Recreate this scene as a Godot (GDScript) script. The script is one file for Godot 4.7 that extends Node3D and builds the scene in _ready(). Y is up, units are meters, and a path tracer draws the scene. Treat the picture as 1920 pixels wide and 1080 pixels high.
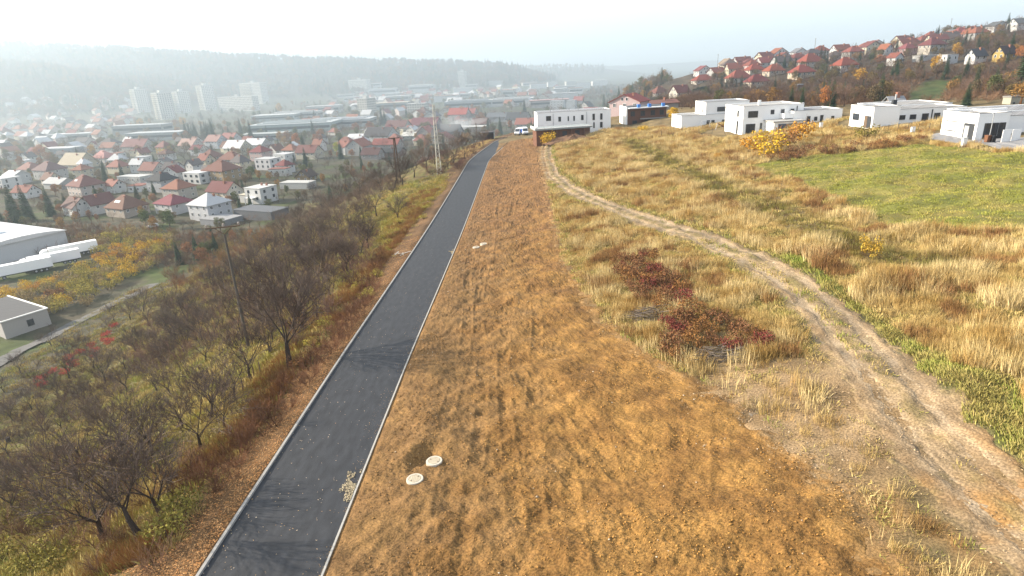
extends Node3D
# A new asphalt lane along a hillside above a hazy autumn valley town, seen from a drone. Units are metres, y up, -z ahead.

const ROAD_LEFT := [Vector2(0, -15.1), Vector2(22, -14.75), Vector2(45, -14.25), Vector2(64, -13.6), Vector2(90, -12.75), Vector2(131, -11.6), Vector2(172, -10.3), Vector2(186, -8.6), Vector2(220, -3.4), Vector2(241, 3.6), Vector2(262, 12)]
const HILL_A := [Vector2(-1500, 120), Vector2(-1022, 90), Vector2(-880, 68), Vector2(-738, 38), Vector2(-640, 14), Vector2(-560, 0)]
const HILL_B := [Vector2(-2600, 190), Vector2(-2000, 184), Vector2(-1550, 172), Vector2(-1250, 162), Vector2(-980, 138), Vector2(-670, 104), Vector2(-430, 84), Vector2(-170, 66), Vector2(0, 52), Vector2(60, 36), Vector2(130, 14), Vector2(200, 0)]
const HILL_C := [Vector2(-900, 40), Vector2(-100, 48), Vector2(60, 42), Vector2(300, 36), Vector2(420, 22), Vector2(560, 0)]
const HILL_D := [Vector2(-500, 30), Vector2(0, 30), Vector2(900, 26), Vector2(1400, 30), Vector2(2400, 34)]
const WIDTH := 5.75

var taken := {}
var mats := {}
var rng := RandomNumberGenerator.new()
var fine := FastNoiseLite.new()
var mid := FastNoiseLite.new()
var cell := FastNoiseLite.new()
var occupied := []          # Vector3(x, z, radius) of what trees keep clear of
var window_meshes := {}

func _ready() -> void:
	rng.seed = 20241
	var cam := Camera3D.new()
	cam.name = "camera"
	cam.position = Vector3(0, 20, 0)
	cam.rotation = Vector3(-atan(415.0 / 1150.0), 0, deg_to_rad(-3.0))
	cam.fov = rad_to_deg(2.0 * atan(540.0 / 1150.0))
	cam.near = 0.2
	cam.far = 12000.0
	add_child(cam)
	cam.current = true
	var sky_mat := ProceduralSkyMaterial.new()
	sky_mat.sky_top_color = Color(0.81, 0.855, 0.915)
	sky_mat.sky_horizon_color = Color(0.95, 0.965, 0.98)
	sky_mat.sky_curve = 0.16
	sky_mat.sky_energy_multiplier = 0.84
	sky_mat.ground_horizon_color = Color(0.6, 0.6, 0.58)
	sky_mat.ground_bottom_color = Color(0.35, 0.32, 0.28)
	sky_mat.sun_angle_max = 75.0
	sky_mat.sun_curve = 0.35
	var sky := Sky.new()
	sky.sky_material = sky_mat
	var env := Environment.new()
	env.background_mode = Environment.BG_SKY
	env.sky = sky
	env.tonemap_mode = Environment.TONE_MAPPER_LINEAR
	env.tonemap_exposure = 2.6
	env.sdfgi_enabled = true
	env.ssao_enabled = true
	env.ssil_enabled = true
	env.volumetric_fog_enabled = true
	env.volumetric_fog_density = 0.00027
	env.volumetric_fog_albedo = Color(0.86, 0.94, 1.0)
	env.volumetric_fog_anisotropy = 0.5
	var we := WorldEnvironment.new()
	we.name = "environment"
	we.environment = env
	add_child(we)
	var sun := DirectionalLight3D.new()
	sun.name = "sun"
	sun.light_energy = 1.6
	sun.light_color = Color(1.0, 0.945, 0.86)
	sun.light_angular_distance = 0.6
	sun.shadow_enabled = true
	sun.look_at_from_position(Vector3(-1.0, 0.48, -0.2), Vector3.ZERO)
	add_child(sun)
	fine.seed = 3; fine.frequency = 0.5; fine.fractal_octaves = 3
	mid.seed = 8; mid.frequency = 0.05; mid.fractal_octaves = 3
	cell.seed = 5; cell.noise_type = FastNoiseLite.TYPE_CELLULAR; cell.frequency = 2.2; cell.fractal_type = FastNoiseLite.FRACTAL_NONE
	cell.cellular_return_type = FastNoiseLite.RETURN_DISTANCE
	make_materials()
	build_ground()
	build_haze()
	build_road()
	build_dirt_field()
	build_track()
	build_lower_lane()
	build_modern_buildings()
	build_construction_site()
	build_valley_houses()
	build_hillside_houses()
	build_blocks_and_halls()
	build_poles()
	build_vehicles()
	make_plants()
	build_orchard()
	build_valley_trees()
	build_hillside_trees()
	build_plateau_shrubs()
	build_grass()
	build_small_things()

# ---------------------------------------------------------------- terrain

func soft(x: float, k: float) -> float:
	var z := x / k
	if z > 20.0: return x
	if z < -20.0: return 0.0
	return k * log(1.0 + exp(z))

func table(t: Array, v: float) -> float:
	if v <= t[0].x: return t[0].y
	for i in range(1, t.size()):
		if v <= t[i].x:
			var a: Vector2 = t[i - 1]
			var b: Vector2 = t[i]
			return a.y + (b.y - a.y) * (v - a.x) / (b.x - a.x)
	return t[t.size() - 1].y

func bump(z: float) -> float:
	return exp(-z * z) if absf(z) < 4.0 else 0.0

func hills(x: float, d: float) -> float:
	if d < 700.0: return 0.0
	return table(HILL_A, x) * bump((d - 1330.0) / 170.0) + table(HILL_B, x) * bump((d - 1850.0 - 0.1 * maxf(x, -2500.0)) / 270.0) + table(HILL_C, x) * bump((d - 2500.0) / 300.0) + table(HILL_D, x) * bump((d - 3300.0) / 330.0)

# the lie of the land: plateau along the lane, slope down to the valley on its left, hillside rising to the right
func lie(x: float, z: float) -> float:
	var d := -z
	var p := -0.035 * d + 0.03 * soft(d - 112.0, 18.0) + 0.12 * soft(x - 4.0, 6.0) - 0.1 * soft(x - 88.0, 6.0)
	var fall := soft(d - 262.0 - 0.35 * maxf(x, 0.0), 7.0) * 0.22
	var t := table(ROAD_LEFT, minf(d, 262.0)) - x - 0.6
	var m := smoothstep(75.0, 150.0, d)
	p -= lerpf(0.24, 0.13, m) * soft(t, 0.7) + lerpf(0.24, 0.27, m) * soft(t - lerpf(5.0, 15.0, m), 3.0)
	var r := -17.0 + 0.135 * x + 0.03 * (minf(d, 450.0) - 400.0)
	r += 7.0 * bump((x - 172.0) / 62.0) * smoothstep(330.0, 460.0, d)
	if r > 34.0: r = 34.0 + (r - 34.0) * 0.3
	var low := lerpf(p - fall, r, smoothstep(210.0, 300.0, d) * smoothstep(45.0, 115.0, x))
	low -= 4.5 * bump((d - 225.0) / 40.0) * smoothstep(70.0, 110.0, x)
	low -= soft(d - 490.0, 20.0) * 0.14 * smoothstep(20.0, 110.0, x)
	low = minf(low, 60.0)
	return -31.0 + soft(low + 31.0, 3.0) + hills(x, d)

# the lie with its unevenness
func land(x: float, z: float) -> float:
	var y := lie(x, z)
	var d := -z
	var left := table(ROAD_LEFT, d)
	var off := maxf(left - 0.2 - x, x - left - WIDTH - 0.1)      # distance from the lane
	if d > 275.0 or d < 0.0: off = 40.0
	var k := clampf(off / 3.0, 0.0, 1.0)
	if d < 260.0:
		y += k * (0.16 * fine.get_noise_2d(x * 0.9, z * 0.9) + 0.5 * mid.get_noise_2d(x * 1.6, z * 1.6))
		if off < 0.05: y -= 0.18
		elif off < 1.2 and x < left: y += 0.06
		if x > 5.0 and x < 60.0:
			var q := track_at(x, z)
			if absf(q.x) < 2.6: y -= 0.1 * bump((absf(q.x) - 0.85) / 0.38) + 0.05
	else:
		y += 1.2 * mid.get_noise_2d(x, z) * smoothstep(260.0, 400.0, d) * (1.0 if y > -28.0 else 0.3)
		if d > 900.0: y += 7.0 * mid.get_noise_2d(x * 0.22, z * 0.22) * clampf((y + 28.0) / 40.0, 0.0, 1.0)
	return y

# the sheet under the bare soil lies lower, so that ruts do not cut through to it
func land_below(x: float, z: float) -> float:
	var d := -z
	if d > 10.0 and d < 212.0 and x > table(ROAD_LEFT, d) + WIDTH and x < soil_edge(d) - 1.6: return land(x, z) - 0.7
	return land(x, z)

# haze lying in the valley beyond the houses
func build_haze() -> void:
	var fv := FogVolume.new()
	fv.name = "valley_haze"
	fv.shape = RenderingServer.FOG_VOLUME_SHAPE_BOX
	fv.size = Vector3(8000, 250, 3600)
	fv.position = Vector3(0, 80, -320 - 1800)
	var m := FogMaterial.new()
	m.density = 0.00042
	m.albedo = Color(0.88, 0.95, 1.0)
	fv.material = m
	add_child(fv)
	tag(fv, "pale haze lying in the valley", "haze", "", "stuff")

func ground(p: Vector2, lift := 0.0) -> Vector3:
	return Vector3(p.x, land(p.x, p.y) + lift, p.y)

const TRACK := [Vector2(15.56, -208.81), Vector2(12.73, -186.75), Vector2(11.13, -164.47), Vector2(10.41, -137.75), Vector2(11.90, -117.67), Vector2(14.96, -100.79), Vector2(18.65, -84.89), Vector2(22.27, -71.67), Vector2(24.27, -59.99), Vector2(24.92, -51.63), Vector2(24.15, -43.28), Vector2(22.99, -36.10), Vector2(21.93, -30.03), Vector2(21.12, -25.00), Vector2(20.77, -21.23), Vector2(20.69, -18.52), Vector2(20.42, -15.29)]

# along the old cart track: x is the offset from its middle, y the way along it
func track_at(x: float, z: float) -> Vector2:
	var best := 1e9
	var side := 1.0
	var way := 0.0
	var run := 0.0
	var p := Vector2(x, z)
	for i in TRACK.size() - 1:
		var a: Vector2 = TRACK[i]
		var b: Vector2 = TRACK[i + 1]
		run += a.distance_to(b)
		if absf((a.y + b.y) * 0.5 - z) > absf(a.y - b.y) + 9.0: continue
		var q := Geometry2D.get_closest_point_to_segment(p, a, b)
		var l := p.distance_to(q)
		if l < best:
			best = l
			side = signf((b - a).cross(p - a))
			way = run - q.distance_to(b)
	return Vector2(best * side, way)

# ---------------------------------------------------------------- small helpers

class Shape:
	var v := PackedVector3Array()
	var n := PackedVector3Array()
	var c := PackedColorArray()
	var uv := PackedVector2Array()
	var tint := Color.WHITE
	func tri(p: Vector3, q: Vector3, r: Vector3) -> void:       # anticlockwise seen from outside
		var m := (q - p).cross(r - p).normalized()
		v.append(p); v.append(r); v.append(q)
		n.append(m); n.append(m); n.append(m)
		c.append(tint); c.append(tint); c.append(tint)
		uv.append(Vector2(p.x + p.z, p.y)); uv.append(Vector2(r.x + r.z, r.y)); uv.append(Vector2(q.x + q.z, q.y))
	func quad(p: Vector3, q: Vector3, r: Vector3, s: Vector3) -> void:
		tri(p, q, r)
		tri(p, r, s)
	func box(lo: Vector3, hi: Vector3) -> void:
		var a := lo
		var b := hi
		quad(Vector3(a.x, a.y, b.z), Vector3(b.x, a.y, b.z), Vector3(b.x, b.y, b.z), Vector3(a.x, b.y, b.z))
		quad(Vector3(b.x, a.y, a.z), Vector3(a.x, a.y, a.z), Vector3(a.x, b.y, a.z), Vector3(b.x, b.y, a.z))
		quad(Vector3(b.x, a.y, b.z), Vector3(b.x, a.y, a.z), Vector3(b.x, b.y, a.z), Vector3(b.x, b.y, b.z))
		quad(Vector3(a.x, a.y, a.z), Vector3(a.x, a.y, b.z), Vector3(a.x, b.y, b.z), Vector3(a.x, b.y, a.z))
		quad(Vector3(a.x, b.y, b.z), Vector3(b.x, b.y, b.z), Vector3(b.x, b.y, a.z), Vector3(a.x, b.y, a.z))
		quad(Vector3(a.x, a.y, a.z), Vector3(b.x, a.y, a.z), Vector3(b.x, a.y, b.z), Vector3(a.x, a.y, b.z))
	func tube(p: Vector3, q: Vector3, r0: float, r1: float, sides := 5, cap := false) -> void:
		var w := q - p
		if w.length() < 1e-5: return
		var a := w.cross(Vector3.RIGHT if absf(w.normalized().x) < 0.8 else Vector3.UP).normalized()
		var b := w.normalized().cross(a)
		var last := a
		for i in range(1, sides + 1):
			var t := TAU * i / sides
			var next := a * cos(t) + b * sin(t)
			if r1 < 1e-4: tri(p + last * r0, p + next * r0, q)
			else: quad(p + last * r0, p + next * r0, q + next * r1, q + last * r1)
			if cap: tri(q + last * r1, q + next * r1, q)
			last = next
	func prism(outline: Array, y0: float, y1: float, cap := true) -> void:     # outline of Vector2(x, z), anticlockwise from above
		var k := outline.size()
		for i in k:
			var p: Vector2 = outline[i]
			var q: Vector2 = outline[(i + 1) % k]
			quad(Vector3(p.x, y0, p.y), Vector3(q.x, y0, q.y), Vector3(q.x, y1, q.y), Vector3(p.x, y1, p.y))
		if cap:
			for i in range(1, k - 1):
				tri(Vector3(outline[0].x, y1, outline[0].y), Vector3(outline[i].x, y1, outline[i].y), Vector3(outline[i + 1].x, y1, outline[i + 1].y))
	func lathe(profile: Array, sides := 12, at := Vector3.ZERO) -> void:        # Vector2(radius, y) from below upwards
		for k in profile.size() - 1:
			var p: Vector2 = profile[k]
			var q: Vector2 = profile[k + 1]
			for i in sides:
				var s := TAU * i / sides
				var t := TAU * (i + 1) / sides
				var u := Vector3(cos(s), 0, -sin(s))
				var w := Vector3(cos(t), 0, -sin(t))
				quad(at + u * p.x + Vector3.UP * p.y, at + w * p.x + Vector3.UP * p.y, at + w * q.x + Vector3.UP * q.y, at + u * q.x + Vector3.UP * q.y)
	func mesh() -> ArrayMesh:
		var m := ArrayMesh.new()
		var a := []
		a.resize(Mesh.ARRAY_MAX)
		a[Mesh.ARRAY_VERTEX] = v
		a[Mesh.ARRAY_NORMAL] = n
		a[Mesh.ARRAY_COLOR] = c
		a[Mesh.ARRAY_TEX_UV] = uv
		m.add_surface_from_arrays(Mesh.PRIMITIVE_TRIANGLES, a)
		return m

const NTH := ["first", "second", "third", "fourth", "fifth", "sixth", "seventh", "eighth", "ninth", "tenth", "eleventh", "twelfth", "thirteenth", "fourteenth", "fifteenth", "sixteenth", "seventeenth", "eighteenth", "nineteenth", "twentieth", "twenty-first", "twenty-second", "twenty-third", "twenty-fourth"]

# a few alike things in the order in which they stand, from the left
func in_order(list: Array) -> Array:
	var out := list.duplicate()
	out.sort_custom(func(a, b): return a.x / -a.y < b.x / -b.y)
	return out

func nth(label: String, k: int, n: int) -> String:
	return label if n > NTH.size() or n < 2 else "%s, %s from the left" % [label, NTH[k]]

func numbered(called: String) -> String:
	var k: int = taken.get(called, 0)
	taken[called] = k + 1
	return called if k == 0 else "%s_%03d" % [called, k]

func tag(o: Node, label: String, category: String, group := "", kind := "") -> Node:
	o.set_meta("label", label)
	o.set_meta("category", category)
	if group: o.set_meta("group", group)
	if kind: o.set_meta("kind", kind)
	return o

func top(called: String, at: Vector3, yaw: float, label: String, category: String, group := "") -> Node3D:
	var o := Node3D.new()
	o.name = numbered(called)
	add_child(o)
	o.position = at
	o.rotation.y = deg_to_rad(yaw)
	tag(o, label, category, group)
	return o

func obj(called: String, mesh: Mesh, material: Material, parent: Node = self) -> MeshInstance3D:
	var o := MeshInstance3D.new()
	o.name = numbered(called) if parent == self else called
	o.mesh = mesh
	o.material_override = material
	parent.add_child(o, true)
	return o

func part(called: String, s: Shape, material: Material, parent: Node) -> MeshInstance3D:
	return obj(called, s.mesh(), material, parent)

func boxes(called: String, list: Array, material: Material, parent: Node) -> MeshInstance3D:
	var s := Shape.new()
	for b in list: s.box(b[0], b[1])
	return part(called, s, material, parent)

func many(called: String, mesh: Mesh, material: Material, places: Array, colors: PackedColorArray, label: String, category: String) -> void:
	if places.is_empty(): return
	var mm := MultiMesh.new()
	mm.transform_format = MultiMesh.TRANSFORM_3D
	mm.use_colors = not colors.is_empty()
	mm.mesh = mesh
	mm.instance_count = places.size()
	for i in places.size():
		mm.set_instance_transform(i, places[i])
		if mm.use_colors: mm.set_instance_color(i, colors[i])
	var o := MultiMeshInstance3D.new()
	o.name = numbered(called)
	o.multimesh = mm
	o.material_override = material
	add_child(o)
	tag(o, label, category, "", "stuff")

func lin(r: float, g: float, b: float) -> Color:
	return Color(r, g, b).linear_to_srgb()

func grain(freq: float, lo: float, hi: float, octaves := 4, kind := FastNoiseLite.TYPE_SIMPLEX_SMOOTH, size := 512) -> NoiseTexture2D:
	var f := FastNoiseLite.new()
	f.noise_type = kind
	f.frequency = freq
	f.fractal_octaves = octaves
	f.seed = int(freq * 977.0) + octaves
	var g := Gradient.new()
	g.set_color(0, Color(lo, lo, lo))
	g.set_color(1, Color(hi, hi, hi))
	var t := NoiseTexture2D.new()
	t.width = size
	t.height = size
	t.seamless = true
	t.noise = f
	t.color_ramp = g
	return t

func plain(called: String, c: Color, rough := 0.85, spec := 0.3) -> StandardMaterial3D:
	if mats.has(called): return mats[called]
	var m := StandardMaterial3D.new()
	m.resource_name = called
	m.albedo_color = c
	m.roughness = rough
	m.metallic_specular = spec
	mats[called] = m
	return m

# a surface with a grain of its own, laid on in metres
func grained(called: String, c: Color, tex: Texture2D, metres: float, rough := 0.9, relief := 0.0, vertex := false) -> StandardMaterial3D:
	if mats.has(called): return mats[called]
	var m := plain(called, c, rough)
	m.albedo_texture = tex
	m.uv1_scale = Vector3.ONE / metres
	m.vertex_color_use_as_albedo = vertex
	if relief > 0.0:
		m.heightmap_enabled = true
		m.heightmap_texture = tex
		m.heightmap_scale = relief
	return m

func tinted(called: String, c := Color.WHITE, rough := 0.9, through := 0.0) -> StandardMaterial3D:
	var m := plain(called, c, rough, 0.2)
	m.vertex_color_use_as_albedo = true
	if through > 0.0:
		m.backlight_enabled = true
		m.backlight = Color(through, through, through)
	return m

func make_materials() -> void:
	var soil := grain(0.03, 0.6, 1.0, 6)
	var speck := grain(0.22, 0.62, 1.0, 3)
	var patch := grain(0.012, 0.72, 1.0, 3)
	mats.soil_tex = soil
	mats.speck_tex = speck
	var g := grained("ground", Color.WHITE, soil, 2.6, 0.95, 6.0, true)
	g.detail_enabled = true
	g.detail_blend_mode = BaseMaterial3D.BLEND_MODE_MUL
	g.detail_uv_layer = BaseMaterial3D.DETAIL_UV_2
	g.detail_albedo = patch
	g.uv2_scale = Vector3.ONE / 37.0
	var f := grained("dirt", Color.WHITE, grain(0.024, 0.6, 1.0, 6), 1.9, 0.95, 7.0, true)
	f.detail_enabled = true
	f.detail_blend_mode = BaseMaterial3D.BLEND_MODE_MUL
	f.detail_uv_layer = BaseMaterial3D.DETAIL_UV_2
	f.detail_albedo = patch
	f.uv2_scale = Vector3.ONE / 11.0
	var a := grained("asphalt", lin(0.072, 0.076, 0.086), grain(0.3, 0.5, 1.0, 2), 1.3, 0.62, 0.12)
	a.detail_enabled = true
	a.detail_blend_mode = BaseMaterial3D.BLEND_MODE_MUL
	a.detail_uv_layer = BaseMaterial3D.DETAIL_UV_2
	a.detail_albedo = grain(0.02, 0.78, 1.0, 4)
	a.uv2_scale = Vector3(1.0 / 6.0, 1.0 / 19.0, 1)
	grained("old_asphalt", lin(0.17, 0.165, 0.16), soil, 2.0, 0.9)
	grained("concrete", lin(0.4, 0.39, 0.37), speck, 0.8, 0.9)
	grained("pale_concrete", lin(0.66, 0.6, 0.5), speck, 0.6, 0.9)
	grained("render_white", lin(0.8, 0.8, 0.79), grain(0.03, 0.94, 1.0, 4), 3.0, 0.9)
	grained("bark", lin(0.075, 0.056, 0.044), speck, 0.5, 0.95)
	plain("glass", lin(0.03, 0.036, 0.045), 0.12, 0.5)
	plain("frame_white", lin(0.7, 0.7, 0.69), 0.6)
	plain("frame_dark", lin(0.04, 0.043, 0.048), 0.5)
	plain("steel", lin(0.3, 0.31, 0.32), 0.5, 0.5)
	plain("rust", lin(0.1, 0.065, 0.045), 0.9)
	plain("wood", lin(0.12, 0.085, 0.06), 0.9)
	plain("rubber", lin(0.02, 0.02, 0.02), 0.9)
	plain("insulator", lin(0.24, 0.2, 0.17), 0.4, 0.5)
	tinted("leaf", Color.WHITE, 0.85, 0.35)
	tinted("twig", Color.WHITE, 0.95)
	tinted("blade", Color.WHITE, 0.9, 0.4)
	tinted("needle", Color.WHITE, 0.9)

func wall_mat(c: Color) -> StandardMaterial3D:
	return grained("wall_%02x%02x%02x" % [int(c.r * 250), int(c.g * 250), int(c.b * 250)], c.linear_to_srgb(), mats.speck_tex, 7.0, 0.92)

func roof_mat(c: Color) -> StandardMaterial3D:
	var dull := c.get_luminance() * 1.1
	c = c.lerp(Color(dull, dull, dull), 0.1)
	return grained("roof_%02x%02x%02x" % [int(c.r * 250), int(c.g * 250), int(c.b * 250)], c.linear_to_srgb(), mats.speck_tex, 2.5, 0.8)

# ---------------------------------------------------------------- ground

const MOWN := [Vector2(43.25, -109.10), Vector2(50.95, -110.62), Vector2(59.85, -106.10), Vector2(69.39, -101.40), Vector2(71.76, -85.02), Vector2(72.50, -75.31), Vector2(52.45, -51.28), Vector2(47.70, -54.53), Vector2(44.82, -55.83), Vector2(42.61, -58.47), Vector2(40.29, -63.40), Vector2(41.79, -74.92), Vector2(43.49, -90.15)]
const HILL_LAWN := [Vector2(102.85, -162.77), Vector2(171.32, -267.95), Vector2(188.94, -285.34), Vector2(194.89, -276.83), Vector2(175.66, -251.31), Vector2(108.43, -156.85)]
const GREEN_VERGE := [Vector2(26.48, -60.07), Vector2(28.76, -57.96), Vector2(27.47, -45.84), Vector2(27.15, -38.48), Vector2(26.70, -32.64), Vector2(28.31, -29.97), Vector2(25.56, -24.27), Vector2(21.68, -21.57), Vector2(21.79, -23.51), Vector2(22.78, -27.01), Vector2(24.21, -31.72), Vector2(25.21, -36.46), Vector2(26.11, -43.32)]
const LEFT_GRASS := [Vector2(-25.73, -114.47), Vector2(-22.69, -124.98), Vector2(-18.73, -144.05), Vector2(-15.36, -151.82), Vector2(-12.85, -137.25), Vector2(-14.78, -110.13), Vector2(-17.37, -95.10), Vector2(-19.90, -92.13)]
const RED_STRIP := [Vector2(-90.40, -103.51), Vector2(-88.48, -109.70), Vector2(-87.53, -118.51), Vector2(-87.77, -126.70), Vector2(-83.46, -121.94), Vector2(-80.48, -109.16), Vector2(-82.62, -102.65), Vector2(-84.67, -97.68)]

func inside(p: Vector2, poly: Array) -> bool:
	return Geometry2D.is_point_in_polygon(p, PackedVector2Array(poly))

func mixc(a: Color, b: Color, t: float) -> Color:
	return a.lerp(b, clampf(t, 0.0, 1.0))

# what covers the ground: bare colours in linear values
func cover(x: float, z: float, y: float) -> Color:
	var d := -z
	var n := mid.get_noise_2d(x * 3.0, z * 3.0)
	var n2 := fine.get_noise_2d(x * 0.7 + 90.0, z * 0.7)
	var p := Vector2(x, z)
	if d > 262.0 or x < -85.0 or x > 150.0:
		var v := mixc(Color(0.10, 0.095, 0.055), Color(0.15, 0.125, 0.08), 0.5 + n * 1.4)
		v = mixc(v, Color(0.10, 0.135, 0.035), (mid.get_noise_2d(x * 0.8 + 500.0, z * 0.8) - 0.12) * 4.0)
		if y > -20.0 and d > 800.0: v = mixc(Color(0.085, 0.07, 0.045), Color(0.13, 0.085, 0.045), 0.5 + n)
		if x > 60.0 and d < 520.0:
			v = mixc(Color(0.12, 0.09, 0.055), Color(0.16, 0.115, 0.07), 0.5 + n)
			if inside(p, HILL_LAWN): v = mixc(Color(0.075, 0.12, 0.025), Color(0.12, 0.13, 0.04), 0.5 + n2)
		return v
	var left := table(ROAD_LEFT, d)
	if x < left + 1.0:
		var t := left - x
		var c := mixc(Color(0.26, 0.215, 0.075), Color(0.17, 0.19, 0.045), 0.4 + n * 1.6)
		c = mixc(c, Color(0.19, 0.115, 0.055), 0.2 + n2 * 1.2 + n)
		if inside(p, LEFT_GRASS): c = mixc(Color(0.28, 0.2, 0.05), Color(0.17, 0.16, 0.035), 0.5 + n2)
		var verge := 3.4 + 1.6 * mid.get_noise_2d(z * 2.0, 7.0)
		if t < verge + 1.0:
			var e := mixc(Color(0.21, 0.115, 0.05), Color(0.29, 0.16, 0.07), 0.5 + n2)
			if d > 70.0: e = mixc(e, Color(0.17, 0.10, 0.05), 0.5)
			c = mixc(e, c, (t - verge) / 1.0 + n2 * 0.6)
		return c
	if inside(p, MOWN):
		return mixc(mixc(Color(0.25, 0.25, 0.055), Color(0.34, 0.285, 0.085), 0.5 + n * 1.5), Color(0.19, 0.22, 0.04), n2 * 0.7)
	var s := mixc(Color(0.34, 0.25, 0.125), Color(0.22, 0.165, 0.075), 0.5 + n * 1.2 + n2 * 0.4)
	if inside(p, GREEN_VERGE): s = mixc(Color(0.14, 0.16, 0.035), Color(0.26, 0.19, 0.09), 0.42 + n2 * 1.1 + n * 0.8)
	var q := track_at(x, z)
	var o := absf(q.x + n2 * 0.5)
	var near := smoothstep(60.0, 28.0, d)
	var half := lerpf(1.35, 2.1, near)
	if o < half + 0.8:
		var tan_ := mixc(Color(0.6, 0.46, 0.31), Color(0.46, 0.34, 0.21), 0.5 + n2 * 1.3 + n)
		if d < 26.0: tan_ = mixc(tan_, Color(0.4, 0.22, 0.08), (n + 0.25) * 1.6 * smoothstep(27.0, 20.0, d))
		var streak := fine.get_noise_2d(q.x * 2.6, q.y * 0.22) + 0.7 * fine.get_noise_2d(q.x * 7.0 + 30.0, q.y * 0.8)
		tan_ = mixc(tan_, Color(0.36, 0.26, 0.155), streak * 1.4 - 0.05)
		tan_ = mixc(tan_, Color(0.22, 0.19, 0.07), (fine.get_noise_2d(q.x * 2.0 + 300.0, q.y * 0.5) - 0.22) * 2.0)
		var mid_grass := bump(q.x / 0.42) * (1.0 - near * 0.75) * (0.9 + n2)
		tan_ = mixc(tan_, Color(0.14, 0.125, 0.045), mid_grass)
		s = mixc(tan_, s, smoothstep(half - 0.4, half + 0.7, o))
	var out := x - soil_edge(clampf(d, 11.0, 214.0))
	if out < 3.5 and d < 214.0: s = mixc(mixc(Color(0.5, 0.3, 0.12), Color(0.36, 0.22, 0.1), 0.5 + n2), s, out / 3.0 + n2 * 1.2 + n)
	# trodden tan ground between the track and the bare soil
	var w := p.distance_to(Vector2(15.98, -30.72)) / 9.0
	if w < 1.0 and q.x * 1.0 < 99.0:
		s = mixc(s, mixc(Color(0.5, 0.345, 0.19), Color(0.38, 0.25, 0.125), 0.5 + n2 * 1.2), (1.0 - w) * 2.2 + n2 * 0.5)
	return s

func steps(bounds: Array) -> PackedFloat32Array:                # [[from, step at that end], ...] ascending
	var out := PackedFloat32Array()
	for i in bounds.size() - 1:
		var x: float = bounds[i][0]
		var b: float = bounds[i + 1][0]
		while x < b - 1e-3:
			out.append(x)
			var t: float = (x - bounds[i][0]) / (b - bounds[i][0])
			x += lerpf(bounds[i][1], bounds[i + 1][1], t)
	out.append(bounds[bounds.size() - 1][0])
	return out

func sheet(called: String, xs: PackedFloat32Array, zs: PackedFloat32Array, height: Callable, colour: Callable, material: Material) -> MeshInstance3D:
	var nx := xs.size()
	var nz := zs.size()
	var v := PackedVector3Array(); v.resize(nx * nz)
	var c := PackedColorArray(); c.resize(nx * nz)
	var uv := PackedVector2Array(); uv.resize(nx * nz)
	var n := PackedVector3Array(); n.resize(nx * nz)
	for j in nz:
		for i in nx:
			var y: float = height.call(xs[i], zs[j])
			var k := j * nx + i
			v[k] = Vector3(xs[i], y, zs[j])
			c[k] = colour.call(xs[i], zs[j], y)
			uv[k] = Vector2(xs[i], zs[j])
	for j in nz:
		for i in nx:
			var a := v[j * nx + maxi(i - 1, 0)]
			var b := v[j * nx + mini(i + 1, nx - 1)]
			var e := v[maxi(j - 1, 0) * nx + i]
			var f := v[mini(j + 1, nz - 1) * nx + i]
			var m := (f - e).cross(b - a)
			n[j * nx + i] = (m if m.y > 0.0 else -m).normalized()
	var index := PackedInt32Array(); index.resize((nx - 1) * (nz - 1) * 6)
	var w := 0
	for j in nz - 1:
		for i in nx - 1:
			var k := j * nx + i
			for q in [k, k + 1, k + nx, k + 1, k + nx + 1, k + nx]:
				index[w] = q
				w += 1
	var arr := []
	arr.resize(Mesh.ARRAY_MAX)
	arr[Mesh.ARRAY_VERTEX] = v
	arr[Mesh.ARRAY_NORMAL] = n
	arr[Mesh.ARRAY_COLOR] = c
	arr[Mesh.ARRAY_TEX_UV] = uv
	arr[Mesh.ARRAY_TEX_UV2] = uv
	arr[Mesh.ARRAY_INDEX] = index
	var m := ArrayMesh.new()
	m.add_surface_from_arrays(Mesh.PRIMITIVE_TRIANGLES, arr)
	return obj(called, m, material)

func build_ground() -> void:
	var xs := steps([[-3600.0, 160.0], [-1200.0, 34.0], [-400.0, 9.0], [-120.0, 3.0], [-40.0, 0.9], [-18.0, 0.4], [45.0, 0.4], [90.0, 1.4], [400.0, 9.0], [3200.0, 170.0]])
	var zs := steps([[-6800.0, 240.0], [-2600.0, 40.0], [-1000.0, 26.0], [-300.0, 5.0], [-120.0, 1.2], [-60.0, 0.5], [-10.0, 0.35], [30.0, 3.0]])
	var g := sheet("ground", xs, zs, land_below, cover, mats.ground)
	tag(g, "grassy hillside, valley floor and far hills under autumn cover", "ground", "", "structure")

# ---------------------------------------------------------------- the lane

func lane_points(from_d: float, to_d: float, step: float) -> Array:
	var raw := []
	var d := from_d
	while d <= to_d:
		# the table is eased over a few metres so that the bend is round
		var x := 0.0
		for k in 5: x += table(ROAD_LEFT, d + (k - 2) * 2.2)
		raw.append(Vector2(x / 5.0, -d))
		d += step
	return raw

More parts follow.
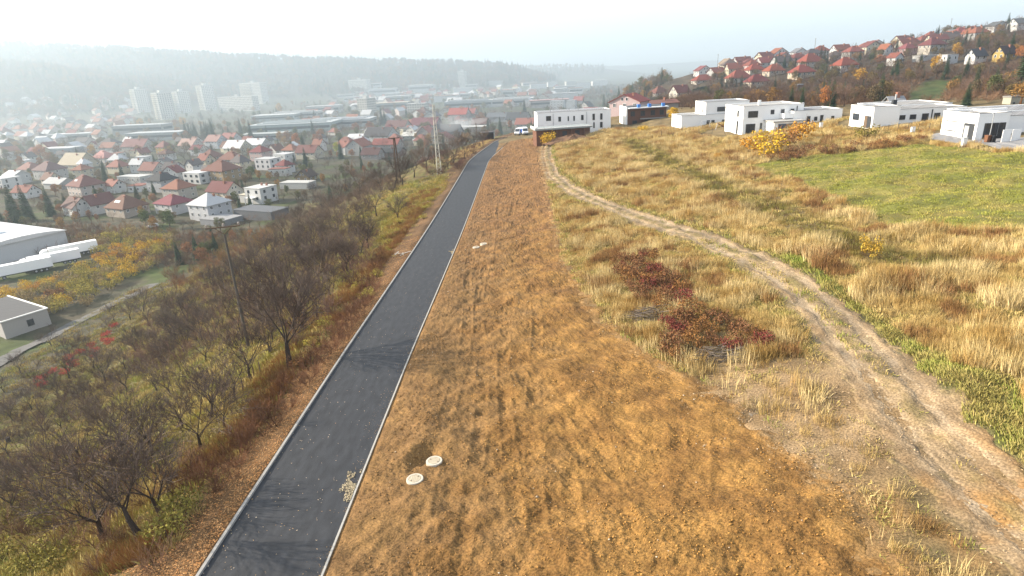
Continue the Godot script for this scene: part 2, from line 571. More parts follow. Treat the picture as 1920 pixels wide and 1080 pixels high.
func lane_strip(called: String, pts: Array, u0: float, u1: float, profile: Array, material: Material, lift := 0.0) -> MeshInstance3D:
	# profile: Vector2(across, up) points from u0 to u1, outside faces upwards
	var v := PackedVector3Array()
	var n := PackedVector3Array()
	var uv := PackedVector2Array()
	var rows := []
	var run := 0.0
	for i in pts.size():
		var t: Vector2 = (pts[mini(i + 1, pts.size() - 1)] - pts[maxi(i - 1, 0)]).normalized()
		var across := Vector2(-t.y, t.x)
		if i: run += pts[i].distance_to(pts[i - 1])
		var y := lane_level(pts[i]) + lift
		var row := []
		for q in profile:
			var g: Vector2 = pts[i] + across * q.x
			row.append([Vector3(g.x, y + q.y, g.y), Vector2(q.x + q.y, run)])
		rows.append(row)
	for i in pts.size() - 1:
		for k in profile.size() - 1:
			var a = rows[i][k]; var b = rows[i][k + 1]; var e = rows[i + 1][k + 1]; var f = rows[i + 1][k]
			var m: Vector3 = (b[0] - a[0]).cross(f[0] - a[0]).normalized()
			for q in [a, e, b, a, f, e]:
				v.append(q[0]); n.append(m); uv.append(q[1])
	var arr := []
	arr.resize(Mesh.ARRAY_MAX)
	arr[Mesh.ARRAY_VERTEX] = v
	arr[Mesh.ARRAY_NORMAL] = n
	arr[Mesh.ARRAY_TEX_UV] = uv
	arr[Mesh.ARRAY_TEX_UV2] = uv
	var mesh := ArrayMesh.new()
	mesh.add_surface_from_arrays(Mesh.PRIMITIVE_TRIANGLES, arr)
	return obj(called, mesh, material)

func lane_level(p: Vector2) -> float:
	var d := -p.y
	return -0.035 * d + 0.03 * soft(d - 112.0, 18.0)

func build_road() -> void:
	var pts := lane_points(6.0, 246.0, 1.5)
	var r := lane_strip("road", pts, 0, 0, [Vector2(0.15, 0.02), Vector2(1.4, 0.035), Vector2(WIDTH * 0.5, 0.05), Vector2(4.4, 0.035), Vector2(WIDTH - 0.1, 0.02)], mats.asphalt)
	tag(r, "narrow new asphalt lane with fresh dark surface", "road", "", "structure")
	# kerb stones: one metre each, set end to end with a thin joint
	var left := Shape.new()
	var right := Shape.new()
	var k := 0
	var line := lane_points(6.0, 246.0, 1.0)
	for i in line.size() - 1:
		var t: Vector2 = (line[i + 1] - line[i]).normalized()
		var s := Vector2(-t.y, t.x)
		for side in 2:
			var u0 := 0.0 if side == 0 else WIDTH - 0.1
			var u1 := 0.15 if side == 0 else WIDTH
			var h := (0.15 if side == 0 else 0.045) + rng.randf_range(-0.006, 0.006)
			var shape := left if side == 0 else right
			var a: Vector2 = line[i] + t * 0.006
			var b: Vector2 = line[i + 1] - t * 0.006
			var ya := lane_level(a)
			var yb := lane_level(b)
			var p := [a + s * u0, a + s * u1, b + s * u1, b + s * u0]
			var lo := []
			var hi := []
			for q in 4:
				var y := ya if q < 2 else yb
				lo.append(Vector3(p[q].x, y - 0.3, p[q].y))
				hi.append(Vector3(p[q].x, y + h, p[q].y))
			shape.quad(hi[0], hi[1], hi[2], hi[3])
			for q in 4: shape.quad(lo[q], lo[(q + 1) % 4], hi[(q + 1) % 4], hi[q])
		k += 1
	tag(part("kerb_left", left, mats.concrete, self), "raised grey concrete kerb on the slope side of the lane", "kerb", "", "structure")
	tag(part("kerb_right", right, mats.pale_kerb if mats.has("pale_kerb") else grained("pale_kerb", lin(0.5, 0.48, 0.44), mats.speck_tex, 0.8), self), "flush pale concrete kerb beside the bare soil", "kerb", "", "structure")

# ---------------------------------------------------------------- the bare soil beside the lane

const SOIL_EDGE := [Vector2(14.41, -17.24), Vector2(14.84, -19.96), Vector2(15.19, -23.04), Vector2(14.94, -26.59), Vector2(14.05, -29.75), Vector2(13.76, -33.01), Vector2(11.69, -37.20), Vector2(9.79, -41.72), Vector2(8.10, -48.54), Vector2(7.48, -57.75), Vector2(6.73, -70.54), Vector2(7.57, -88.28), Vector2(8.54, -115.64), Vector2(9.65, -151.17), Vector2(10.95, -189.02), Vector2(11.33, -206.60)]
const PIT := Vector2(-5.48, -29.99)
const WHEELS := [[-0.9, 0.02, 15.0, 60.0], [1.0, 0.02, 15.0, 60.0], [2.7, -0.02, 15.0, 34.0], [4.5, -0.02, 15.0, 34.0], [-4.6, 0.0, 18.0, 90.0], [-2.9, 0.0, 18.0, 90.0], [10.2, 0.06, 15.0, 24.0], [-2.4, 0.015, 92.0, 130.0], [-0.6, 0.015, 92.0, 130.0], [7.0, 0.25, 22.0, 36.0], [8.8, 0.25, 20.0, 34.0], [5.4, -0.24, 20.0, 44.0], [7.2, -0.24, 20.0, 44.0]]

func soil_edge(d: float) -> float:
	for i in SOIL_EDGE.size() - 1:
		var a: Vector2 = SOIL_EDGE[i]
		var b: Vector2 = SOIL_EDGE[i + 1]
		if -b.y >= d or i == SOIL_EDGE.size() - 2:
			return lerpf(a.x, b.x, (d + a.y) / (-b.y + a.y))
	return 0.0

func soil_relief(x: float, d: float) -> float:
	var y := 0.06 * fine.get_noise_2d(x * 4.1, d * 4.1) + 0.06 * mid.get_noise_2d(x * 6.0, d * 6.0)
	var rough := clampf(0.42 + 2.0 * mid.get_noise_2d(x * 3.0 + 40.0, d * 3.0), 0.08, 1.1)
	y -= (cell.get_noise_2d(x * 1.3, d * 1.3) + 0.6) * 0.05 * rough
	y -= (cell.get_noise_2d(x * 2.4 + 50.0, d * 2.4) + 0.6) * 0.05 * rough
	# levelled in slanting passes of a blade
	y += 0.022 * sin((x * 0.82 - d * 0.5 + 1.3 * mid.get_noise_2d(x * 2.0, d * 2.0)) * 5.4) * (1.0 - smoothstep(-2.0, 5.0, x))
	for w in WHEELS:
		if d < w[2] - 1.0 or d > w[3] + 1.0: continue
		var u: float = x - w[0] - w[1] * (d - 20.0) - 0.5 * sin(d * 0.13 + w[0])
		if absf(u) > 0.62: continue
		var fade := clampf(minf(d - w[2] + 1.0, w[3] + 1.0 - d) / 8.0, 0.0, 1.0) * clampf(0.5 + 1.3 * mid.get_noise_2d(x * 5.0, d * 5.0 + w[0] * 30.0), 0.1, 1.0)
		var lug := 0.5 + 0.5 * sin(TAU * (d + absf(u) * 0.75) / 0.42)
		y -= fade * (0.03 * bump(u / 0.36) + 0.075 * lug * bump(u / 0.3)) - fade * 0.05 * bump((absf(u) - 0.48) / 0.12)
	var q := Vector2(x, -d) - PIT
	q = q.rotated(-0.5)
	y += 0.36 * bump((q.x + 0.95) / 0.55) * bump(q.y / 1.5) - 0.34 * bump(q.x / 0.7) * bump(q.y / 1.2)
	return y

func soil_height(x: float, z: float) -> float:
	var d := -z
	var left := table(ROAD_LEFT, d) + WIDTH
	var y := land(x, z)
	if x < left + 0.4: y = lerpf(lane_level(Vector2(x, z)) - 0.03, y, clampf((x - left) / 0.4, 0.0, 1.0))
	var e := soil_edge(d) + 2.2 * mid.get_noise_2d(d * 7.0, 3.0) + 1.0 * fine.get_noise_2d(x * 1.4, d * 1.4) - x
	var k := clampf((x - left) / 0.8, 0.0, 1.0)
	var in_ := clampf(e / 2.0, 0.15, 1.0)
	y += 0.05 * k * in_ + soil_relief(x, d) * in_ * clampf((x - left + 0.15) / 0.7, 0.0, 1.0)
	y -= smoothstep(0.3, -0.6, e) * 0.4
	if d > 214.0: y -= smoothstep(214.0, 222.0, d) * 0.5
	return y

func soil_colour(x: float, z: float, _y: float) -> Color:
	var d := -z
	var n := mid.get_noise_2d(x * 4.0, z * 4.0)
	var n2 := fine.get_noise_2d(x * 1.1, z * 1.1)
	var n3 := fine.get_noise_2d(x * 6.0, z * 6.0)
	var c := mixc(Color(0.45, 0.245, 0.072), Color(0.31, 0.162, 0.05), 0.45 + n * 1.5 + n2 * 0.6 + n3 * 0.9)
	# greyer, drier soil along the lane; redder clay far up
	c = mixc(c, Color(0.3, 0.175, 0.075), smoothstep(3.0, -6.0, x + n * 8.0) * 0.75)
	c = mixc(c, Color(0.32, 0.165, 0.065), smoothstep(55.0, 110.0, d + n * 30.0) * 0.7)
	for g in [Vector2(14.84, -30.92), Vector2(16.35, -25.67)]:
		var w: float = Vector2(x, z).distance_to(g) / 1.5
		if w < 1.6: c = mixc(c, Color(0.5, 0.44, 0.36), (1.2 - w) + n2)
	# it thins out into the rough grass at its edge
	var e := soil_edge(d) - x + 1.5 * n2 + n3
	if e < 1.6: c = mixc(c, cover(x, z, 0.0), (1.6 - e) / 2.4)
	return c

func build_dirt_field() -> void:
	var ds := PackedFloat32Array()
	var d := 11.0
	while d < 224.0:
		ds.append(d)
		d += 0.085 * pow(maxf(d, 18.0) / 18.0, 1.3)
	var cols := 340
	var v := PackedVector3Array()
	var c := PackedColorArray()
	var uv := PackedVector2Array()
	for r in ds:
		var a := table(ROAD_LEFT, r) + WIDTH - 0.06
		var b := soil_edge(r) + 2.2
		for i in cols:
			var x := lerpf(a, b, i / (cols - 1.0))
			v.append(Vector3(x, soil_height(x, -r), -r))
			c.append(soil_colour(x, -r, 0.0))
			uv.append(Vector2(x, -r))
	var n := PackedVector3Array()
	n.resize(v.size())
	var rows := ds.size()
	for j in rows:
		for i in cols:
			var m := (v[mini(j + 1, rows - 1) * cols + i] - v[maxi(j - 1, 0) * cols + i]).cross(v[j * cols + mini(i + 1, cols - 1)] - v[j * cols + maxi(i - 1, 0)])
			n[j * cols + i] = (m if m.y > 0.0 else -m).normalized()
	var index := PackedInt32Array()
	for j in rows - 1:
		for i in cols - 1:
			var k := j * cols + i
			index.append_array(PackedInt32Array([k, k + cols, k + 1, k + 1, k + cols, k + cols + 1]))
	var arr := []
	arr.resize(Mesh.ARRAY_MAX)
	arr[Mesh.ARRAY_VERTEX] = v
	arr[Mesh.ARRAY_NORMAL] = n
	arr[Mesh.ARRAY_COLOR] = c
	arr[Mesh.ARRAY_TEX_UV] = uv
	arr[Mesh.ARRAY_TEX_UV2] = uv
	arr[Mesh.ARRAY_INDEX] = index
	var m := ArrayMesh.new()
	m.add_surface_from_arrays(Mesh.PRIMITIVE_TRIANGLES, arr)
	tag(obj("dirt_ground", m, mats.dirt), "bare ochre soil strip levelled beside the new lane, with tyre tracks", "bare soil", "", "structure")
	# loose clods
	var places := []
	var tints := PackedColorArray()
	for k in 60000:
		var r := 15.0 + 75.0 * pow(rng.randf(), 1.7)
		var a := table(ROAD_LEFT, r) + WIDTH + 0.1
		var x := lerpf(a, soil_edge(r) + 0.5, rng.randf())
		if mid.get_noise_2d(x * 3.0 + 40.0, r * 3.0) + rng.randf() * 0.5 < 0.12: continue
		var s := 0.012 + 0.065 * pow(rng.randf(), 5.0)
		var b := Basis.from_euler(Vector3(rng.randf() * TAU, rng.randf() * TAU, 0)) * Basis.from_scale(Vector3(s, s * rng.randf_range(0.5, 0.9), s * rng.randf_range(0.7, 1.2)))
		places.append(Transform3D(b, Vector3(x, soil_height(x, -r) + s * 0.3, -r)))
		var f := rng.randf_range(0.55, 0.95)
		var base := soil_colour(x, -r, 0.0)
		tints.append(Color(0.42, 0.34, 0.25) if rng.randf() < 0.02 else Color(base.r * f, base.g * f, base.b * f))
	# crumbs scattered over the flush kerb onto the asphalt
	for k in 1500:
		var r := 17.0 + 90.0 * pow(rng.randf(), 1.5)
		var x := table(ROAD_LEFT, r) + WIDTH - 0.12 - 0.9 * pow(rng.randf(), 3.0)
		if mid.get_noise_2d(r * 5.0, 77.0) < 0.0: continue
		var s := rng.randf_range(0.008, 0.025)
		places.append(Transform3D(Basis.from_euler(Vector3(rng.randf() * TAU, rng.randf() * TAU, 0)) * Basis.from_scale(Vector3(s, s * 0.6, s)), Vector3(x, lane_level(Vector2(x, -r)) + 0.035, -r)))
		tints.append(Color(0.36, 0.24, 0.12) * rng.randf_range(0.7, 1.2))
	many("soil_clods", clod_mesh(), tinted("clod", Color.WHITE, 0.95), places, tints, "loose clods and small stones lying on the bare soil", "clods")

# the old cart track: two ruts, a grassy middle, crumbling edges
func build_track() -> void:
	var line := []
	for i in TRACK.size() - 1:
		var a: Vector2 = TRACK[maxi(i - 1, 0)]
		var b: Vector2 = TRACK[i]
		var c: Vector2 = TRACK[i + 1]
		var e: Vector2 = TRACK[mini(i + 2, TRACK.size() - 1)]
		var n := maxi(2, int(b.distance_to(c) / 0.3))
		for k in n: line.append(b.cubic_interpolate(c, a, e, float(k) / n))
	var cols := 64
	var v := PackedVector3Array()
	var col := PackedColorArray()
	var uv := PackedVector2Array()
	var run := 0.0
	for i in line.size():
		var t: Vector2 = (line[mini(i + 1, line.size() - 1)] - line[maxi(i - 1, 0)]).normalized()
		var side := Vector2(-t.y, t.x)
		if i: run += line[i].distance_to(line[i - 1])
		var d: float = -line[i].y
		var near := smoothstep(60.0, 26.0, d)
		var half := lerpf(1.75, 2.6, near)
		for k in cols:
			var o := lerpf(-half - 1.4, half + 1.4, k / (cols - 1.0))
			var p: Vector2 = line[i] + side * o
			var broad := fine.get_noise_2d(p.x * 0.8, p.y * 0.8)
			var small := fine.get_noise_2d(p.x * 4.0, p.y * 4.0)
			var streak := fine.get_noise_2d(o * 6.0, run * 0.25) + 0.6 * fine.get_noise_2d(o * 14.0 + 50.0, run * 0.7)
			var rut := bump((absf(o + 0.25 * broad) - lerpf(0.85, 1.05, near)) / 0.4)
			var over := half + 0.8 * broad + 0.35 * small - absf(o)
			var y := land(p.x, p.y) + 0.05 + 0.03 * streak + 0.05 * small - rut * 0.07 - smoothstep(0.35, -0.45, over) * 0.3
			v.append(Vector3(p.x, y, p.y))
			var c := mixc(Color(0.57, 0.41, 0.245), Color(0.42, 0.285, 0.155), 0.45 + broad + small * 0.8)
			c = mixc(c, Color(0.64, 0.5, 0.34), rut * (0.7 + small))
			c = mixc(c, Color(0.3, 0.21, 0.125), streak * 1.5 - 0.15)
			if d < 30.0: c = mixc(c, Color(0.48, 0.27, 0.105), (mid.get_noise_2d(p.x * 4.0, p.y * 4.0) * 2.2 + 0.2 - o * 0.22) * smoothstep(30.0, 20.0, d))
			var grass := bump(o / 0.45) * (1.0 - near * 0.55) * (0.75 + broad * 1.5 + small)
			grass = maxf(grass, (0.5 - over) * 1.3 + small)
			c = mixc(c, mixc(Color(0.2, 0.185, 0.06), Color(0.36, 0.27, 0.13), 0.5 + small), grass)
			col.append(c)
			uv.append(p)
	var n := PackedVector3Array()
	n.resize(v.size())
	var rows := line.size()
	for j in rows:
		for i in cols:
			var m := (v[mini(j + 1, rows - 1) * cols + i] - v[maxi(j - 1, 0) * cols + i]).cross(v[j * cols + mini(i + 1, cols - 1)] - v[j * cols + maxi(i - 1, 0)])
			n[j * cols + i] = (m if m.y > 0.0 else -m).normalized()
	var index := PackedInt32Array()
	for j in rows - 1:
		for i in cols - 1:
			var k := j * cols + i
			var q := [k, k + 1, k + cols, k + 1, k + cols + 1, k + cols]
			var up := (v[q[1]] - v[q[0]]).cross(v[q[2]] - v[q[0]]).y
			if up > 0.0: q = [k, k + cols, k + 1, k + 1, k + cols, k + cols + 1]
			index.append_array(PackedInt32Array(q))
	var arr := []
	arr.resize(Mesh.ARRAY_MAX)
	arr[Mesh.ARRAY_VERTEX] = v
	arr[Mesh.ARRAY_NORMAL] = n
	arr[Mesh.ARRAY_COLOR] = col
	arr[Mesh.ARRAY_TEX_UV] = uv
	arr[Mesh.ARRAY_TEX_UV2] = uv
	arr[Mesh.ARRAY_INDEX] = index
	var m := ArrayMesh.new()
	m.add_surface_from_arrays(Mesh.PRIMITIVE_TRIANGLES, arr)
	tag(obj("track_path", m, mats.ground), "rutted tan cart track curving through the dry meadow", "track", "", "structure")
	var places := []
	var tints := PackedColorArray()
	for k in 4500:
		var i := int(line.size() * (1.0 - pow(rng.randf(), 1.6)))
		i = mini(i, line.size() - 1)
		var p: Vector2 = line[i] + Vector2(rng.randf_range(-3.0, 3.0), rng.randf_range(-1.5, 1.5))
		var s := 0.012 + 0.05 * pow(rng.randf(), 4.0)
		places.append(Transform3D(Basis.from_euler(Vector3(rng.randf() * TAU, rng.randf() * TAU, 0)) * Basis.from_scale(Vector3(s, s * 0.6, s)), ground(p, 0.06)))
		tints.append(mixc(Color(0.42, 0.32, 0.2), Color(0.24, 0.17, 0.1), rng.randf()))
	for k in 2600:
		var a := rng.randf() * TAU
		var r := 6.5 * sqrt(rng.randf())
		var p: Vector2 = Vector2(15.98, -30.72) + Vector2(cos(a), sin(a)) * r
		var s := 0.012 + 0.06 * pow(rng.randf(), 4.0)
		places.append(Transform3D(Basis.from_euler(Vector3(rng.randf() * TAU, rng.randf() * TAU, 0)) * Basis.from_scale(Vector3(s, s * 0.6, s)), ground(p, 0.02)))
		tints.append(mixc(Color(0.4, 0.3, 0.19), Color(0.22, 0.155, 0.1), rng.randf()))
	many("track_stones", clod_mesh(), tinted("clod", Color.WHITE, 0.95), places, tints, "loose stones and crumbs of earth on the cart track", "stones")

func clod_mesh() -> ArrayMesh:
	var s := Shape.new()
	var ring := []
	for i in 6: ring.append(Vector3(cos(i * TAU / 6.0), 0, -sin(i * TAU / 6.0)) * rng.randf_range(0.75, 1.1) + Vector3.UP * rng.randf_range(-0.2, 0.2))
	for i in 6:
		s.tri(ring[i], ring[(i + 1) % 6], Vector3(0.1, 0.9, -0.1))
		s.tri(ring[(i + 1) % 6], ring[i], Vector3(-0.1, -0.8, 0.1))
	return s.mesh()

func build_lower_lane() -> void:
	var pts: Array = [Vector2(-104.32, -105.74), Vector2(-103.79, -113.00), Vector2(-102.70, -120.49), Vector2(-101.13, -128.39), Vector2(-99.21, -137.02), Vector2(-97.38, -144.95), Vector2(-94.86, -155.41)]
	var s := Shape.new()
	for i in pts.size() - 1:
		for k in 6:
			var a: Vector2 = pts[i].lerp(pts[i + 1], k / 6.0)
			var b: Vector2 = pts[i].lerp(pts[i + 1], (k + 1) / 6.0)
			var t := (b - a).normalized()
			var w := Vector2(-t.y, t.x) * 1.7
			var p := []
			for q in [a - w, a + w, b + w, b - w]: p.append(Vector3(q.x, maxf(land(q.x, q.y), land((q.x + a.x) / 2.0, (q.y + a.y) / 2.0)) + 0.14, q.y))
			s.quad(p[0], p[1], p[2], p[3])
	tag(part("lower_road", s, mats.old_asphalt, self), "narrow old grey asphalt lane at the foot of the orchard slope", "road", "", "structure")
	var court: Array = COURT
	var mesh := court_sheet(court)
	tag(obj("driveway_pavement", mesh, grained("paving", lin(0.27, 0.27, 0.28), mats.speck_tex, 1.5)), "grey paved driveway and street in front of the white bungalow", "pavement", "", "structure")

const COURT := [Vector2(74.18, -108.51), Vector2(78.23, -109.63), Vector2(77.59, -99.74), Vector2(82.10, -91.20), Vector2(72.68, -80.07), Vector2(72.51, -85.98), Vector2(72.47, -94.97), Vector2(71.28, -103.65)]

func court_sheet(poly: Array) -> ArrayMesh:
	var s := Shape.new()
	var tri := Geometry2D.triangulate_polygon(PackedVector2Array(poly))
	for i in range(0, tri.size(), 3):
		cut(s, poly[tri[i]], poly[tri[i + 1]], poly[tri[i + 2]], 3)
	return s.mesh()

func cut(s: Shape, a: Vector2, b: Vector2, c: Vector2, n: int) -> void:
	if n == 0:
		var p := [a, b, c]
		if (b - a).cross(c - a) > 0.0: p = [a, c, b]
		s.tri(ground(p[0], 0.16), ground(p[1], 0.16), ground(p[2], 0.16))
		return
	var ab := (a + b) / 2.0
	var bc := (b + c) / 2.0
	var ca := (c + a) / 2.0
	cut(s, a, ab, ca, n - 1); cut(s, ab, b, bc, n - 1); cut(s, ca, bc, c, n - 1); cut(s, ab, bc, ca, n - 1)

# ---------------------------------------------------------------- buildings

# a window: frame with its pane behind, made once for each size; +z is outside
func window_frame(w: float, h: float, bar := 0.09, mullion := true) -> ArrayMesh:
	var key := "%.2f %.2f %.2f %s" % [w, h, bar, mullion]
	if not window_meshes.has(key):
		var s := Shape.new()
		var x := w / 2.0
		var y := h / 2.0
		s.box(Vector3(-x, -y, -0.04), Vector3(x, -y + bar, 0.07))
		s.box(Vector3(-x, y - bar, -0.04), Vector3(x, y, 0.07))
		s.box(Vector3(-x, -y + bar, -0.04), Vector3(-x + bar, y - bar, 0.068))
		s.box(Vector3(x - bar, -y + bar, -0.04), Vector3(x, y - bar, 0.068))
		if mullion and w > 1.0: s.box(Vector3(-bar * 0.4, -y + bar, -0.04), Vector3(bar * 0.4, y - bar, 0.06))
		window_meshes[key] = s.mesh()
	return window_meshes[key]

func pane_mesh(w: float, h: float) -> BoxMesh:
	var key := "p%.2f %.2f" % [w, h]
	if not window_meshes.has(key):
		var b := BoxMesh.new()
		b.size = Vector3(w - 0.06, h - 0.06, 0.04)
		window_meshes[key] = b
	return window_meshes[key]

func add_window(parent: Node3D, at: Vector3, face: float, w: float, h: float, frame: Material, called := "window", mullion := true) -> Node3D:
	var o := obj(called, window_frame(w, h, 0.07 if w < 1.0 else 0.09, mullion), frame, parent)
	o.position = at
	o.rotation.y = deg_to_rad(face)
	obj("pane", pane_mesh(w, h), mats.glass, o)
	return o

# roofs over a w by l plan, eaves at y = 0; overhang o, rise r, thickness 0.18
func roof_shape(kind: String, w: float, l: float, r: float, o: float) -> Shape:
	var s := Shape.new()
	var x := w / 2.0 + o
	var z := l / 2.0 + o
	var t := 0.2
	var drop := o * r / (l / 2.0 if kind == "gable_x" else w / 2.0)
	if kind == "hip": drop = o * r / (minf(w, l) / 2.0)
	var e := -drop
	var rim := [Vector3(-x, e, z), Vector3(x, e, z), Vector3(x, e, -z), Vector3(-x, e, -z)]
	for i in 4:
		var a: Vector3 = rim[i]
		var b: Vector3 = rim[(i + 1) % 4]
		if kind == "hip": s.quad(a - Vector3.UP * t, b - Vector3.UP * t, b, a)
	if kind == "hip":
		s.quad(rim[3] - Vector3.UP * t, rim[2] - Vector3.UP * t, rim[1] - Vector3.UP * t, rim[0] - Vector3.UP * t)
		var k := absf(w - l) / 2.0
		var p := Vector3(-k if w > l else 0.0, r, k if l > w else 0.0)
		var q := Vector3(k if w > l else 0.0, r, -k if l > w else 0.0)
		if w >= l:
			s.quad(rim[0], rim[1], q, p); s.tri(rim[1], rim[2], q); s.quad(rim[2], rim[3], p, q); s.tri(rim[3], rim[0], p)
		else:
			s.tri(rim[0], rim[1], p); s.quad(rim[1], rim[2], q, p); s.tri(rim[2], rim[3], q); s.quad(rim[3], rim[0], p, q)
	elif kind == "gable_x":
		var u := Vector3.UP * t
		var a := Vector3(-x, r, 0)
		var b := Vector3(x, r, 0)
		s.quad(rim[0], rim[1], b, a); s.quad(rim[2], rim[3], a, b)
		s.quad(a - u, b - u, rim[1] - u, rim[0] - u); s.quad(b - u, a - u, rim[3] - u, rim[2] - u)
		s.quad(rim[0] - u, rim[1] - u, rim[1], rim[0]); s.quad(rim[2] - u, rim[3] - u, rim[3], rim[2])
		s.quad(rim[1] - u, b - u, b, rim[1]); s.quad(b - u, rim[2] - u, rim[2], b)
		s.quad(rim[3] - u, a - u, a, rim[3]); s.quad(a - u, rim[0] - u, rim[0], a)
	elif kind == "gable_z":
		var u := Vector3.UP * t
		var a := Vector3(0, r, z)
		var b := Vector3(0, r, -z)
		s.quad(rim[1], rim[2], b, a); s.quad(rim[3], rim[0], a, b)
		s.quad(b - u, rim[2] - u, rim[1] - u, a - u); s.quad(a - u, rim[0] - u, rim[3] - u, b - u)
		s.quad(rim[1] - u, rim[2] - u, rim[2], rim[1]); s.quad(rim[3] - u, rim[0] - u, rim[0], rim[3])
		s.quad(rim[0] - u, a - u, a, rim[0]); s.quad(a - u, rim[1] - u, rim[1], a)
		s.quad(rim[2] - u, b - u, b, rim[2]); s.quad(b - u, rim[3] - u, rim[3], b)
	else:
		s.box(Vector3(-x, 0, -z), Vector3(x, 0.3, z))
	return s

# a house: w across its front (+z), l deep, eaves at eh, roof rising r; a says what else it has
func house(p: Vector2, yaw: float, w: float, l: float, eh: float, kind: String, r: float, wall: Color, roof: Color, label: String, a := {}) -> Node3D:
	occupied.append(Vector3(p.x, p.y, maxf(w, l) * 0.62 + 1.0))
	var lo := 1e9
	for k in 4:
		var c := Vector2(w / 2.0 * (1 if k % 2 else -1), l / 2.0 * (1 if k < 2 else -1)).rotated(deg_to_rad(-yaw)) + p
		lo = minf(lo, land(c.x, c.y))
	var base := (lo + land(p.x, p.y)) / 2.0
	var t := top(a.get("name", "house"), Vector3(p.x, base, p.y), yaw, label, a.get("category", "house"), a.get("group", ""))
	var s := Shape.new()
	var wx := w / 2.0
	var wz := l / 2.0
	s.box(Vector3(-wx, -3.0, -wz), Vector3(wx, eh, wz))
	if kind == "gable_x":
		s.tri(Vector3(wx, eh, wz), Vector3(wx, eh, -wz), Vector3(wx, eh + r - 0.2, 0)); s.tri(Vector3(-wx, eh, -wz), Vector3(-wx, eh, wz), Vector3(-wx, eh + r - 0.2, 0))
	elif kind == "gable_z":
		s.tri(Vector3(-wx, eh, wz), Vector3(wx, eh, wz), Vector3(0, eh + r - 0.2, wz)); s.tri(Vector3(wx, eh, -wz), Vector3(-wx, eh, -wz), Vector3(0, eh + r - 0.2, -wz))
	part("wall", s, wall_mat(wall), t)
	var rf := part("roof", roof_shape(kind, w, l, r, a.get("over", 0.1 if kind == "flat" else 0.5)), roof_mat(roof), t)
	rf.position.y = eh + 0.02
	for c in a.get("chimneys", [Vector2(0.15, 0.1)] if kind != "flat" else []):
		var y: float = r * (1.0 - 2.0 * (absf(c.y) if kind == "gable_x" else absf(c.x))) if kind != "flat" else 0.3
		boxes("chimney", [[Vector3(c.x * w - 0.35, y - 1.2, c.y * l - 0.35), Vector3(c.x * w + 0.35, y + 0.9, c.y * l + 0.35)], [Vector3(c.x * w - 0.42, y + 0.902, c.y * l - 0.42), Vector3(c.x * w + 0.42, y + 1.05, c.y * l + 0.42)]], mats.brick_red if mats.has("brick_red") else plain("brick_red", lin(0.25, 0.12, 0.085)), rf)
	for k in a.get("skylights", 0):
		var sl := obj("skylight", pane_mesh(0.9, 1.3), plain("skylight", lin(0.6, 0.65, 0.7), 0.2, 0.6), rf)
		sl.position = Vector3(-w * 0.12 + k * 1.3, r * 0.45, wz * 0.55 + 0.15)
		sl.rotation.x = -PI / 2.0 + atan2(r, wz)
	var frame: Material = a.get("frame", mats.frame_white)
	var rows := maxi(1, int(eh / 2.75))
	if not a.get("blind", false):
		var ww: float = a.get("ww", 1.2)
		var wh: float = a.get("wh", 1.35)
		for side in a.get("sides", [0, 90]):
			var span := w if side == 0 else l
			var off := wz if side == 0 else wx
			var cols := maxi(1, int(span / a.get("gap", 3.4)))
			for i in rows:
				for j in cols:
					var u := (j + 0.5) / cols * span - span / 2.0
					var y := eh - 1.35 - i * 2.75
					var q := Vector3(u, y, off + 0.02).rotated(Vector3.UP, deg_to_rad(side))
					add_window(t, q, side, ww, wh, frame)
			if a.get("attic", true) and ((kind == "gable_z" and side == 0) or (kind == "gable_x" and side != 0)) and r > 2.4:
				for j in [-0.9, 0.9]:
					add_window(t, Vector3(j, eh + r * 0.3, off + 0.02).rotated(Vector3.UP, deg_to_rad(side)), side, 0.9, 1.1, frame)
	return t

const WHITE := Color(0.74, 0.74, 0.73)
const CREAM := Color(0.66, 0.6, 0.45)
const GREYW := Color(0.5, 0.5, 0.49)
const PINK := Color(0.62, 0.47, 0.45)
const OCHRE := Color(0.46, 0.3, 0.12)
const MAROON := Color(0.2, 0.045, 0.045)
const BROWN := Color(0.17, 0.075, 0.05)
const RED := Color(0.3, 0.062, 0.036)
const ORANGE := Color(0.36, 0.1, 0.045)
const TERRA := Color(0.3, 0.12, 0.075)
const SLATE := Color(0.055, 0.057, 0.065)
const ZINC := Color(0.55, 0.56, 0.58)

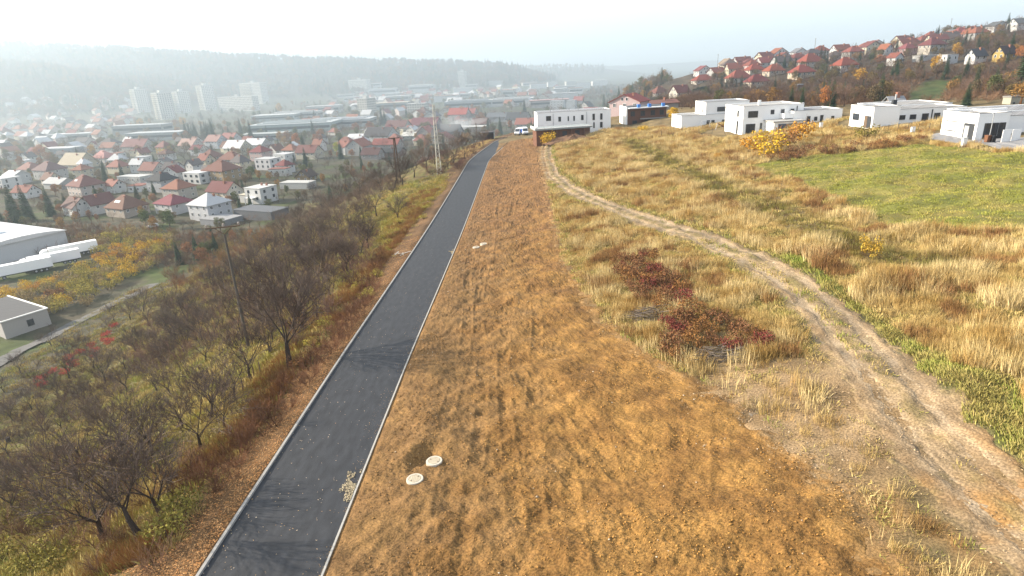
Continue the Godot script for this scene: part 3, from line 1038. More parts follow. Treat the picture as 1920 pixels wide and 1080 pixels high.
func build_valley_houses() -> void:
	house(Vector2(-118.42, -242.78), -28, 11.5, 11, 6.4, "hip", 3.6, Color(0.62, 0.63, 0.66), ZINC, "pale grey two-storey house with a bright metal hip roof", {chimneys = [Vector2(0.2, -0.1)]})
	var c := house(Vector2(-108.51, -271.32), -27, 9.5, 9.5, 6.6, "flat", 0.0, WHITE, Color(0.66, 0.65, 0.63), "white cube house with a flat roof and two chimneys", {chimneys = [Vector2(-0.1, -0.2), Vector2(0.22, -0.2)], over = 0.15, frame = mats.frame_dark})
	boxes("porch_roof", [[Vector3(-2.6, 2.9, 4.77), Vector3(2.2, 3.1, 7.6)], [Vector3(-2.5, -1, 7.2), Vector3(-2.2, 2.9, 7.5)], [Vector3(1.8, -1, 7.2), Vector3(2.1, 2.9, 7.5)]], mats.frame_white, c)
	boxes("annex", [[Vector3(-9.2, -2, -3), Vector3(-4.77, 3.4, 4.2)]], wall_mat(WHITE), c)
	boxes("annex_roof", [[Vector3(-9.4, 3.402, -3.2), Vector3(-4.772, 3.65, 4.4)]], roof_mat(CREAM), c)
	house(Vector2(-130.24, -284.03), -29, 14, 9, 4.2, "gable_x", 3.8, Color(0.68, 0.64, 0.55), Color(0.17, 0.05, 0.05), "cream house with maroon gable roof behind the metal-roofed house")
	house(Vector2(-140.32, -257.54), -31, 12, 10, 5.0, "hip", 3.0, Color(0.55, 0.55, 0.56), Color(0.24, 0.06, 0.08), "house with crimson hip roof between brown-roofed and metal-roofed houses")
	house(Vector2(-160.61, -258.24), -29, 13, 11, 4.2, "hip", 4.4, Color(0.48, 0.42, 0.36), BROWN, "brown hip-roofed house with skylights above the scrub", {skylights = 3})
	house(Vector2(-185.12, -263.92), -38, 12, 8, 4.2, "gable_x", 3.4, Color(0.62, 0.62, 0.61), Color(0.13, 0.06, 0.055), "old white house with dark gable beside the spruces")
	house(Vector2(-177.28, -266.22), -33, 8, 10, 4.6, "gable_z", 3.6, Color(0.66, 0.65, 0.62), Color(0.16, 0.06, 0.055), "white gabled house with two-pane window and maroon roof")
	house(Vector2(-214.9, -316.9), -33, 14, 12, 5.6, "hip", 4.6, Color(0.6, 0.52, 0.48), Color(0.21, 0.085, 0.075), "large pale pink house with steep brown hip roof and dormer", {skylights = 2})
	house(Vector2(-175.6, -316.2), -25, 11, 10, 6.2, "hip", 3.6, Color(0.5, 0.5, 0.52), SLATE, "grey house with black hip roof")
	house(Vector2(-154.08, -290.22), -25, 11, 10, 5.8, "hip", 3.4, Color(0.5, 0.47, 0.42), TERRA, "grey house with light brown hip roof before the black-roofed house")
	house(Vector2(-166.7, -336.7), -27, 13, 9, 5.6, "flat", 0.0, WHITE, Color(0.7, 0.71, 0.72), "low white flat-roofed villa with wide windows", {ww = 1.8, frame = mats.frame_dark})
	house(Vector2(-154.9, -339.9), -27, 16, 13, 6.5, "hip", 4.6, Color(0.44, 0.33, 0.2), Color(0.22, 0.095, 0.07), "large ochre brick house with brown hip roof")
	house(Vector2(-195.5, -417.8), -27, 12, 11, 5.0, "hip", 4.2, Color(0.52, 0.45, 0.38), Color(0.2, 0.08, 0.06), "brown pyramid-roofed house above the ochre brick house")
	house(Vector2(-172.6, -395.9), -23, 14, 10, 5.5, "hip", 4.0, Color(0.5, 0.42, 0.36), Color(0.24, 0.1, 0.07), "twin-hipped terracotta house behind the ochre brick house")
	house(Vector2(-142.5, -375.0), -25, 12, 9, 6.4, "flat", 0.0, Color(0.72, 0.71, 0.72), Color(0.6, 0.6, 0.6), "white two-storey flat house with square corner window", {frame = mats.frame_dark})
	house(Vector2(-140.5, -398.3), -25, 10, 9, 6.0, "flat", 0.0, WHITE, Color(0.66, 0.66, 0.66), "small white flat house with balcony, right of its twin")
	house(Vector2(-163.5, -421.1), -25, 11, 10, 6.4, "hip", 3.4, PINK, Color(0.24, 0.05, 0.05), "pink house with dark red pyramid roof behind the white flat houses")
	house(Vector2(-129.6, -416.1), -21, 15, 10, 4.8, "gable_x", 4.2, Color(0.64, 0.6, 0.48), Color(0.19, 0.07, 0.06), "cream gabled house with dark red roof and white windows")
	house(Vector2(-197.8, -467.0), -25, 17, 12, 5.0, "gable_x", 5.0, Color(0.66, 0.63, 0.48), Color(0.68, 0.68, 0.68), "cream gabled house with bright white roof")
	house(Vector2(-188.6, -481.9), -25, 18, 11, 5.2, "gable_x", 4.0, Color(0.52, 0.54, 0.56), Color(0.62, 0.63, 0.65), "long grey-blue house with pale roof")
	house(Vector2(-236.0, -518.5), -25, 14, 11, 6.2, "gable_x", 4.4, Color(0.56, 0.6, 0.66), Color(0.36, 0.2, 0.17), "pale blue house with faded red roof")
	house(Vector2(-226.5, -525.2), -25, 14, 11, 6.2, "gable_x", 4.8, Color(0.55, 0.55, 0.55), Color(0.33, 0.12, 0.1), "grey house with pink-red roof next to the pale blue house")
	house(Vector2(-250.2, -503.7), -25, 16, 11, 5.2, "gable_x", 4.6, Color(0.62, 0.6, 0.57), Color(0.42, 0.26, 0.22), "pale house with rosy gable roof")
	house(Vector2(-263.5, -489.8), -27, 10, 9, 6.4, "hip", 4.0, Color(0.56, 0.38, 0.12), Color(0.24, 0.09, 0.08), "yellow house with maroon pyramid roof")
	house(Vector2(-301.8, -521.3), -23, 26, 12, 5.0, "gable_x", 5.4, Color(0.52, 0.5, 0.46), Color(0.21, 0.07, 0.065), "long barn-like house with wide maroon roof")
	house(Vector2(-294.2, -432.8), -23, 20, 16, 3.4, "gable_x", 6.8, Color(0.56, 0.5, 0.38), Color(0.44, 0.37, 0.26), "large tan-roofed barn house")
	house(Vector2(-293.2, -460.4), -25, 14, 10, 3.6, "hip", 4.4, Color(0.66, 0.62, 0.6), Color(0.5, 0.22, 0.2), "small house with bright salmon hip roof")
	house(Vector2(-280.7, -385.4), -29, 16, 12, 6.0, "hip", 4.6, Color(0.5, 0.5, 0.5), Color(0.17, 0.09, 0.09), "grey house with broad dark hip roof left of the tan barn")
	house(Vector2(-311.2, -411.2), -29, 15, 10, 4.0, "hip", 3.8, Color(0.52, 0.46, 0.42), Color(0.26, 0.11, 0.09), "low house with brick-red hip roof near the picture edge")
	house(Vector2(-285.2, -354.5), -27, 14, 10, 5.8, "flat", 0.0, WHITE, Color(0.64, 0.65, 0.66), "modern white flat house with tall narrow windows near the spruces", {ww = 0.9, wh = 1.8, frame = mats.frame_dark})
	house(Vector2(-291.2, -371.7), -27, 12, 9, 5.4, "gable_x", 2.2, Color(0.6, 0.6, 0.6), Color(0.66, 0.67, 0.68), "pale house with white low-pitched roof")
	house(Vector2(-247.1, -343.8), -27, 16, 9, 3.4, "gable_x", 2.4, GREYW, Color(0.48, 0.48, 0.48), "long low grey outbuilding behind the spruces", {blind = true})
	house(Vector2(-208.5, -349.1), -23, 18, 8, 3.6, "flat", 0.0, Color(0.6, 0.6, 0.58), Color(0.62, 0.62, 0.6), "low white flat-roofed annex row", {})
	house(Vector2(-209.6, -371.0), -23, 12, 10, 4.4, "gable_x", 4.0, Color(0.55, 0.52, 0.48), Color(0.25, 0.1, 0.08), "small brown-roofed house above the white annex row")
	house(Vector2(-102.4, -302.9), -17, 16, 7, 2.8, "flat", 0.0, Color(0.6, 0.6, 0.58), Color(0.6, 0.59, 0.56), "low garages with pale flat roof beside the white cube house", {blind = true, category = "garage", name = "garage_block"})
	house(Vector2(-104.7, -324.7), -17, 8, 8, 2.6, "gable_z", 3.2, Color(0.34, 0.25, 0.14), Color(0.1, 0.065, 0.05), "small wooden cottage with tan gable and dark roof", {name = "cottage"})
	house(Vector2(-109.67, -231.82), -27, 13, 9, 2.2, "flat", 0.0, Color(0.3, 0.31, 0.33), Color(0.34, 0.34, 0.35), "low garage with light grey flat roof below the metal-roofed house", {blind = true, category = "garage", name = "garage_block"})
	house(Vector2(-96.20, -237.09), -27, 20, 9, 3.6, "flat", 0.0, Color(0.16, 0.165, 0.18), Color(0.15, 0.16, 0.18), "long dark grey flat-roofed garage row below the white cube", {blind = true, category = "garage", name = "garage_block"})
	house(Vector2(-112.9, -450.9), -19, 15, 12, 4.6, "hip", 5.2, Color(0.56, 0.53, 0.48), Color(0.3, 0.12, 0.09), "cream house with tall orange-brown hip roof behind the yellow-green tree")
	house(Vector2(-97.5, -422.1), -19, 12, 13, 6.4, "gable_z", 4.4, Color(0.48, 0.48, 0.46), Color(0.33, 0.11, 0.07), "grey gabled house with orange-red roof")
	house(Vector2(-113.3, -512.2), -17, 26, 12, 3.4, "gable_x", 2.4, Color(0.6, 0.6, 0.6), Color(0.66, 0.67, 0.68), "long low shed with white roof behind the orange-roofed houses", {blind = true})
	house(Vector2(-98.2, -505.2), -27, 24, 14, 5.0, "gable_x", 6.0, Color(0.58, 0.6, 0.6), Color(0.075, 0.068, 0.075), "long house with black gable roof and pale gable end")
	house(Vector2(-83.7, -451.0), -17, 20, 11, 3.6, "gable_x", 3.6, Color(0.45, 0.4, 0.38), Color(0.3, 0.08, 0.06), "low red-roofed farm wing")
	house(Vector2(-75.7, -408.4), -17, 20, 10, 3.0, "gable_x", 2.2, Color(0.3, 0.2, 0.16), Color(0.045, 0.05, 0.055), "shed with black tin roof beside the dark power pole", {blind = true})
	house(Vector2(-83.8, -396.6), -17, 12, 9, 3.6, "gable_x", 3.6, Color(0.4, 0.36, 0.33), Color(0.12, 0.055, 0.05), "small dark maroon-roofed house left of the black tin shed")
	house(Vector2(-96.5, -582.5), -19, 20, 14, 5.0, "gable_x", 5.0, Color(0.52, 0.5, 0.46), Color(0.19, 0.09, 0.08), "grey gable house with dull brown roof")
	house(Vector2(-75.7, -510.0), -17, 11, 9, 3.0, "gable_x", 2.4, Color(0.6, 0.58, 0.5), Color(0.7, 0.69, 0.64), "little shed with rounded cream roof")
	house(Vector2(-71.7, -589.5), -19, 26, 14, 4.6, "gable_x", 6.0, Color(0.42, 0.34, 0.34), Color(0.2, 0.06, 0.07), "broad house with plum-red roof behind the lattice pylon")
	house(Vector2(-62.9, -511.8), -19, 12, 12, 4.4, "gable_z", 5.0, Color(0.4, 0.34, 0.32), Color(0.4, 0.14, 0.11), "narrow house with bright brick-red roof near the pylon")
	house(Vector2(-44.8, -503.1), -21, 22, 14, 4.0, "gable_x", 6.4, Color(0.42, 0.4, 0.4), Color(0.05, 0.05, 0.058), "house with large black gable roof right of the pylon")
	house(Vector2(-45.1, -466.6), -21, 14, 10, 4.0, "gable_z", 4.2, Color(0.5, 0.46, 0.4), Color(0.28, 0.1, 0.08), "red-roofed house half hidden by bare trees below the black roof")
	house(Vector2(-45.8, -669.9), -17, 20, 15, 7.0, "gable_x", 6.0, Color(0.5, 0.4, 0.38), Color(0.42, 0.085, 0.06), "house with vivid red roof near the smoke")
	house(Vector2(-62.6, -709.6), -17, 14, 12, 7.0, "gable_z", 5.0, Color(0.62, 0.6, 0.54), Color(0.32, 0.26, 0.2), "cream gable house left of the vivid red roof")
	house(Vector2(-36.3, -707.2), -17, 14, 12, 5.0, "gable_x", 5.0, Color(0.4, 0.36, 0.34), Color(0.36, 0.1, 0.08), "small red-roofed house right of the vivid red roof")
	house(Vector2(-31.7, -548.1), -15, 42, 14, 4.0, "flat", 0.0, Color(0.42, 0.38, 0.34), Color(0.6, 0.59, 0.56), "long low building with white flat roof behind the drifting smoke", {gap = 5.0})
	house(Vector2(-71.6, -646.6), -19, 14, 12, 8.0, "gable_z", 5.0, Color(0.6, 0.6, 0.58), Color(0.15, 0.12, 0.13), "tall white gabled house behind the pylon")
	house(Vector2(-20.4, -571.5), -17, 14, 11, 4.4, "gable_x", 4.6, Color(0.4, 0.33, 0.28), Color(0.17, 0.085, 0.07), "dark house with brown roof at the foot of the lane")
	house(Vector2(14.1, -595.1), -19, 20, 14, 5.0, "gable_x", 5.6, Color(0.6, 0.58, 0.55), Color(0.09, 0.09, 0.095), "house with black roof and orange gable behind the lane's end")
	house(Vector2(19.3, -549.3), -19, 16, 12, 4.0, "gable_x", 4.6, Color(0.6, 0.57, 0.52), Color(0.36, 0.13, 0.09), "low red-roofed house behind the parked vans")
	house(Vector2(-1.9, -629.1), -17, 26, 12, 5.0, "gable_x", 4.0, Color(0.5, 0.52, 0.54), Color(0.16, 0.17, 0.19), "grey long house with dark roof left of the green fir")
	house(Vector2(65.2, -752.8), -17, 16, 13, 10.5, "flat", 0.0, Color(0.68, 0.69, 0.7), Color(0.4, 0.42, 0.44), "white three-storey flat block behind the white row house", {sides = [0], gap = 4.0})
	house(Vector2(78.4, -723.8), -17, 10, 12, 11.5, "flat", 0.0, Color(0.64, 0.66, 0.68), Color(0.4, 0.42, 0.44), "narrow white flat block beside the three-storey one", {blind = true})
	house(Vector2(93.9, -711.7), -38, 12, 12, 5.0, "gable_z", 5.4, Color(0.6, 0.58, 0.55), Color(0.09, 0.085, 0.085), "white gable house with steep black roof above the row house")
	house(Vector2(90.0, -649.2), -17, 14, 10, 4.0, "gable_x", 4.0, Color(0.5, 0.45, 0.42), Color(0.36, 0.1, 0.085), "house with red gable roof just above the row house")
	house(Vector2(101.2, -841.7), -17, 13, 10, 5.0, "gable_x", 5.0, Color(0.5, 0.46, 0.44), Color(0.4, 0.1, 0.08), "house with pink-red roof further back up the valley road")
	house(Vector2(48.13, -241.57), -33, 12, 10, 5.4, "gable_z", 2.6, Color(0.64, 0.5, 0.5), Color(0.3, 0.07, 0.06), "pink gabled house with red roof behind the brick shell", {sides = [0]})
	# small far houses of the hazy town
	var walls := [WHITE, CREAM, Color(0.7, 0.7, 0.68), Color(0.66, 0.62, 0.56), Color(0.68, 0.6, 0.56)]
	var roofs := [BROWN, MAROON, TERRA, Color(0.3, 0.11, 0.08), ZINC, Color(0.12, 0.1, 0.1)]
	var zones := [[Vector2(-410.1, -511.5), Vector2(-885.0, -1138.1), Vector2(-657.6, -1145.8), Vector2(-299.8, -500.8), 70], [Vector2(-220.2, -683.2), Vector2(-348.5, -1309.0), Vector2(-113.2, -1120.4), Vector2(-81.8, -679.0), 34], [Vector2(-339.4, -1362.1), Vector2(-222.9, -1500.4), Vector2(139.6, -1410.4), Vector2(37.8, -784.6), 60], [Vector2(-893.7, -1151.3), Vector2(-918.1, -1189.4), Vector2(-711.6, -1232.1), Vector2(-676.8, -1164.4), 30], [Vector2(-245.46, -297.30), Vector2(-464.6, -623.5), Vector2(-170.6, -523.0), Vector2(-114.2, -341.2), 46], [Vector2(-116.6, -392.1), Vector2(-167.5, -575.8), Vector2(-24.2, -662.9), Vector2(-35.0, -483.2), 26]]
	var said := ["small hazy house in the far town below the left hill", "small hazy house among the valley factories", "tiny house in the far haze of the valley", "tiny pale house at the foot of the left hill", "small house or outbuilding tucked between the larger valley houses", "small house among the red roofs left of the pylon"]
	for k in zones.size():
		var zn: Array = zones[k]
		var made := 0
		for tries in 600:
			if made >= zn[4]: break
			var u := rng.randf()
			var q: Vector2 = (zn[0] as Vector2).lerp(zn[3], u).lerp((zn[1] as Vector2).lerp(zn[2], u), rng.randf())
			var near_town: bool = k > 3
			if not clear_of(q, 3.5 if near_town else 9.0): continue
			made += 1
			if near_town:
				house(q, rng.randf_range(-42, -10), rng.randf_range(7, 11), rng.randf_range(6, 9), rng.randf_range(3.0, 5.8), ["hip", "gable_x", "gable_z", "flat"][rng.randi() % 4], rng.randf_range(2.4, 3.8), walls[rng.randi() % 3], roofs[rng.randi() % 6], said[k], {group = "infill houses of the valley town %d" % (k - 3)})
				continue
			house(q, rng.randf_range(-42, -10), rng.randf_range(10, 16), rng.randf_range(9, 12), rng.randf_range(4.0, 7.0), ["hip", "gable_x", "gable_z", "gable_x"][rng.randi() % 4], rng.randf_range(3.4, 5.2), walls[rng.randi() % 5], roofs[rng.randi() % 6], said[k], {blind = true, chimneys = [], group = "far houses of the valley town %d" % (k + 1)})

func clear_of(p: Vector2, r: float) -> bool:
	for o in occupied:
		if absf(o.x - p.x) < r + o.z and absf(o.y - p.y) < r + o.z and Vector2(o.x, o.y).distance_to(p) < r + o.z: return false
	return true

func build_hillside_houses() -> void:
	var s := {sides = [0, -90], gap = 2.6, ww = 1.0}
	house(Vector2(104.3, -424.8), 20, 10.2, 8.32, 2.88, "hip", 3.7, Color(0.6, 0.56, 0.5), Color(0.224, 0.08, 0.0553), "bungalow with large brick-red hip roof at the hill's end", s)
	house(Vector2(106.2, -382.7), 24, 9.6, 7.68, 4.32, "gable_x", 3.83, Color(0.66, 0.62, 0.54), Color(0.231, 0.068, 0.0553), "white house with steep red roof above the clipped dark hedge", s)
	house(Vector2(140.4, -449.3), 10, 10.2, 7.68, 3.52, "gable_z", 2.9, WHITE, Color(0.231, 0.064, 0.0638), "white gable house with crimson roof at the left of the ridge", s)
	house(Vector2(131.0, -418.4), 10, 12.8, 7.68, 1.92, "hip", 3.04, Color(0.6, 0.55, 0.48), RED, "low house under a wide red hip roof beside the round orange tree", s)
	house(Vector2(144.1, -391.6), 12, 12.8, 8.96, 3.2, "hip", 4.22, Color(0.62, 0.56, 0.48), Color(0.286, 0.068, 0.0425), "house with tall scarlet hip roof behind dark conifers", s)
	house(Vector2(145.3, -366.0), 12, 11.5, 7.68, 3.68, "hip", 3.43, Color(0.6, 0.52, 0.42), Color(0.224, 0.048, 0.0425), "beige house with dark red hip roof over the gully wood", s)
	house(Vector2(156.7, -449.9), 10, 8.32, 7.04, 3.36, "gable_z", 2.9, Color(0.55, 0.47, 0.34), Color(0.3, 0.22, 0.15), "tan gable house on the ridge line", s)
	house(Vector2(158.6, -404.6), 10, 10.2, 7.68, 2.88, "hip", 3.17, Color(0.6, 0.54, 0.46), RED, "middle red-roofed house of the ridge's left row", s)
	house(Vector2(164.3, -389.2), 10, 10.2, 7.68, 3.04, "hip", 3.43, Color(0.58, 0.5, 0.4), Color(0.326, 0.08, 0.0382), "house with glowing orange-red hip roof", s)
	house(Vector2(171.5, -419.7), 8, 10.2, 7.68, 3.2, "gable_x", 3.04, Color(0.66, 0.63, 0.6), Color(0.272, 0.06, 0.051), "red gabled house with pale walls below the ridge top", s)
	house(Vector2(180.6, -445.5), 8, 8.32, 6.4, 3.2, "gable_x", 2.38, Color(0.6, 0.57, 0.53), Color(0.16, 0.1, 0.1), "dark-roofed house on the ridge top", s)
	house(Vector2(199.8, -435.7), 6, 8.32, 7.04, 4, "gable_z", 2.38, WHITE, Color(0.2, 0.2, 0.22), "white gable house with grey roof on the skyline", s)
	house(Vector2(201.8, -420.8), 6, 10.9, 7.68, 3.68, "hip", 2.64, WHITE, Color(0.1, 0.08, 0.085), "white house with near-black hip roof on the skyline", s)
	house(Vector2(187.6, -393.0), 14, 12.8, 8.96, 3.52, "hip", 4.36, Color(0.6, 0.5, 0.42), Color(0.306, 0.068, 0.0425), "big house with scarlet main roof and orange trees before it", s)
	house(Vector2(169.2, -363.1), 14, 11.5, 8.32, 4, "hip", 3.56, Color(0.62, 0.52, 0.4), Color(0.32, 0.068, 0.0467), "cream house with broad red hip roof, lowest of its row", s)
	house(Vector2(166.6, -393.3), 14, 5.76, 5.12, 3.2, "gable_x", 1.72, Color(0.56, 0.4, 0.3), Color(0.245, 0.104, 0.0595), "small orange-walled house between two red roofs", s)
	house(Vector2(192.3, -361.3), 12, 11.5, 8.32, 3.84, "hip", 3.7, Color(0.64, 0.6, 0.56), Color(0.313, 0.072, 0.0425), "house with spread red hip roof above the yellow tree", s)
	house(Vector2(215.2, -396.8), 8, 9.6, 7.68, 5.12, "hip", 2.9, Color(0.5, 0.5, 0.48), Color(0.286, 0.08, 0.0595), "grey tall house with red hip roof and balcony", s)
	house(Vector2(225.2, -429.7), 8, 9.6, 7.04, 3.2, "hip", 3.04, Color(0.56, 0.44, 0.36), Color(0.313, 0.088, 0.051), "orange-red roofed house under the skyline", s)
	house(Vector2(240.2, -428.9), 6, 8.96, 7.04, 3.2, "hip", 2.38, GREYW, Color(0.245, 0.088, 0.0765), "grey house with rusty hip roof left of the white gable", s)
	house(Vector2(252.5, -439.1), 4, 8.96, 6.4, 3.52, "gable_z", 2.38, WHITE, Color(0.204, 0.088, 0.068), "white gable house with brown-red roof on the upper row", s)
	house(Vector2(228.3, -385.8), 20, 6.4, 5.76, 4.32, "gable_z", 2.64, Color(0.6, 0.62, 0.63), Color(0.34, 0.112, 0.051), "pale house with small orange roof above the balcony house", s)
	var b := house(Vector2(212.8, -349.5), 20, 5.76, 5.12, 4.48, "gable_z", 2.11, WHITE, Color(0.272, 0.088, 0.0595), "white house with balcony and red roof above the garden", s)
	boxes("balcony", [[Vector3(-2.7, 2.1, 2.6), Vector3(2.7, 2.3, 3.6)], [Vector3(-2.7, 2.302, 3.52), Vector3(2.7, 3.1, 3.6)]], mats.frame_dark, b)
	house(Vector2(237.6, -380.0), 8, 7.68, 7.04, 4.48, "hip", 2.64, Color(0.62, 0.42, 0.42), Color(0.26, 0.07, 0.075), "pink house with maroon pyramid roof", s)
	house(Vector2(255.5, -423.2), 6, 11.5, 6.4, 3.68, "flat", 0, Color(0.5, 0.46, 0.42), Color(0.4, 0.4, 0.4), "house under construction with flat top and red brick stack", s)
	house(Vector2(245.0, -369.0), 12, 10.9, 8.32, 5.44, "hip", 3.43, Color(0.52, 0.48, 0.42), Color(0.19, 0.056, 0.0553), "big grey-beige villa with crimson hip roof", s)
	house(Vector2(298.6, -424.3), 4, 9.6, 7.04, 3.2, "hip", 2.9, CREAM, Color(0.272, 0.06, 0.051), "red-roofed house on the hill's upper edge", s)
	house(Vector2(301.7, -419.0), 4, 8.96, 7.04, 2.88, "hip", 2.77, Color(0.6, 0.54, 0.46), Color(0.286, 0.068, 0.0595), "second red-roofed house of the hill's upper edge", s)
	house(Vector2(297.2, -428.2), 4, 8.32, 6.4, 3.2, "gable_x", 2.11, Color(0.6, 0.55, 0.45), Color(0.3, 0.3, 0.3), "pale house with grey roof left of the upper red roofs", s)
	house(Vector2(311.5, -427.2), 4, 9.6, 7.04, 2.88, "gable_x", 1.98, Color(0.6, 0.6, 0.58), Color(0.12, 0.125, 0.13), "house with slate gable roof above the upper red roofs", s)
	house(Vector2(315.3, -415.7), 4, 9.6, 7.04, 3.68, "gable_z", 2.38, WHITE, Color(0.11, 0.115, 0.12), "white house with slate roof at the hill top", s)
	house(Vector2(316.3, -398.3), 4, 10.9, 7.68, 4.32, "gable_x", 2.77, WHITE, Color(0.12, 0.12, 0.125), "white house with dark roof at the right edge of the hill top", s)
	house(Vector2(222.5, -322.0), 10, 6.4, 5.76, 4.32, "flat", 0, Color(0.68, 0.69, 0.7), Color(0.5, 0.5, 0.5), "white boxy house behind the dark fir", s)
	house(Vector2(227.2, -346.0), 10, 12, 5, 2.6, "flat", 0, GREYW, Color(0.6, 0.6, 0.6), "low shed with white flat roof above the garden", {blind = true})
	house(Vector2(226.0, -307.5), 14, 7.04, 5.12, 3.84, "gable_x", 2.9, Color(0.66, 0.66, 0.66), Color(0.1, 0.098, 0.105), "white house with dark grey saddle roof and veranda", s)
	house(Vector2(233.72, -299.88), 14, 7.68, 5.44, 3.68, "gable_x", 3.04, Color(0.5, 0.36, 0.12), Color(0.075, 0.05, 0.048), "ochre yellow house with dark brown roof", s)
	house(Vector2(151.1, -325.7), 10, 3.2, 2.56, 3.2, "flat", 0, Color(0.14, 0.14, 0.15), Color(0.55, 0.58, 0.62), "little dark hut with pale roof standing on the wooded slope", {blind = true, name = "hut", category = "hut"})
	house(Vector2(62.17, -252.49), 12, 13, 7, 2.6, "gable_x", 1.06, Color(0.5, 0.46, 0.42), Color(0.26, 0.12, 0.09), "low shed with rusty roof below the clipped hedge", {blind = true, name = "shed", category = "shed"})
	house(Vector2(117.30, -144.25), 14, 5.76, 1.92, 1.44, "flat", 0, Color(0.5, 0.47, 0.38), Color(0.3, 0.29, 0.27), "low ruined wall with square openings on the slope", {name = "ruin", category = "ruin", ww = 0.7, wh = 0.8, gap = 1.8, frame = mats.concrete})
	house(Vector2(94.96, -153.58), 0, 3.2, 2.4, 2.0, "gable_x", 0.9, Color(0.2, 0.18, 0.17), Color(0.3, 0.31, 0.33), "small grey garden shed behind the long white bungalow", {blind = true, name = "shed", category = "shed"})
	# further houses of the ridge
	var made := 0
	for k in 400:
		if made >= 26: break
		var u := rng.randf()
		var q: Vector2 = (Vector2(123.6, -414.1)).lerp(Vector2(289.1, -387.6), u).lerp((Vector2(150.6, -444.6)).lerp(Vector2(313.9, -431.6), u), rng.randf())
		if not clear_of(q, 3.5): continue
		made += 1
		house(q, rng.randf_range(-5, 20), rng.randf_range(8, 11), rng.randf_range(6.5, 8.5), rng.randf_range(2.8, 4.8), ["hip", "gable_x", "gable_z"][k % 3], rng.randf_range(2.4, 3.4), [WHITE, CREAM, GREYW, PINK, Color(0.55, 0.5, 0.42)][rng.randi() % 5], [Color(0.26, 0.07, 0.045), Color(0.2, 0.06, 0.05), Color(0.14, 0.1, 0.09), Color(0.3, 0.1, 0.05)][rng.randi() % 4], "small garden house scattered among the ridge's trees", {sides = [0, -90], ww = 1.0, gap = 2.8, group = "small houses among the ridge's trees"})
	# clipped hedge and fences come with the plants

# apartment towers and halls of the valley
func tower(p: Vector2, yaw: float, w: float, l: float, h: float, label: String, bands := false) -> void:
	occupied.append(Vector3(p.x, p.y, maxf(w, l) * 0.6))
	var t := top("apartment_tower", ground(p), yaw, label, "building", "apartment towers below the hill")
	boxes("wall", [[Vector3(-w / 2, -3, -l / 2), Vector3(w / 2, h, l / 2)]], wall_mat(Color(0.68, 0.66, 0.6)), t)
	boxes("roof", [[Vector3(-w / 2 - 0.3, h + 0.002, -l / 2 - 0.3), Vector3(w / 2 + 0.3, h + 0.7, l / 2 + 0.3)], [Vector3(-3, h + 0.702, -3), Vector3(3, h + 4.2, 3)]], wall_mat(Color(0.6, 0.6, 0.58)), t)
	var g := Shape.new()
	var f := int(h / 2.9)
	for i in f:
		var y := 1.6 + i * 2.9
		var k := int(w / 3.2)
		for j in k:
			var x := (j + 0.5) / k * w - w / 2
			g.box(Vector3(x - 0.8, y, l / 2 + 0.01), Vector3(x + 0.8, y + 1.5, l / 2 + 0.06))
		k = int(l / 3.2)
		for j in k:
			var z := (j + 0.5) / k * l - l / 2
			g.box(Vector3(w / 2 + 0.01, y, z - 0.8), Vector3(w / 2 + 0.06, y + 1.5, z + 0.8))
	var win := part("windows", g, mats.glass, t)
	win.set_meta("kind", "stuff")
	if bands:
		var b := Shape.new()
		for i in f: b.box(Vector3(-w / 2 + 0.6, 1.1 + i * 2.9, l / 2 + 0.07), Vector3(-w / 2 + w * 0.55, 2.0 + i * 2.9, l / 2 + 1.3))
		part("balconies", b, wall_mat(Color(0.7, 0.64, 0.5)), t).set_meta("kind", "stuff")

func hall(p: Vector2, yaw: float, w: float, l: float, h: float, wall: Color, roof: Color, label: String, a := {}) -> void:
	occupied.append(Vector3(p.x, p.y, maxf(w, l) * 0.5))
	var t := top(a.get("name", "factory_hall"), ground(p), yaw, label, a.get("category", "hall"), a.get("group", ""))
	boxes("wall", [[Vector3(-w / 2, -3, -l / 2), Vector3(w / 2, h, l / 2)]], wall_mat(wall), t)
	var s := Shape.new()
	s.box(Vector3(-w / 2 - 0.3, h + 0.002, -l / 2 - 0.3), Vector3(w / 2 + 0.3, h + 0.8, l / 2 + 0.3))
	for k in a.get("lights", 0):
		var z: float = (k + 0.5) / a.lights * l - l / 2
		s.box(Vector3(-w * 0.42, h + 0.802, z - 1.2), Vector3(w * 0.42, h + 2.0, z + 1.2))
	part("roof", s, roof_mat(roof), t)
	if a.get("band", true):
		boxes("window_band", [[Vector3(-w / 2 + 1.5, h * 0.45, l / 2 + 0.01), Vector3(w / 2 - 1.5, h * 0.75, l / 2 + 0.08)], [Vector3(w / 2 + 0.01, h * 0.45, -l / 2 + 1.5), Vector3(w / 2 + 0.08, h * 0.75, l / 2 - 1.5)]], mats.glass, t)

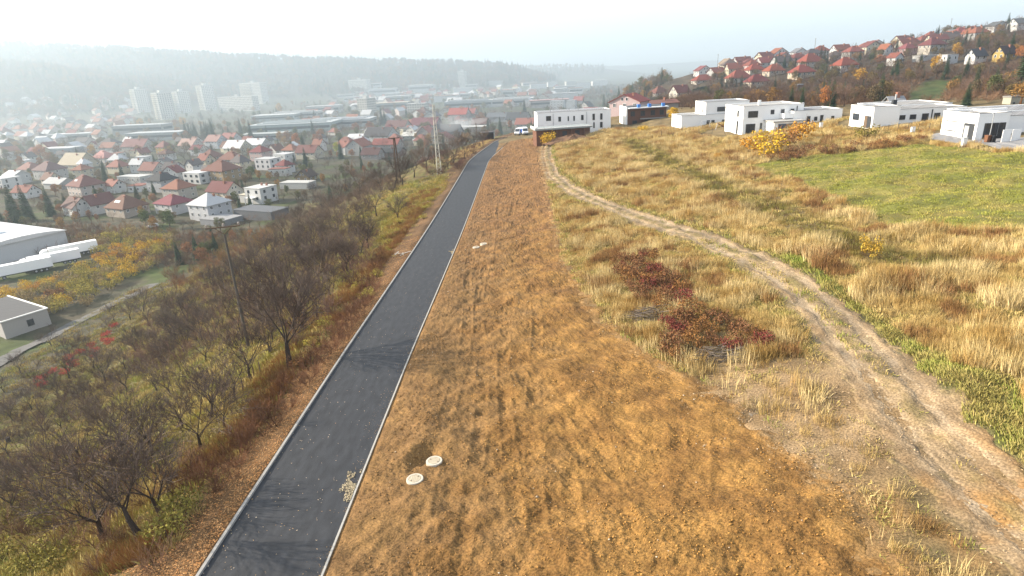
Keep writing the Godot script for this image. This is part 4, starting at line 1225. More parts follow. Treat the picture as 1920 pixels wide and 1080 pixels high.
func build_blocks_and_halls() -> void:
	tower(Vector2(-648.4, -1160.5), -34, 16, 22, 39, "leftmost tall apartment tower below the hazy hill", true)
	tower(Vector2(-529.7, -1008.6), -34, 16, 22, 39, "nearest apartment tower, standing lowest in front of the others", true)
	tower(Vector2(-576.6, -1165.0), -34, 16, 22, 36, "apartment tower third from the left, grey side in shade", true)
	tower(Vector2(-561.1, -1229.8), -34, 18, 24, 44, "apartment tower with banded balconies at the end of the long slab", true)
	tower(Vector2(-510.5, -1336.5), -26, 58, 18, 40, "broad cream apartment tower behind the long slab", true)
	tower(Vector2(-467.8, -1144.3), -26, 84, 14, 24, "long grey apartment slab with rows of small windows")
	tower(Vector2(-177.2, -839.0), -24, 15, 20, 21, "white narrow block with dark stair strip above the red roofs", false)
	tower(Vector2(-319.7, -1465.3), -18, 46, 20, 26, "pale grey slab tower at the foot of the wooded hill", false)
	tower(Vector2(-89.6, -1506.2), -16, 16, 16, 34, "faint grey tower far up the valley", false)
	tower(Vector2(-107.8, -817.6), -18, 24, 14, 12, "white low apartment block left of the lattice pylon", false)
	hall(Vector2(-209.3, -648.0), -4, 84, 44, 8, Color(0.42, 0.5, 0.5), Color(0.56, 0.6, 0.6), "wide factory hall with pale green roof", {lights = 3})
	hall(Vector2(-172.1, -674.5), -4, 70, 30, 7, Color(0.5, 0.53, 0.55), Color(0.6, 0.62, 0.64), "grey sloped factory hall right of the wide green one", {lights = 4})
	hall(Vector2(-292.5, -827.1), -4, 56, 26, 7, Color(0.45, 0.5, 0.5), Color(0.64, 0.66, 0.66), "long hall with white roof behind the wide green factory", {})
	hall(Vector2(-271.3, -848.1), -4, 60, 22, 8, Color(0.55, 0.57, 0.57), Color(0.66, 0.66, 0.64), "white hall with rooftop huts behind the factories", {lights = 2})
	hall(Vector2(-212.9, -566.6), -4, 40, 16, 5, Color(0.5, 0.52, 0.5), Color(0.45, 0.48, 0.47), "low grey annex in front of the wide green factory", {})
	hall(Vector2(-172.7, -954.1), -3, 70, 26, 9, Color(0.4, 0.42, 0.42), Color(0.56, 0.5, 0.4), "long hall with cream curved roof", {})
	hall(Vector2(-201.1, -1202.6), -3, 60, 26, 9, Color(0.5, 0.5, 0.5), Color(0.6, 0.6, 0.6), "grey hall behind the cream curved roof", {})
	hall(Vector2(-256.2, -1403.0), -3, 60, 26, 12, Color(0.58, 0.6, 0.62), Color(0.66, 0.67, 0.68), "long white office hall near the hill foot", {})
	hall(Vector2(-178.8, -1437.2), -3, 50, 30, 14, Color(0.62, 0.63, 0.62), Color(0.68, 0.68, 0.66), "white factory front with square porthole", {})
	hall(Vector2(-46.0, -886.2), -3, 66, 24, 9, Color(0.5, 0.53, 0.54), Color(0.5, 0.52, 0.54), "long grey industrial hall left of the green fir", {lights = 3})
	hall(Vector2(13.2, -883.9), -3, 60, 24, 9, Color(0.6, 0.6, 0.59), Color(0.66, 0.66, 0.65), "long white industrial hall above the lane's end", {lights = 2})
	hall(Vector2(60.1, -819.3), -3, 50, 20, 8, Color(0.5, 0.46, 0.44), Color(0.5, 0.3, 0.28), "hall with pinkish flat roof by the white block", {})
	hall(Vector2(-260.7, -940.4), -3, 50, 20, 10, Color(0.6, 0.6, 0.58), Color(0.6, 0.6, 0.6), "pale block left of the narrow white one", {})
	hall(Vector2(-409.2, -724.0), -10, 64, 18, 9, Color(0.36, 0.36, 0.36), Color(0.5, 0.52, 0.53), "long grey school building beyond the conifers", {})
	hall(Vector2(-339.8, -626.2), -10, 60, 18, 7, Color(0.42, 0.45, 0.46), Color(0.55, 0.57, 0.58), "low long white-roofed hall in front of the school", {})
	hall(Vector2(-461.6, -683.3), -10, 50, 16, 6, Color(0.45, 0.48, 0.5), Color(0.62, 0.63, 0.64), "long pale shed left of the conifers", {})
	hall(Vector2(-364.1, -519.3), -10, 30, 14, 6, Color(0.44, 0.47, 0.5), Color(0.6, 0.61, 0.62), "pale shed roof beside the big rust-coloured tree", {band = false})
	for k in 46:
		var u := rng.randf()
		var q: Vector2 = (Vector2(-373.7, -1321.9)).lerp(Vector2(83.3, -845.8), u).lerp((Vector2(-303.1, -1536.0)).lerp(Vector2(261.6, -1506.6), u), pow(rng.randf(), 0.7))
		if not clear_of(q, 16.0): continue
		hall(q, rng.randf_range(-12, 8), rng.randf_range(18, 44), rng.randf_range(12, 22), rng.randf_range(6, 12), [WHITE, GREYW, Color(0.55, 0.55, 0.52)][k % 3], [Color(0.66, 0.66, 0.66), Color(0.5, 0.5, 0.5), Color(0.45, 0.3, 0.25)][(k / 3) % 3], "pale flat-roofed hall in the far hazy valley", {band = k % 2 == 0, group = "far halls of the valley"})
	# warehouse and flat building at the left edge
	var p: Vector2 = Vector2(-150.41, -177.80)
	occupied.append(Vector3(p.x, p.y, 20))
	var t := top("warehouse", Vector3(p.x - 22, land(p.x, p.y), p.y - 24), -28, "white warehouse with shallow curved metal roof behind the parked trucks", "warehouse")
	boxes("wall", [[Vector3(-30, -3, -14), Vector3(16, 6, 12)]], wall_mat(Color(0.58, 0.6, 0.63)), t)
	var s := Shape.new()
	for k in 8:
		var z0 := -14.4 + 26.8 * k / 8.0
		var z1 := -14.4 + 26.8 * (k + 1) / 8.0
		var y0 := 6.0 + 1.3 * (1.0 - pow((z0 + 1.0) / 13.4, 2.0))
		var y1 := 6.0 + 1.3 * (1.0 - pow((z1 + 1.0) / 13.4, 2.0))
		s.quad(Vector3(-30.4, y0, z0), Vector3(-30.4, y1, z1), Vector3(16.4, y1, z1), Vector3(16.4, y0, z0))
		s.quad(Vector3(16.4, 5.9, z1), Vector3(16.4, 5.9, z0), Vector3(16.4, y0, z0), Vector3(16.4, y1, z1))
	part("roof", s, roof_mat(Color(0.72, 0.73, 0.75)), t)
	boxes("roof_light", [[Vector3(-30, 7.2, -2.2), Vector3(4, 7.8, 0.4)]], plain("skylight", lin(0.6, 0.65, 0.7)), t)
	boxes("door", [[Vector3(2, -2, 12.01), Vector3(6, 4.2, 12.1)]], roof_mat(Color(0.4, 0.42, 0.45)), t)
	p = Vector2(-111.50, -127.37)
	occupied.append(Vector3(p.x, p.y, 11))
	t = top("flat_building", ground(p), -32, "low whitewashed flat building with dark windows beside the old lane", "building")
	boxes("wall", [[Vector3(-19, -3, -7), Vector3(1, 3.9, 2)]], wall_mat(Color(0.52, 0.5, 0.48)), t)
	boxes("roof", [[Vector3(-19, 3.902, -7), Vector3(1, 4.0, 2)]], grained("tar_roof", lin(0.12, 0.12, 0.125), mats.soil_tex, 4.0), t)
	boxes("roof_edge", [[Vector3(-19.2, 3.95, 1.9), Vector3(1.2, 4.2, 2.2)], [Vector3(0.9, 3.952, -7.2), Vector3(1.21, 4.202, 1.898)], [Vector3(-19.2, 3.95, -7.2), Vector3(0.898, 4.2, -6.9)]], mats.frame_white, t)
	for x in [-14.0, -8.0, -2.5]: add_window(t, Vector3(x, 2.0, 2.02), 0, 1.3, 1.5, mats.frame_dark)
	add_window(t, Vector3(1.02, 2.0, -3.2), 90, 1.3, 1.5, mats.frame_dark)

# ---------------------------------------------------------------- white modern houses on the plateau

func wing(parent: Node3D, called: String, lo: Vector3, hi: Vector3, roof_col := Color(0.3, 0.3, 0.31), parapet := 0.28) -> void:
	var w := boxes(called, [[Vector3(lo.x, lo.y, lo.z), hi]], mats.render_white, parent)
	boxes("roof_membrane", [[Vector3(lo.x + 0.3, hi.y + 0.002, lo.z + 0.3), Vector3(hi.x - 0.3, hi.y + 0.06, hi.z - 0.3)]], grained("membrane_%d" % int(roof_col.r * 100), roof_col.linear_to_srgb(), mats.soil_tex, 5.0), w)
	boxes("parapet", [[Vector3(lo.x - 0.03, hi.y + 0.001, hi.z - 0.3), Vector3(hi.x + 0.03, hi.y + parapet, hi.z + 0.03)], [Vector3(lo.x - 0.03, hi.y + 0.001, lo.z - 0.03), Vector3(hi.x + 0.03, hi.y + parapet, lo.z + 0.3)], [Vector3(lo.x - 0.028, hi.y + 0.001, lo.z + 0.302), Vector3(lo.x + 0.3, hi.y + parapet - 0.002, hi.z - 0.302)], [Vector3(hi.x - 0.3, hi.y + 0.001, lo.z + 0.302), Vector3(hi.x + 0.028, hi.y + parapet - 0.002, hi.z - 0.302)]], mats.render_white, w)
	boxes("flashing", [[Vector3(lo.x - 0.06, hi.y + parapet + 0.002, hi.z - 0.1), Vector3(hi.x + 0.06, hi.y + parapet + 0.05, hi.z + 0.07)], [Vector3(lo.x - 0.07, hi.y + parapet + 0.002, lo.z), Vector3(lo.x + 0.1, hi.y + parapet + 0.048, hi.z - 0.102)]], mats.frame_dark, w)

func build_modern_buildings() -> void:
	# two-storey row house at the end of the track, 24 m long
	var p: Vector2 = Vector2(34.92, -205.61)
	var t := top("row_house", Vector3(p.x, land(p.x, p.y), p.y), 3, "white two-storey row house at the far end of the track", "house")
	occupied.append(Vector3(p.x - 12, p.y - 5, 13))
	wing(t, "wall", Vector3(-24, -6, -9), Vector3(0, 5.6, 0))
	for w in [[-20.3, 4.0, 1.6, 1.5], [-16.7, 3.6, 0.85, 1.5], [-13.9, 3.6, 0.4, 1.5], [-12.0, 3.6, 0.5, 1.5], [-9.3, 3.7, 0.8, 1.6], [-5.6, 3.7, 0.75, 1.95], [-3.1, 3.7, 0.75, 1.95], [-5.5, 1.1, 0.45, 1.8], [-3.1, 1.1, 0.85, 1.8]]:
		add_window(t, Vector3(w[0], w[1], 0.02), 0, w[2], w[3], mats.frame_dark)
	for x in [-18.8, -7.9]: boxes("downpipe", [[Vector3(x - 0.06, 0, 0.01), Vector3(x + 0.06, 5.4, 0.13)]], mats.steel, t)
	for x in [-19.2, -13.0, -10.0]: boxes("vent_pipe", [[Vector3(x - 0.1, 5.6, -4), Vector3(x + 0.1, 6.6, -3.8)]], mats.steel, t)
	# big white house of two volumes with slate-blue garage
	p = Vector2(56.14, -147.65)
	t = top("white_villa", Vector3(p.x, land(p.x, p.y), p.y), 2, "large two-storey white cubic villa with slate-blue garage door", "house")
	occupied.append(Vector3(p.x + 4, p.y - 7, 13))
	wing(t, "wall", Vector3(0, -3, -11), Vector3(14.3, 6.2, 0), Color(0.5, 0.49, 0.47))
	add_window(t, Vector3(2.3, 4.6, 0.02), 0, 2.3, 1.5, mats.frame_dark)
	for x in [6.9, 9.3, 11.6]: add_window(t, Vector3(x, 4.9, 0.02), 0, 0.85, 1.0, mats.frame_dark)
	add_window(t, Vector3(1.9, 1.2, 0.02), 0, 2.2, 2.5, mats.frame_dark)
	add_window(t, Vector3(4.4, 1.4, 0.02), 0, 0.5, 2.3, mats.frame_dark)
	add_window(t, Vector3(-0.02, 1.5, -3.0), -90, 0.9, 3.0, mats.frame_dark)
	add_window(t, Vector3(-0.02, 4.7, -3.0), -90, 0.9, 1.5, mats.frame_dark)
	boxes("downpipe", [[Vector3(12.6, 0, 0.01), Vector3(12.75, 6.0, 0.14)]], mats.frame_dark, t)
	boxes("chimney", [[Vector3(5.4, 6.2, -5), Vector3(6.0, 7.4, -4.4)]], mats.frame_white, t)
	boxes("garage", [[Vector3(5.2, -3, 0.005), Vector3(12.2, 3.0, 5.0)]], mats.render_white, t)
	boxes("garage_roof", [[Vector3(4.9, 3.002, 0.007), Vector3(12.5, 3.25, 5.3)]], grained("membrane_50", lin(0.5, 0.49, 0.47), mats.soil_tex, 5.0), t)
	var door := boxes("garage_door", [[Vector3(6.2, 0.0, 5.005), Vector3(12.0, 2.6, 5.06)]], plain("slate_blue", lin(0.07, 0.085, 0.12), 0.6), t)
	for k in 4: boxes("panel", [[Vector3(6.25, 0.08 + k * 0.64, 5.062), Vector3(11.95, 0.66 + k * 0.64, 5.09)]], mats.slate_blue, door)
	# its lower neighbour behind, with a long strip window
	p = Vector2(49.46, -175.26)
	t = top("white_villa", Vector3(p.x, land(p.x, p.y), p.y), 2, "white stepped villa with strip window behind the playground lawn", "house")
	occupied.append(Vector3(p.x + 8, p.y - 5, 12))
	wing(t, "wall", Vector3(0, -3, -9), Vector3(19, 3.3, 0), Color(0.36, 0.36, 0.36))
	wing(t, "upper_wall", Vector3(6.8, 3.35, -9), Vector3(19, 6.6, -0.3), Color(0.3, 0.3, 0.31))
	for k in 3: add_window(t, Vector3(11.0 + k * 2.1, 4.8, -0.28), 0, 2.0, 1.2, mats.frame_dark, "window", false)
	add_window(t, Vector3(6.78, 4.9, -2.5), -90, 0.9, 2.2, mats.frame_white)
	for w in [[7.6, 0.9], [8.9, 0.9], [11.9, 0.9]]: add_window(t, Vector3(w[0], 1.4, 0.02), 0, w[1], 1.2, mats.frame_dark)
	for k in 2: add_window(t, Vector3(14.2 + k * 1.7, 1.4, 0.02), 0, 1.6, 1.2, mats.frame_dark, "window", false)
	# grey-white low house between
	p = Vector2(67.16, -142.82)
	t = top("low_house", Vector3(p.x, land(p.x, p.y) - 0.3, p.y - 3), 2, "low grey-white flat house between the villa and the long bungalow", "house")
	occupied.append(Vector3(p.x + 6, p.y - 6, 8))
	wing(t, "wall", Vector3(0, -3, -9), Vector3(11.5, 3.5, 0), Color(0.3, 0.3, 0.31))
	boxes("balcony", [[Vector3(-2.2, 2.2, -5), Vector3(-0.01, 2.4, -0.1)], [Vector3(-2.2, 2.402, -5), Vector3(-2.1, 3.3, -0.1)], [Vector3(-2.098, 2.402, -0.2), Vector3(-0.012, 3.298, -0.1)]], mats.render_white, t)
	for w in [[3.6, 0.8, 1.3], [5.3, 0.7, 0.9], [6.7, 0.7, 1.5], [9.3, 0.7, 0.8]]: add_window(t, Vector3(w[0], 1.8, 0.02), 0, w[1], w[2], mats.frame_dark)
	boxes("flue", [[Vector3(3.3, 3.5, -3), Vector3(3.6, 5.4, -2.7)]], mats.steel, t)
	# long bungalow: square front block and a long wing to the right
	p = Vector2(74.52, -126.16)
	t = top("bungalow", Vector3(p.x, land(p.x, p.y), p.y), 0, "long white bungalow with grey flat roof and a row of five windows", "house")
	occupied.append(Vector3(p.x + 8, p.y - 6, 13))
	wing(t, "wall", Vector3(-0.3, -3, -8.6), Vector3(5.0, 3.9, 0), Color(0.35, 0.34, 0.33), 0.35)
	wing(t, "wing_wall", Vector3(1.0, -3, -10.8), Vector3(19.2, 3.2, -1.2), Color(0.35, 0.34, 0.33), 0.2)
	wing(t, "rear_wing", Vector3(8.5, -3, -22.0), Vector3(23.0, 3.2, -10.9), Color(0.35, 0.34, 0.33), 0.2)
	add_window(t, Vector3(-0.32, 1.9, -6.2), -90, 2.4, 1.35, mats.frame_dark)
	boxes("porch", [[Vector3(-0.34, 0, -3.0), Vector3(-0.3, 2.4, -0.5)]], mats.frame_dark, t)
	boxes("door", [[Vector3(-0.37, 0, -2.9), Vector3(-0.345, 2.3, -1.9)]], mats.wood, t)
	for w in [[6.3, 1.8, 1.25, 0.9], [8.5, 1.8, 1.25, 0.95], [11.0, 1.6, 1.3, 1.5], [13.4, 1.8, 1.2, 1.1], [16.0, 1.8, 1.1, 1.1], [17.4, 1.8, 0.45, 1.1]]: add_window(t, Vector3(w[0], w[1], -1.18), 0, w[2], w[3], mats.frame_dark)
	boxes("downpipe", [[Vector3(12.2, 0, -1.19), Vector3(12.35, 3.1, -1.05)]], mats.frame_dark, t)
	boxes("chimney", [[Vector3(7.2, 3.2, -7), Vector3(8.0, 4.9, -6.3)]], mats.frame_dark, t)
	boxes("flue", [[Vector3(7.7, 4.9, -6.8), Vector3(7.95, 6.0, -6.55)]], mats.steel, t)
	# front right bungalow
	p = Vector2(75.79, -99.12)
	t = top("bungalow", Vector3(p.x, land(p.x, p.y), p.y), 0, "white bungalow with shuttered window and glazed porch by the driveway", "house")
	occupied.append(Vector3(p.x + 8, p.y - 5, 12))
	wing(t, "wall", Vector3(-0.6, -3, -8.2), Vector3(4.4, 4.0, 0), Color(0.35, 0.35, 0.35), 0.35)
	wing(t, "wing_wall", Vector3(1.2, -3, -9.5), Vector3(24, 3.4, -1.4), Color(0.3, 0.3, 0.3), 0.2)
	wing(t, "rear_wing", Vector3(7.5, -3, -19.0), Vector3(26, 3.4, -9.6), Color(0.3, 0.3, 0.3), 0.2)
	boxes("shutter", [[Vector3(-0.66, 1.25, -7.2), Vector3(-0.6, 2.7, -4.6)]], plain("shutter_grey", lin(0.4, 0.41, 0.42), 0.6), t)
	boxes("sill", [[Vector3(-0.7, 1.13, -7.3), Vector3(-0.598, 1.248, -4.5)]], mats.frame_dark, t)
	boxes("shutter_box", [[Vector3(-0.7, 2.702, -7.3), Vector3(-0.598, 2.8, -4.5)]], mats.frame_dark, t)
	boxes("porch", [[Vector3(-0.63, 0, -2.9), Vector3(-0.6, 2.7, -0.5)]], mats.frame_dark, t)
	boxes("door", [[Vector3(-0.67, 0, -2.6), Vector3(-0.64, 2.3, -1.6)]], mats.steel, t)
	for k in 3: add_window(t, Vector3(1.1 + k * 1.15, 1.5, 0.02), 0, 1.05, 2.6, mats.frame_dark)
	add_window(t, Vector3(9.5, 2.0, -1.38), 0, 1.6, 1.3, mats.frame_dark)
	boxes("roof_unit", [[Vector3(2.2, 3.5, -9.6), Vector3(3.2, 4.4, -8.8)]], mats.steel, t)
	boxes("roof_parapet", [[Vector3(7, 3.602, -10.8), Vector3(12, 4.0, -10.4)]], mats.render_white, t)

func build_construction_site() -> void:
	# unfinished low brick building before the row house
	var p: Vector2 = Vector2(26.63, -192.41)
	var t := top("brick_shell", Vector3(p.x, land(p.x, p.y), p.y), 8, "unfinished single-storey brick building with grey-green flat roof", "building")
	occupied.append(Vector3(p.x - 8, p.y - 4, 10))
	var clay := grained("clay_block", lin(0.2, 0.1, 0.066), mats.speck_tex, 0.9)
	boxes("wall", [[Vector3(-16.8, -3, -7), Vector3(0, 2.9, -1)]], clay, t)
	boxes("roof", [[Vector3(-17.4, 2.902, -7.6), Vector3(0.5, 3.35, 0)]], roof_mat(Color(0.36, 0.4, 0.4)), t)
	boxes("parapet", [[Vector3(-17.4, 3.352, -7.6), Vector3(-17.0, 3.8, 0)], [Vector3(-16.99, 3.352, -0.3), Vector3(0.5, 3.5, 0)]], mats.frame_white, t)
	for x in [-15.0, -10.5, -6.0, -1.8]: boxes("post", [[Vector3(x - 0.15, -2, -0.5), Vector3(x + 0.15, 2.9, -0.2)]], clay, t)
	for x in [-13.0, -8.0, -4.0]: boxes("opening", [[Vector3(x - 0.7, 0.6, -0.998), Vector3(x + 0.7, 2.2, -0.97)]], mats.frame_dark, t)
	# two-storey brick duplex with blue wrapped pillars
	p = Vector2(41.07, -209.44)
	t = top("brick_duplex", Vector3(p.x, land(p.x, p.y), p.y), 4, "unfinished brick duplex with blue sheeting on its roof edge", "building")
	occupied.append(Vector3(p.x + 7, p.y - 4, 9))
	boxes("wall", [[Vector3(0, -3, -8), Vector3(13.2, 5.0, 0)]], clay, t)
	boxes("side_wall", [[Vector3(-0.5, -3, -8.1), Vector3(-0.005, 5.6, 0.2)]], mats.render_white, t)
	boxes("roof", [[Vector3(0.2, 5.002, -8), Vector3(13.6, 5.3, 1.2)]], mats.frame_white, t)
	boxes("roof_membrane", [[Vector3(0.4, 5.302, -7.6), Vector3(13.2, 5.5, -1.0)]], mats.frame_dark, t)
	var blue := plain("blue_sheet", lin(0.06, 0.2, 0.55), 0.6)
	for x in [3.6, 7.2, 11.8]: boxes("blue_wrap", [[Vector3(x - 0.5, 5.302, 0.2), Vector3(x + 0.5, 6.3, 1.0)]], blue, t)
	for x in [1.8, 5.2, 8.6, 11.6]: add_window(t, Vector3(x, 3.3, 0.02), 0, 1.4, 1.6, mats.frame_dark)
	boxes("balcony", [[Vector3(4.2, 1.5, 0.005), Vector3(13.0, 1.75, 1.4)]], mats.concrete, t)
	for x in [2.5, 6.8, 10.4]: add_window(t, Vector3(x, 0.4, 0.02), 0, 1.6, 1.5, mats.frame_dark)
	# spoil heap in front of the brick shell
	var s := Shape.new()
	heap(s, 8.5, 3.0, 2.3)
	var a: Vector2 = (Vector2(26.63, -192.41)) + Vector2(-6.5, 4.6)
	var o := part("spoil_heap", s, grained("spoil", lin(0.24, 0.14, 0.085), mats.soil_tex, 1.8, 0.95, 6.0), self)
	o.position = ground(a, -0.1)
	tag(o, "dark brown spoil heap in front of the unfinished brick building", "heap")
	# dark shed at the end of the lane
	p = Vector2(1.88, -226.80)
	var lane: Vector2 = lane_points(230.0, 231.0, 1.0)[0] + Vector2(-6.0, 0.0)
	t = top("shed", ground(lane, 0.3), 12, "black wooden shed with light door at the end of the lane", "shed")
	boxes("wall", [[Vector3(-2.0, -2.0, -1.6), Vector3(2.0, 2.5, 1.6)]], plain("black_wood", lin(0.022, 0.016, 0.015)), t)
	boxes("roof", [[Vector3(-2.3, 2.502, -1.9), Vector3(2.3, 2.7, 1.9)]], roof_mat(Color(0.1, 0.1, 0.11)), t)
	boxes("door", [[Vector3(2.01, -0.3, -1.0), Vector3(2.4, 2.1, 0.6)]], mats.steel, t)

func heap(s: Shape, rx: float, rz: float, h: float) -> void:
	var rows := []
	for j in 7:
		var k := j / 6.0
		var row := []
		for i in 22:
			var a := TAU * i / 22.0
			var f := (1.0 - k) * (1.0 + 0.3 * mid.get_noise_2d(i * 9.0, j * 5.0))
			row.append(Vector3(cos(a) * rx * f, h * (1.0 - pow(1.0 - k, 1.6)) * (1.0 + 0.35 * mid.get_noise_2d(i * 17.0, 60.0 + j * 11.0)), -sin(a) * rz * f))
		rows.append(row)
	for j in 6:
		for i in 22:
			s.quad(rows[j][i], rows[j][(i + 1) % 22], rows[j + 1][(i + 1) % 22], rows[j + 1][i])

# ---------------------------------------------------------------- poles and wires

func wire(called: String, a: Vector3, b: Vector3, sag: float, label: String, r := 0.022) -> void:
	var s := Shape.new()
	var last := a
	for i in range(1, 17):
		var t := i / 16.0
		var q := a.lerp(b, t) - Vector3.UP * sag * 4.0 * t * (1.0 - t)
		s.tube(last, q, r, r, 4)
		last = q
	tag(part(called, s, plain("wire", lin(0.16, 0.16, 0.17), 0.5), self), label, "wire", "overhead wires")

func build_poles() -> void:
	# round concrete pole with a straight crossarm and three insulators
	var p := ground(Vector2(-30.98, -65.37))
	var h := 13.57
	var t := top("power_pole", p, 12, "tall power pole with straight crossarm and three insulators above the thicket", "power pole", "")
	var s := Shape.new()
	s.lathe([Vector2(0.2, -1.0), Vector2(0.19, 0.0), Vector2(0.12, h), Vector2(0.0, h)], 10)
	part("pole", s, grained("pole_wood", lin(0.13, 0.115, 0.1), mats.speck_tex, 0.5), t)
	s = Shape.new()
	s.box(Vector3(-1.75, h + 0.72, -0.06), Vector3(1.75, h + 0.84, 0.06))
	part("crossarm", s, mats.rust, t)
	s = Shape.new()
	s.tube(Vector3(0, h - 0.05, 0), Vector3(-0.85, h + 0.72, 0), 0.045, 0.045, 5)
	s.tube(Vector3(0, h - 0.05, 0), Vector3(0.85, h + 0.72, 0), 0.045, 0.045, 5)
	part("brace", s, mats.rust, t)
	for x in [-1.65, 0.1, 1.65]:
		s = Shape.new()
		s.lathe([Vector2(0.05, 0), Vector2(0.05, 0.12), Vector2(0.12, 0.13), Vector2(0.1, 0.2), Vector2(0.13, 0.24), Vector2(0.08, 0.36), Vector2(0.0, 0.38)], 8)
		part("insulator", s, mats.insulator, t).position = Vector3(x, h + 0.84, 0)
	# dark double post by the red roofs
	p = ground(Vector2(-28.28, -161.86))
	h = 11.54
	t = top("power_pole", p, 8, "dark twin-legged power pole with short crossarm beside the bare trees", "power pole")
	s = Shape.new()
	s.tube(Vector3(-0.55, -1, 0), Vector3(-0.14, h, 0), 0.2, 0.15, 8)
	part("leg", s, mats.rust, t)
	s = Shape.new()
	s.tube(Vector3(0.55, -1, 0), Vector3(0.14, h, 0), 0.2, 0.15, 8)
	part("leg", s, mats.rust, t)
	boxes("crossarm", [[Vector3(-1.5, h - 0.1, -0.09), Vector3(1.5, h + 0.12, 0.09)]], mats.rust, t)
	boxes("tie", [[Vector3(-0.4, h * 0.45, -0.06), Vector3(0.4, h * 0.45 + 0.2, 0.06)]], mats.rust, t)
	for x in [-1.4, 0.0, 1.4]: boxes("insulator", [[Vector3(x - 0.08, h + 0.12, -0.08), Vector3(x + 0.08, h + 0.5, 0.08)]], mats.insulator, t)
	var dark_top := p + Vector3.UP * (h + 0.4)
	# slender lattice pylon
	p = ground(Vector2(-16.95, -157.33))
	h = 16.99
	t = top("lattice_pylon", p, 6, "slender steel lattice pylon standing beside the lane", "pylon")
	var legs := []
	for k in 4:
		var q := Vector3(1 if k % 2 else -1, 0, 1 if k < 2 else -1)
		s = Shape.new()
		s.tube(q * 0.55 - Vector3.UP, q * 0.2 + Vector3.UP * h, 0.1, 0.08, 4)
		part("leg", s, plain("lattice_steel", lin(0.42, 0.41, 0.36), 0.6), t)
	s = Shape.new()
	var cells := 17
	for k in cells:
		var y0 := h * k / cells
		var y1 := h * (k + 1) / cells
		var r0 := lerpf(0.55, 0.2, float(k) / cells)
		var r1 := lerpf(0.55, 0.2, (k + 1.0) / cells)
		for f in 4:
			var a := Vector3(-r0, y0, r0).rotated(Vector3.UP, f * PI / 2)
			var b := Vector3(r1, y1, r1).rotated(Vector3.UP, f * PI / 2)
			var c := Vector3(r0, y0, r0).rotated(Vector3.UP, f * PI / 2)
			var d := Vector3(-r1, y1, r1).rotated(Vector3.UP, f * PI / 2)
			if k % 2: s.tube(a, b, 0.055, 0.055, 3)
			else: s.tube(c, d, 0.055, 0.055, 3)
	part("lattice", s, mats.lattice_steel, t)
	for y in [h * 0.82, h * 0.55]: boxes("crossarm", [[Vector3(-1.4, y, -0.07), Vector3(1.4, y + 0.14, 0.07)]], mats.lattice_steel, t)
	var pylon_top := p + Vector3.UP * h * 0.83
	# leaning lattice pole down by the old houses
	p = ground(Vector2(-161.05, -228.83))
	h = 12.08
	t = top("lattice_pole", p, 0, "thin dark lattice pole in front of the old white houses", "power pole")
	s = Shape.new()
	for x in [-0.28, 0.28]: s.tube(Vector3(x, -1, 0), Vector3(x * 0.5, h, 0), 0.09, 0.07, 4)
	for k in 9: s.tube(Vector3(-0.26 if k % 2 else 0.26, h * k / 9.0, 0), Vector3(0.2 if k % 2 else -0.2, h * (k + 1) / 9.0, 0), 0.05, 0.05, 3)
	part("pole", s, mats.rust, t)
	boxes("crossarm", [[Vector3(-1.2, h - 0.5, -0.08), Vector3(1.2, h - 0.32, 0.08)]], mats.rust, t)
	var low_top := p + Vector3.UP * (h - 0.3)
	for k in 3:
		wire("power_line", low_top + Vector3(-1.1 + k * 1.1, k * 0.5, 0), low_top + Vector3(-75, 2.0 + k * 0.6, 14.0 + k), 0.8, ["lowest", "middle", "highest"][k] + " overhead wire from the thin lattice pole to the left edge", 0.022)
	for k in 2: wire("power_line", dark_top + Vector3(-1.2 + k * 2.4, 0, 0), pylon_top + Vector3(-1.2 + k * 2.4, 0, 0), 0.5, ["left", "right"][k] + " overhead wire between the dark pole and the lattice pylon", 0.025)
	# plain thin poles
	var thin := [[Vector2(-1.78, -222.93), 7.5, "thin wooden pole beside the black shed", "telephone_pole"], [Vector2(208.1, -431.5), 11.0, "thin mast rising above the dark-roofed skyline house", "mast"], [Vector2(310.0, -451.4), 10.0, "thin mast at the hill's upper edge", "mast"], [Vector2(275.8, -389.4), 6.0, "short pale pole below the upper red roofs", "mast"], [Vector2(156.6, -468.3), 10.0, "thin mast left of the tan ridge house", "mast"]]
	for m in thin:
		var g := ground(m[0])
		if m[3] == "telephone_pole":
			var q: Vector2 = lane_points(222.0, 223.0, 1.0)[0] + Vector2(-7.0, 0.0)
			g = ground(q)
		var o := top(m[3], g, 0, m[2], "pole")
		s = Shape.new()
		s.tube(Vector3.DOWN, Vector3.UP * m[1], 0.14, 0.1, 6, true)
		part("shaft", s, mats.wood, o)
		boxes("head", [[Vector3(-0.5, m[1] - 0.5, -0.05), Vector3(0.5, m[1] - 0.38, 0.05)]], mats.wood, o)
	# street lamp by the bungalow
	p = ground(Vector2(74.97, -95.85))
	t = top("street_lamp", p, 0, "grey street lamp before the bungalow's glazed porch", "street lamp")
	s = Shape.new()
	s.tube(Vector3.DOWN, Vector3.UP * 4.6, 0.07, 0.05, 8)
	part("post", s, mats.steel, t)
	boxes("lamp_head", [[Vector3(-0.3, 4.6, -0.14), Vector3(0.3, 4.72, 0.14)]], mats.frame_white, t)
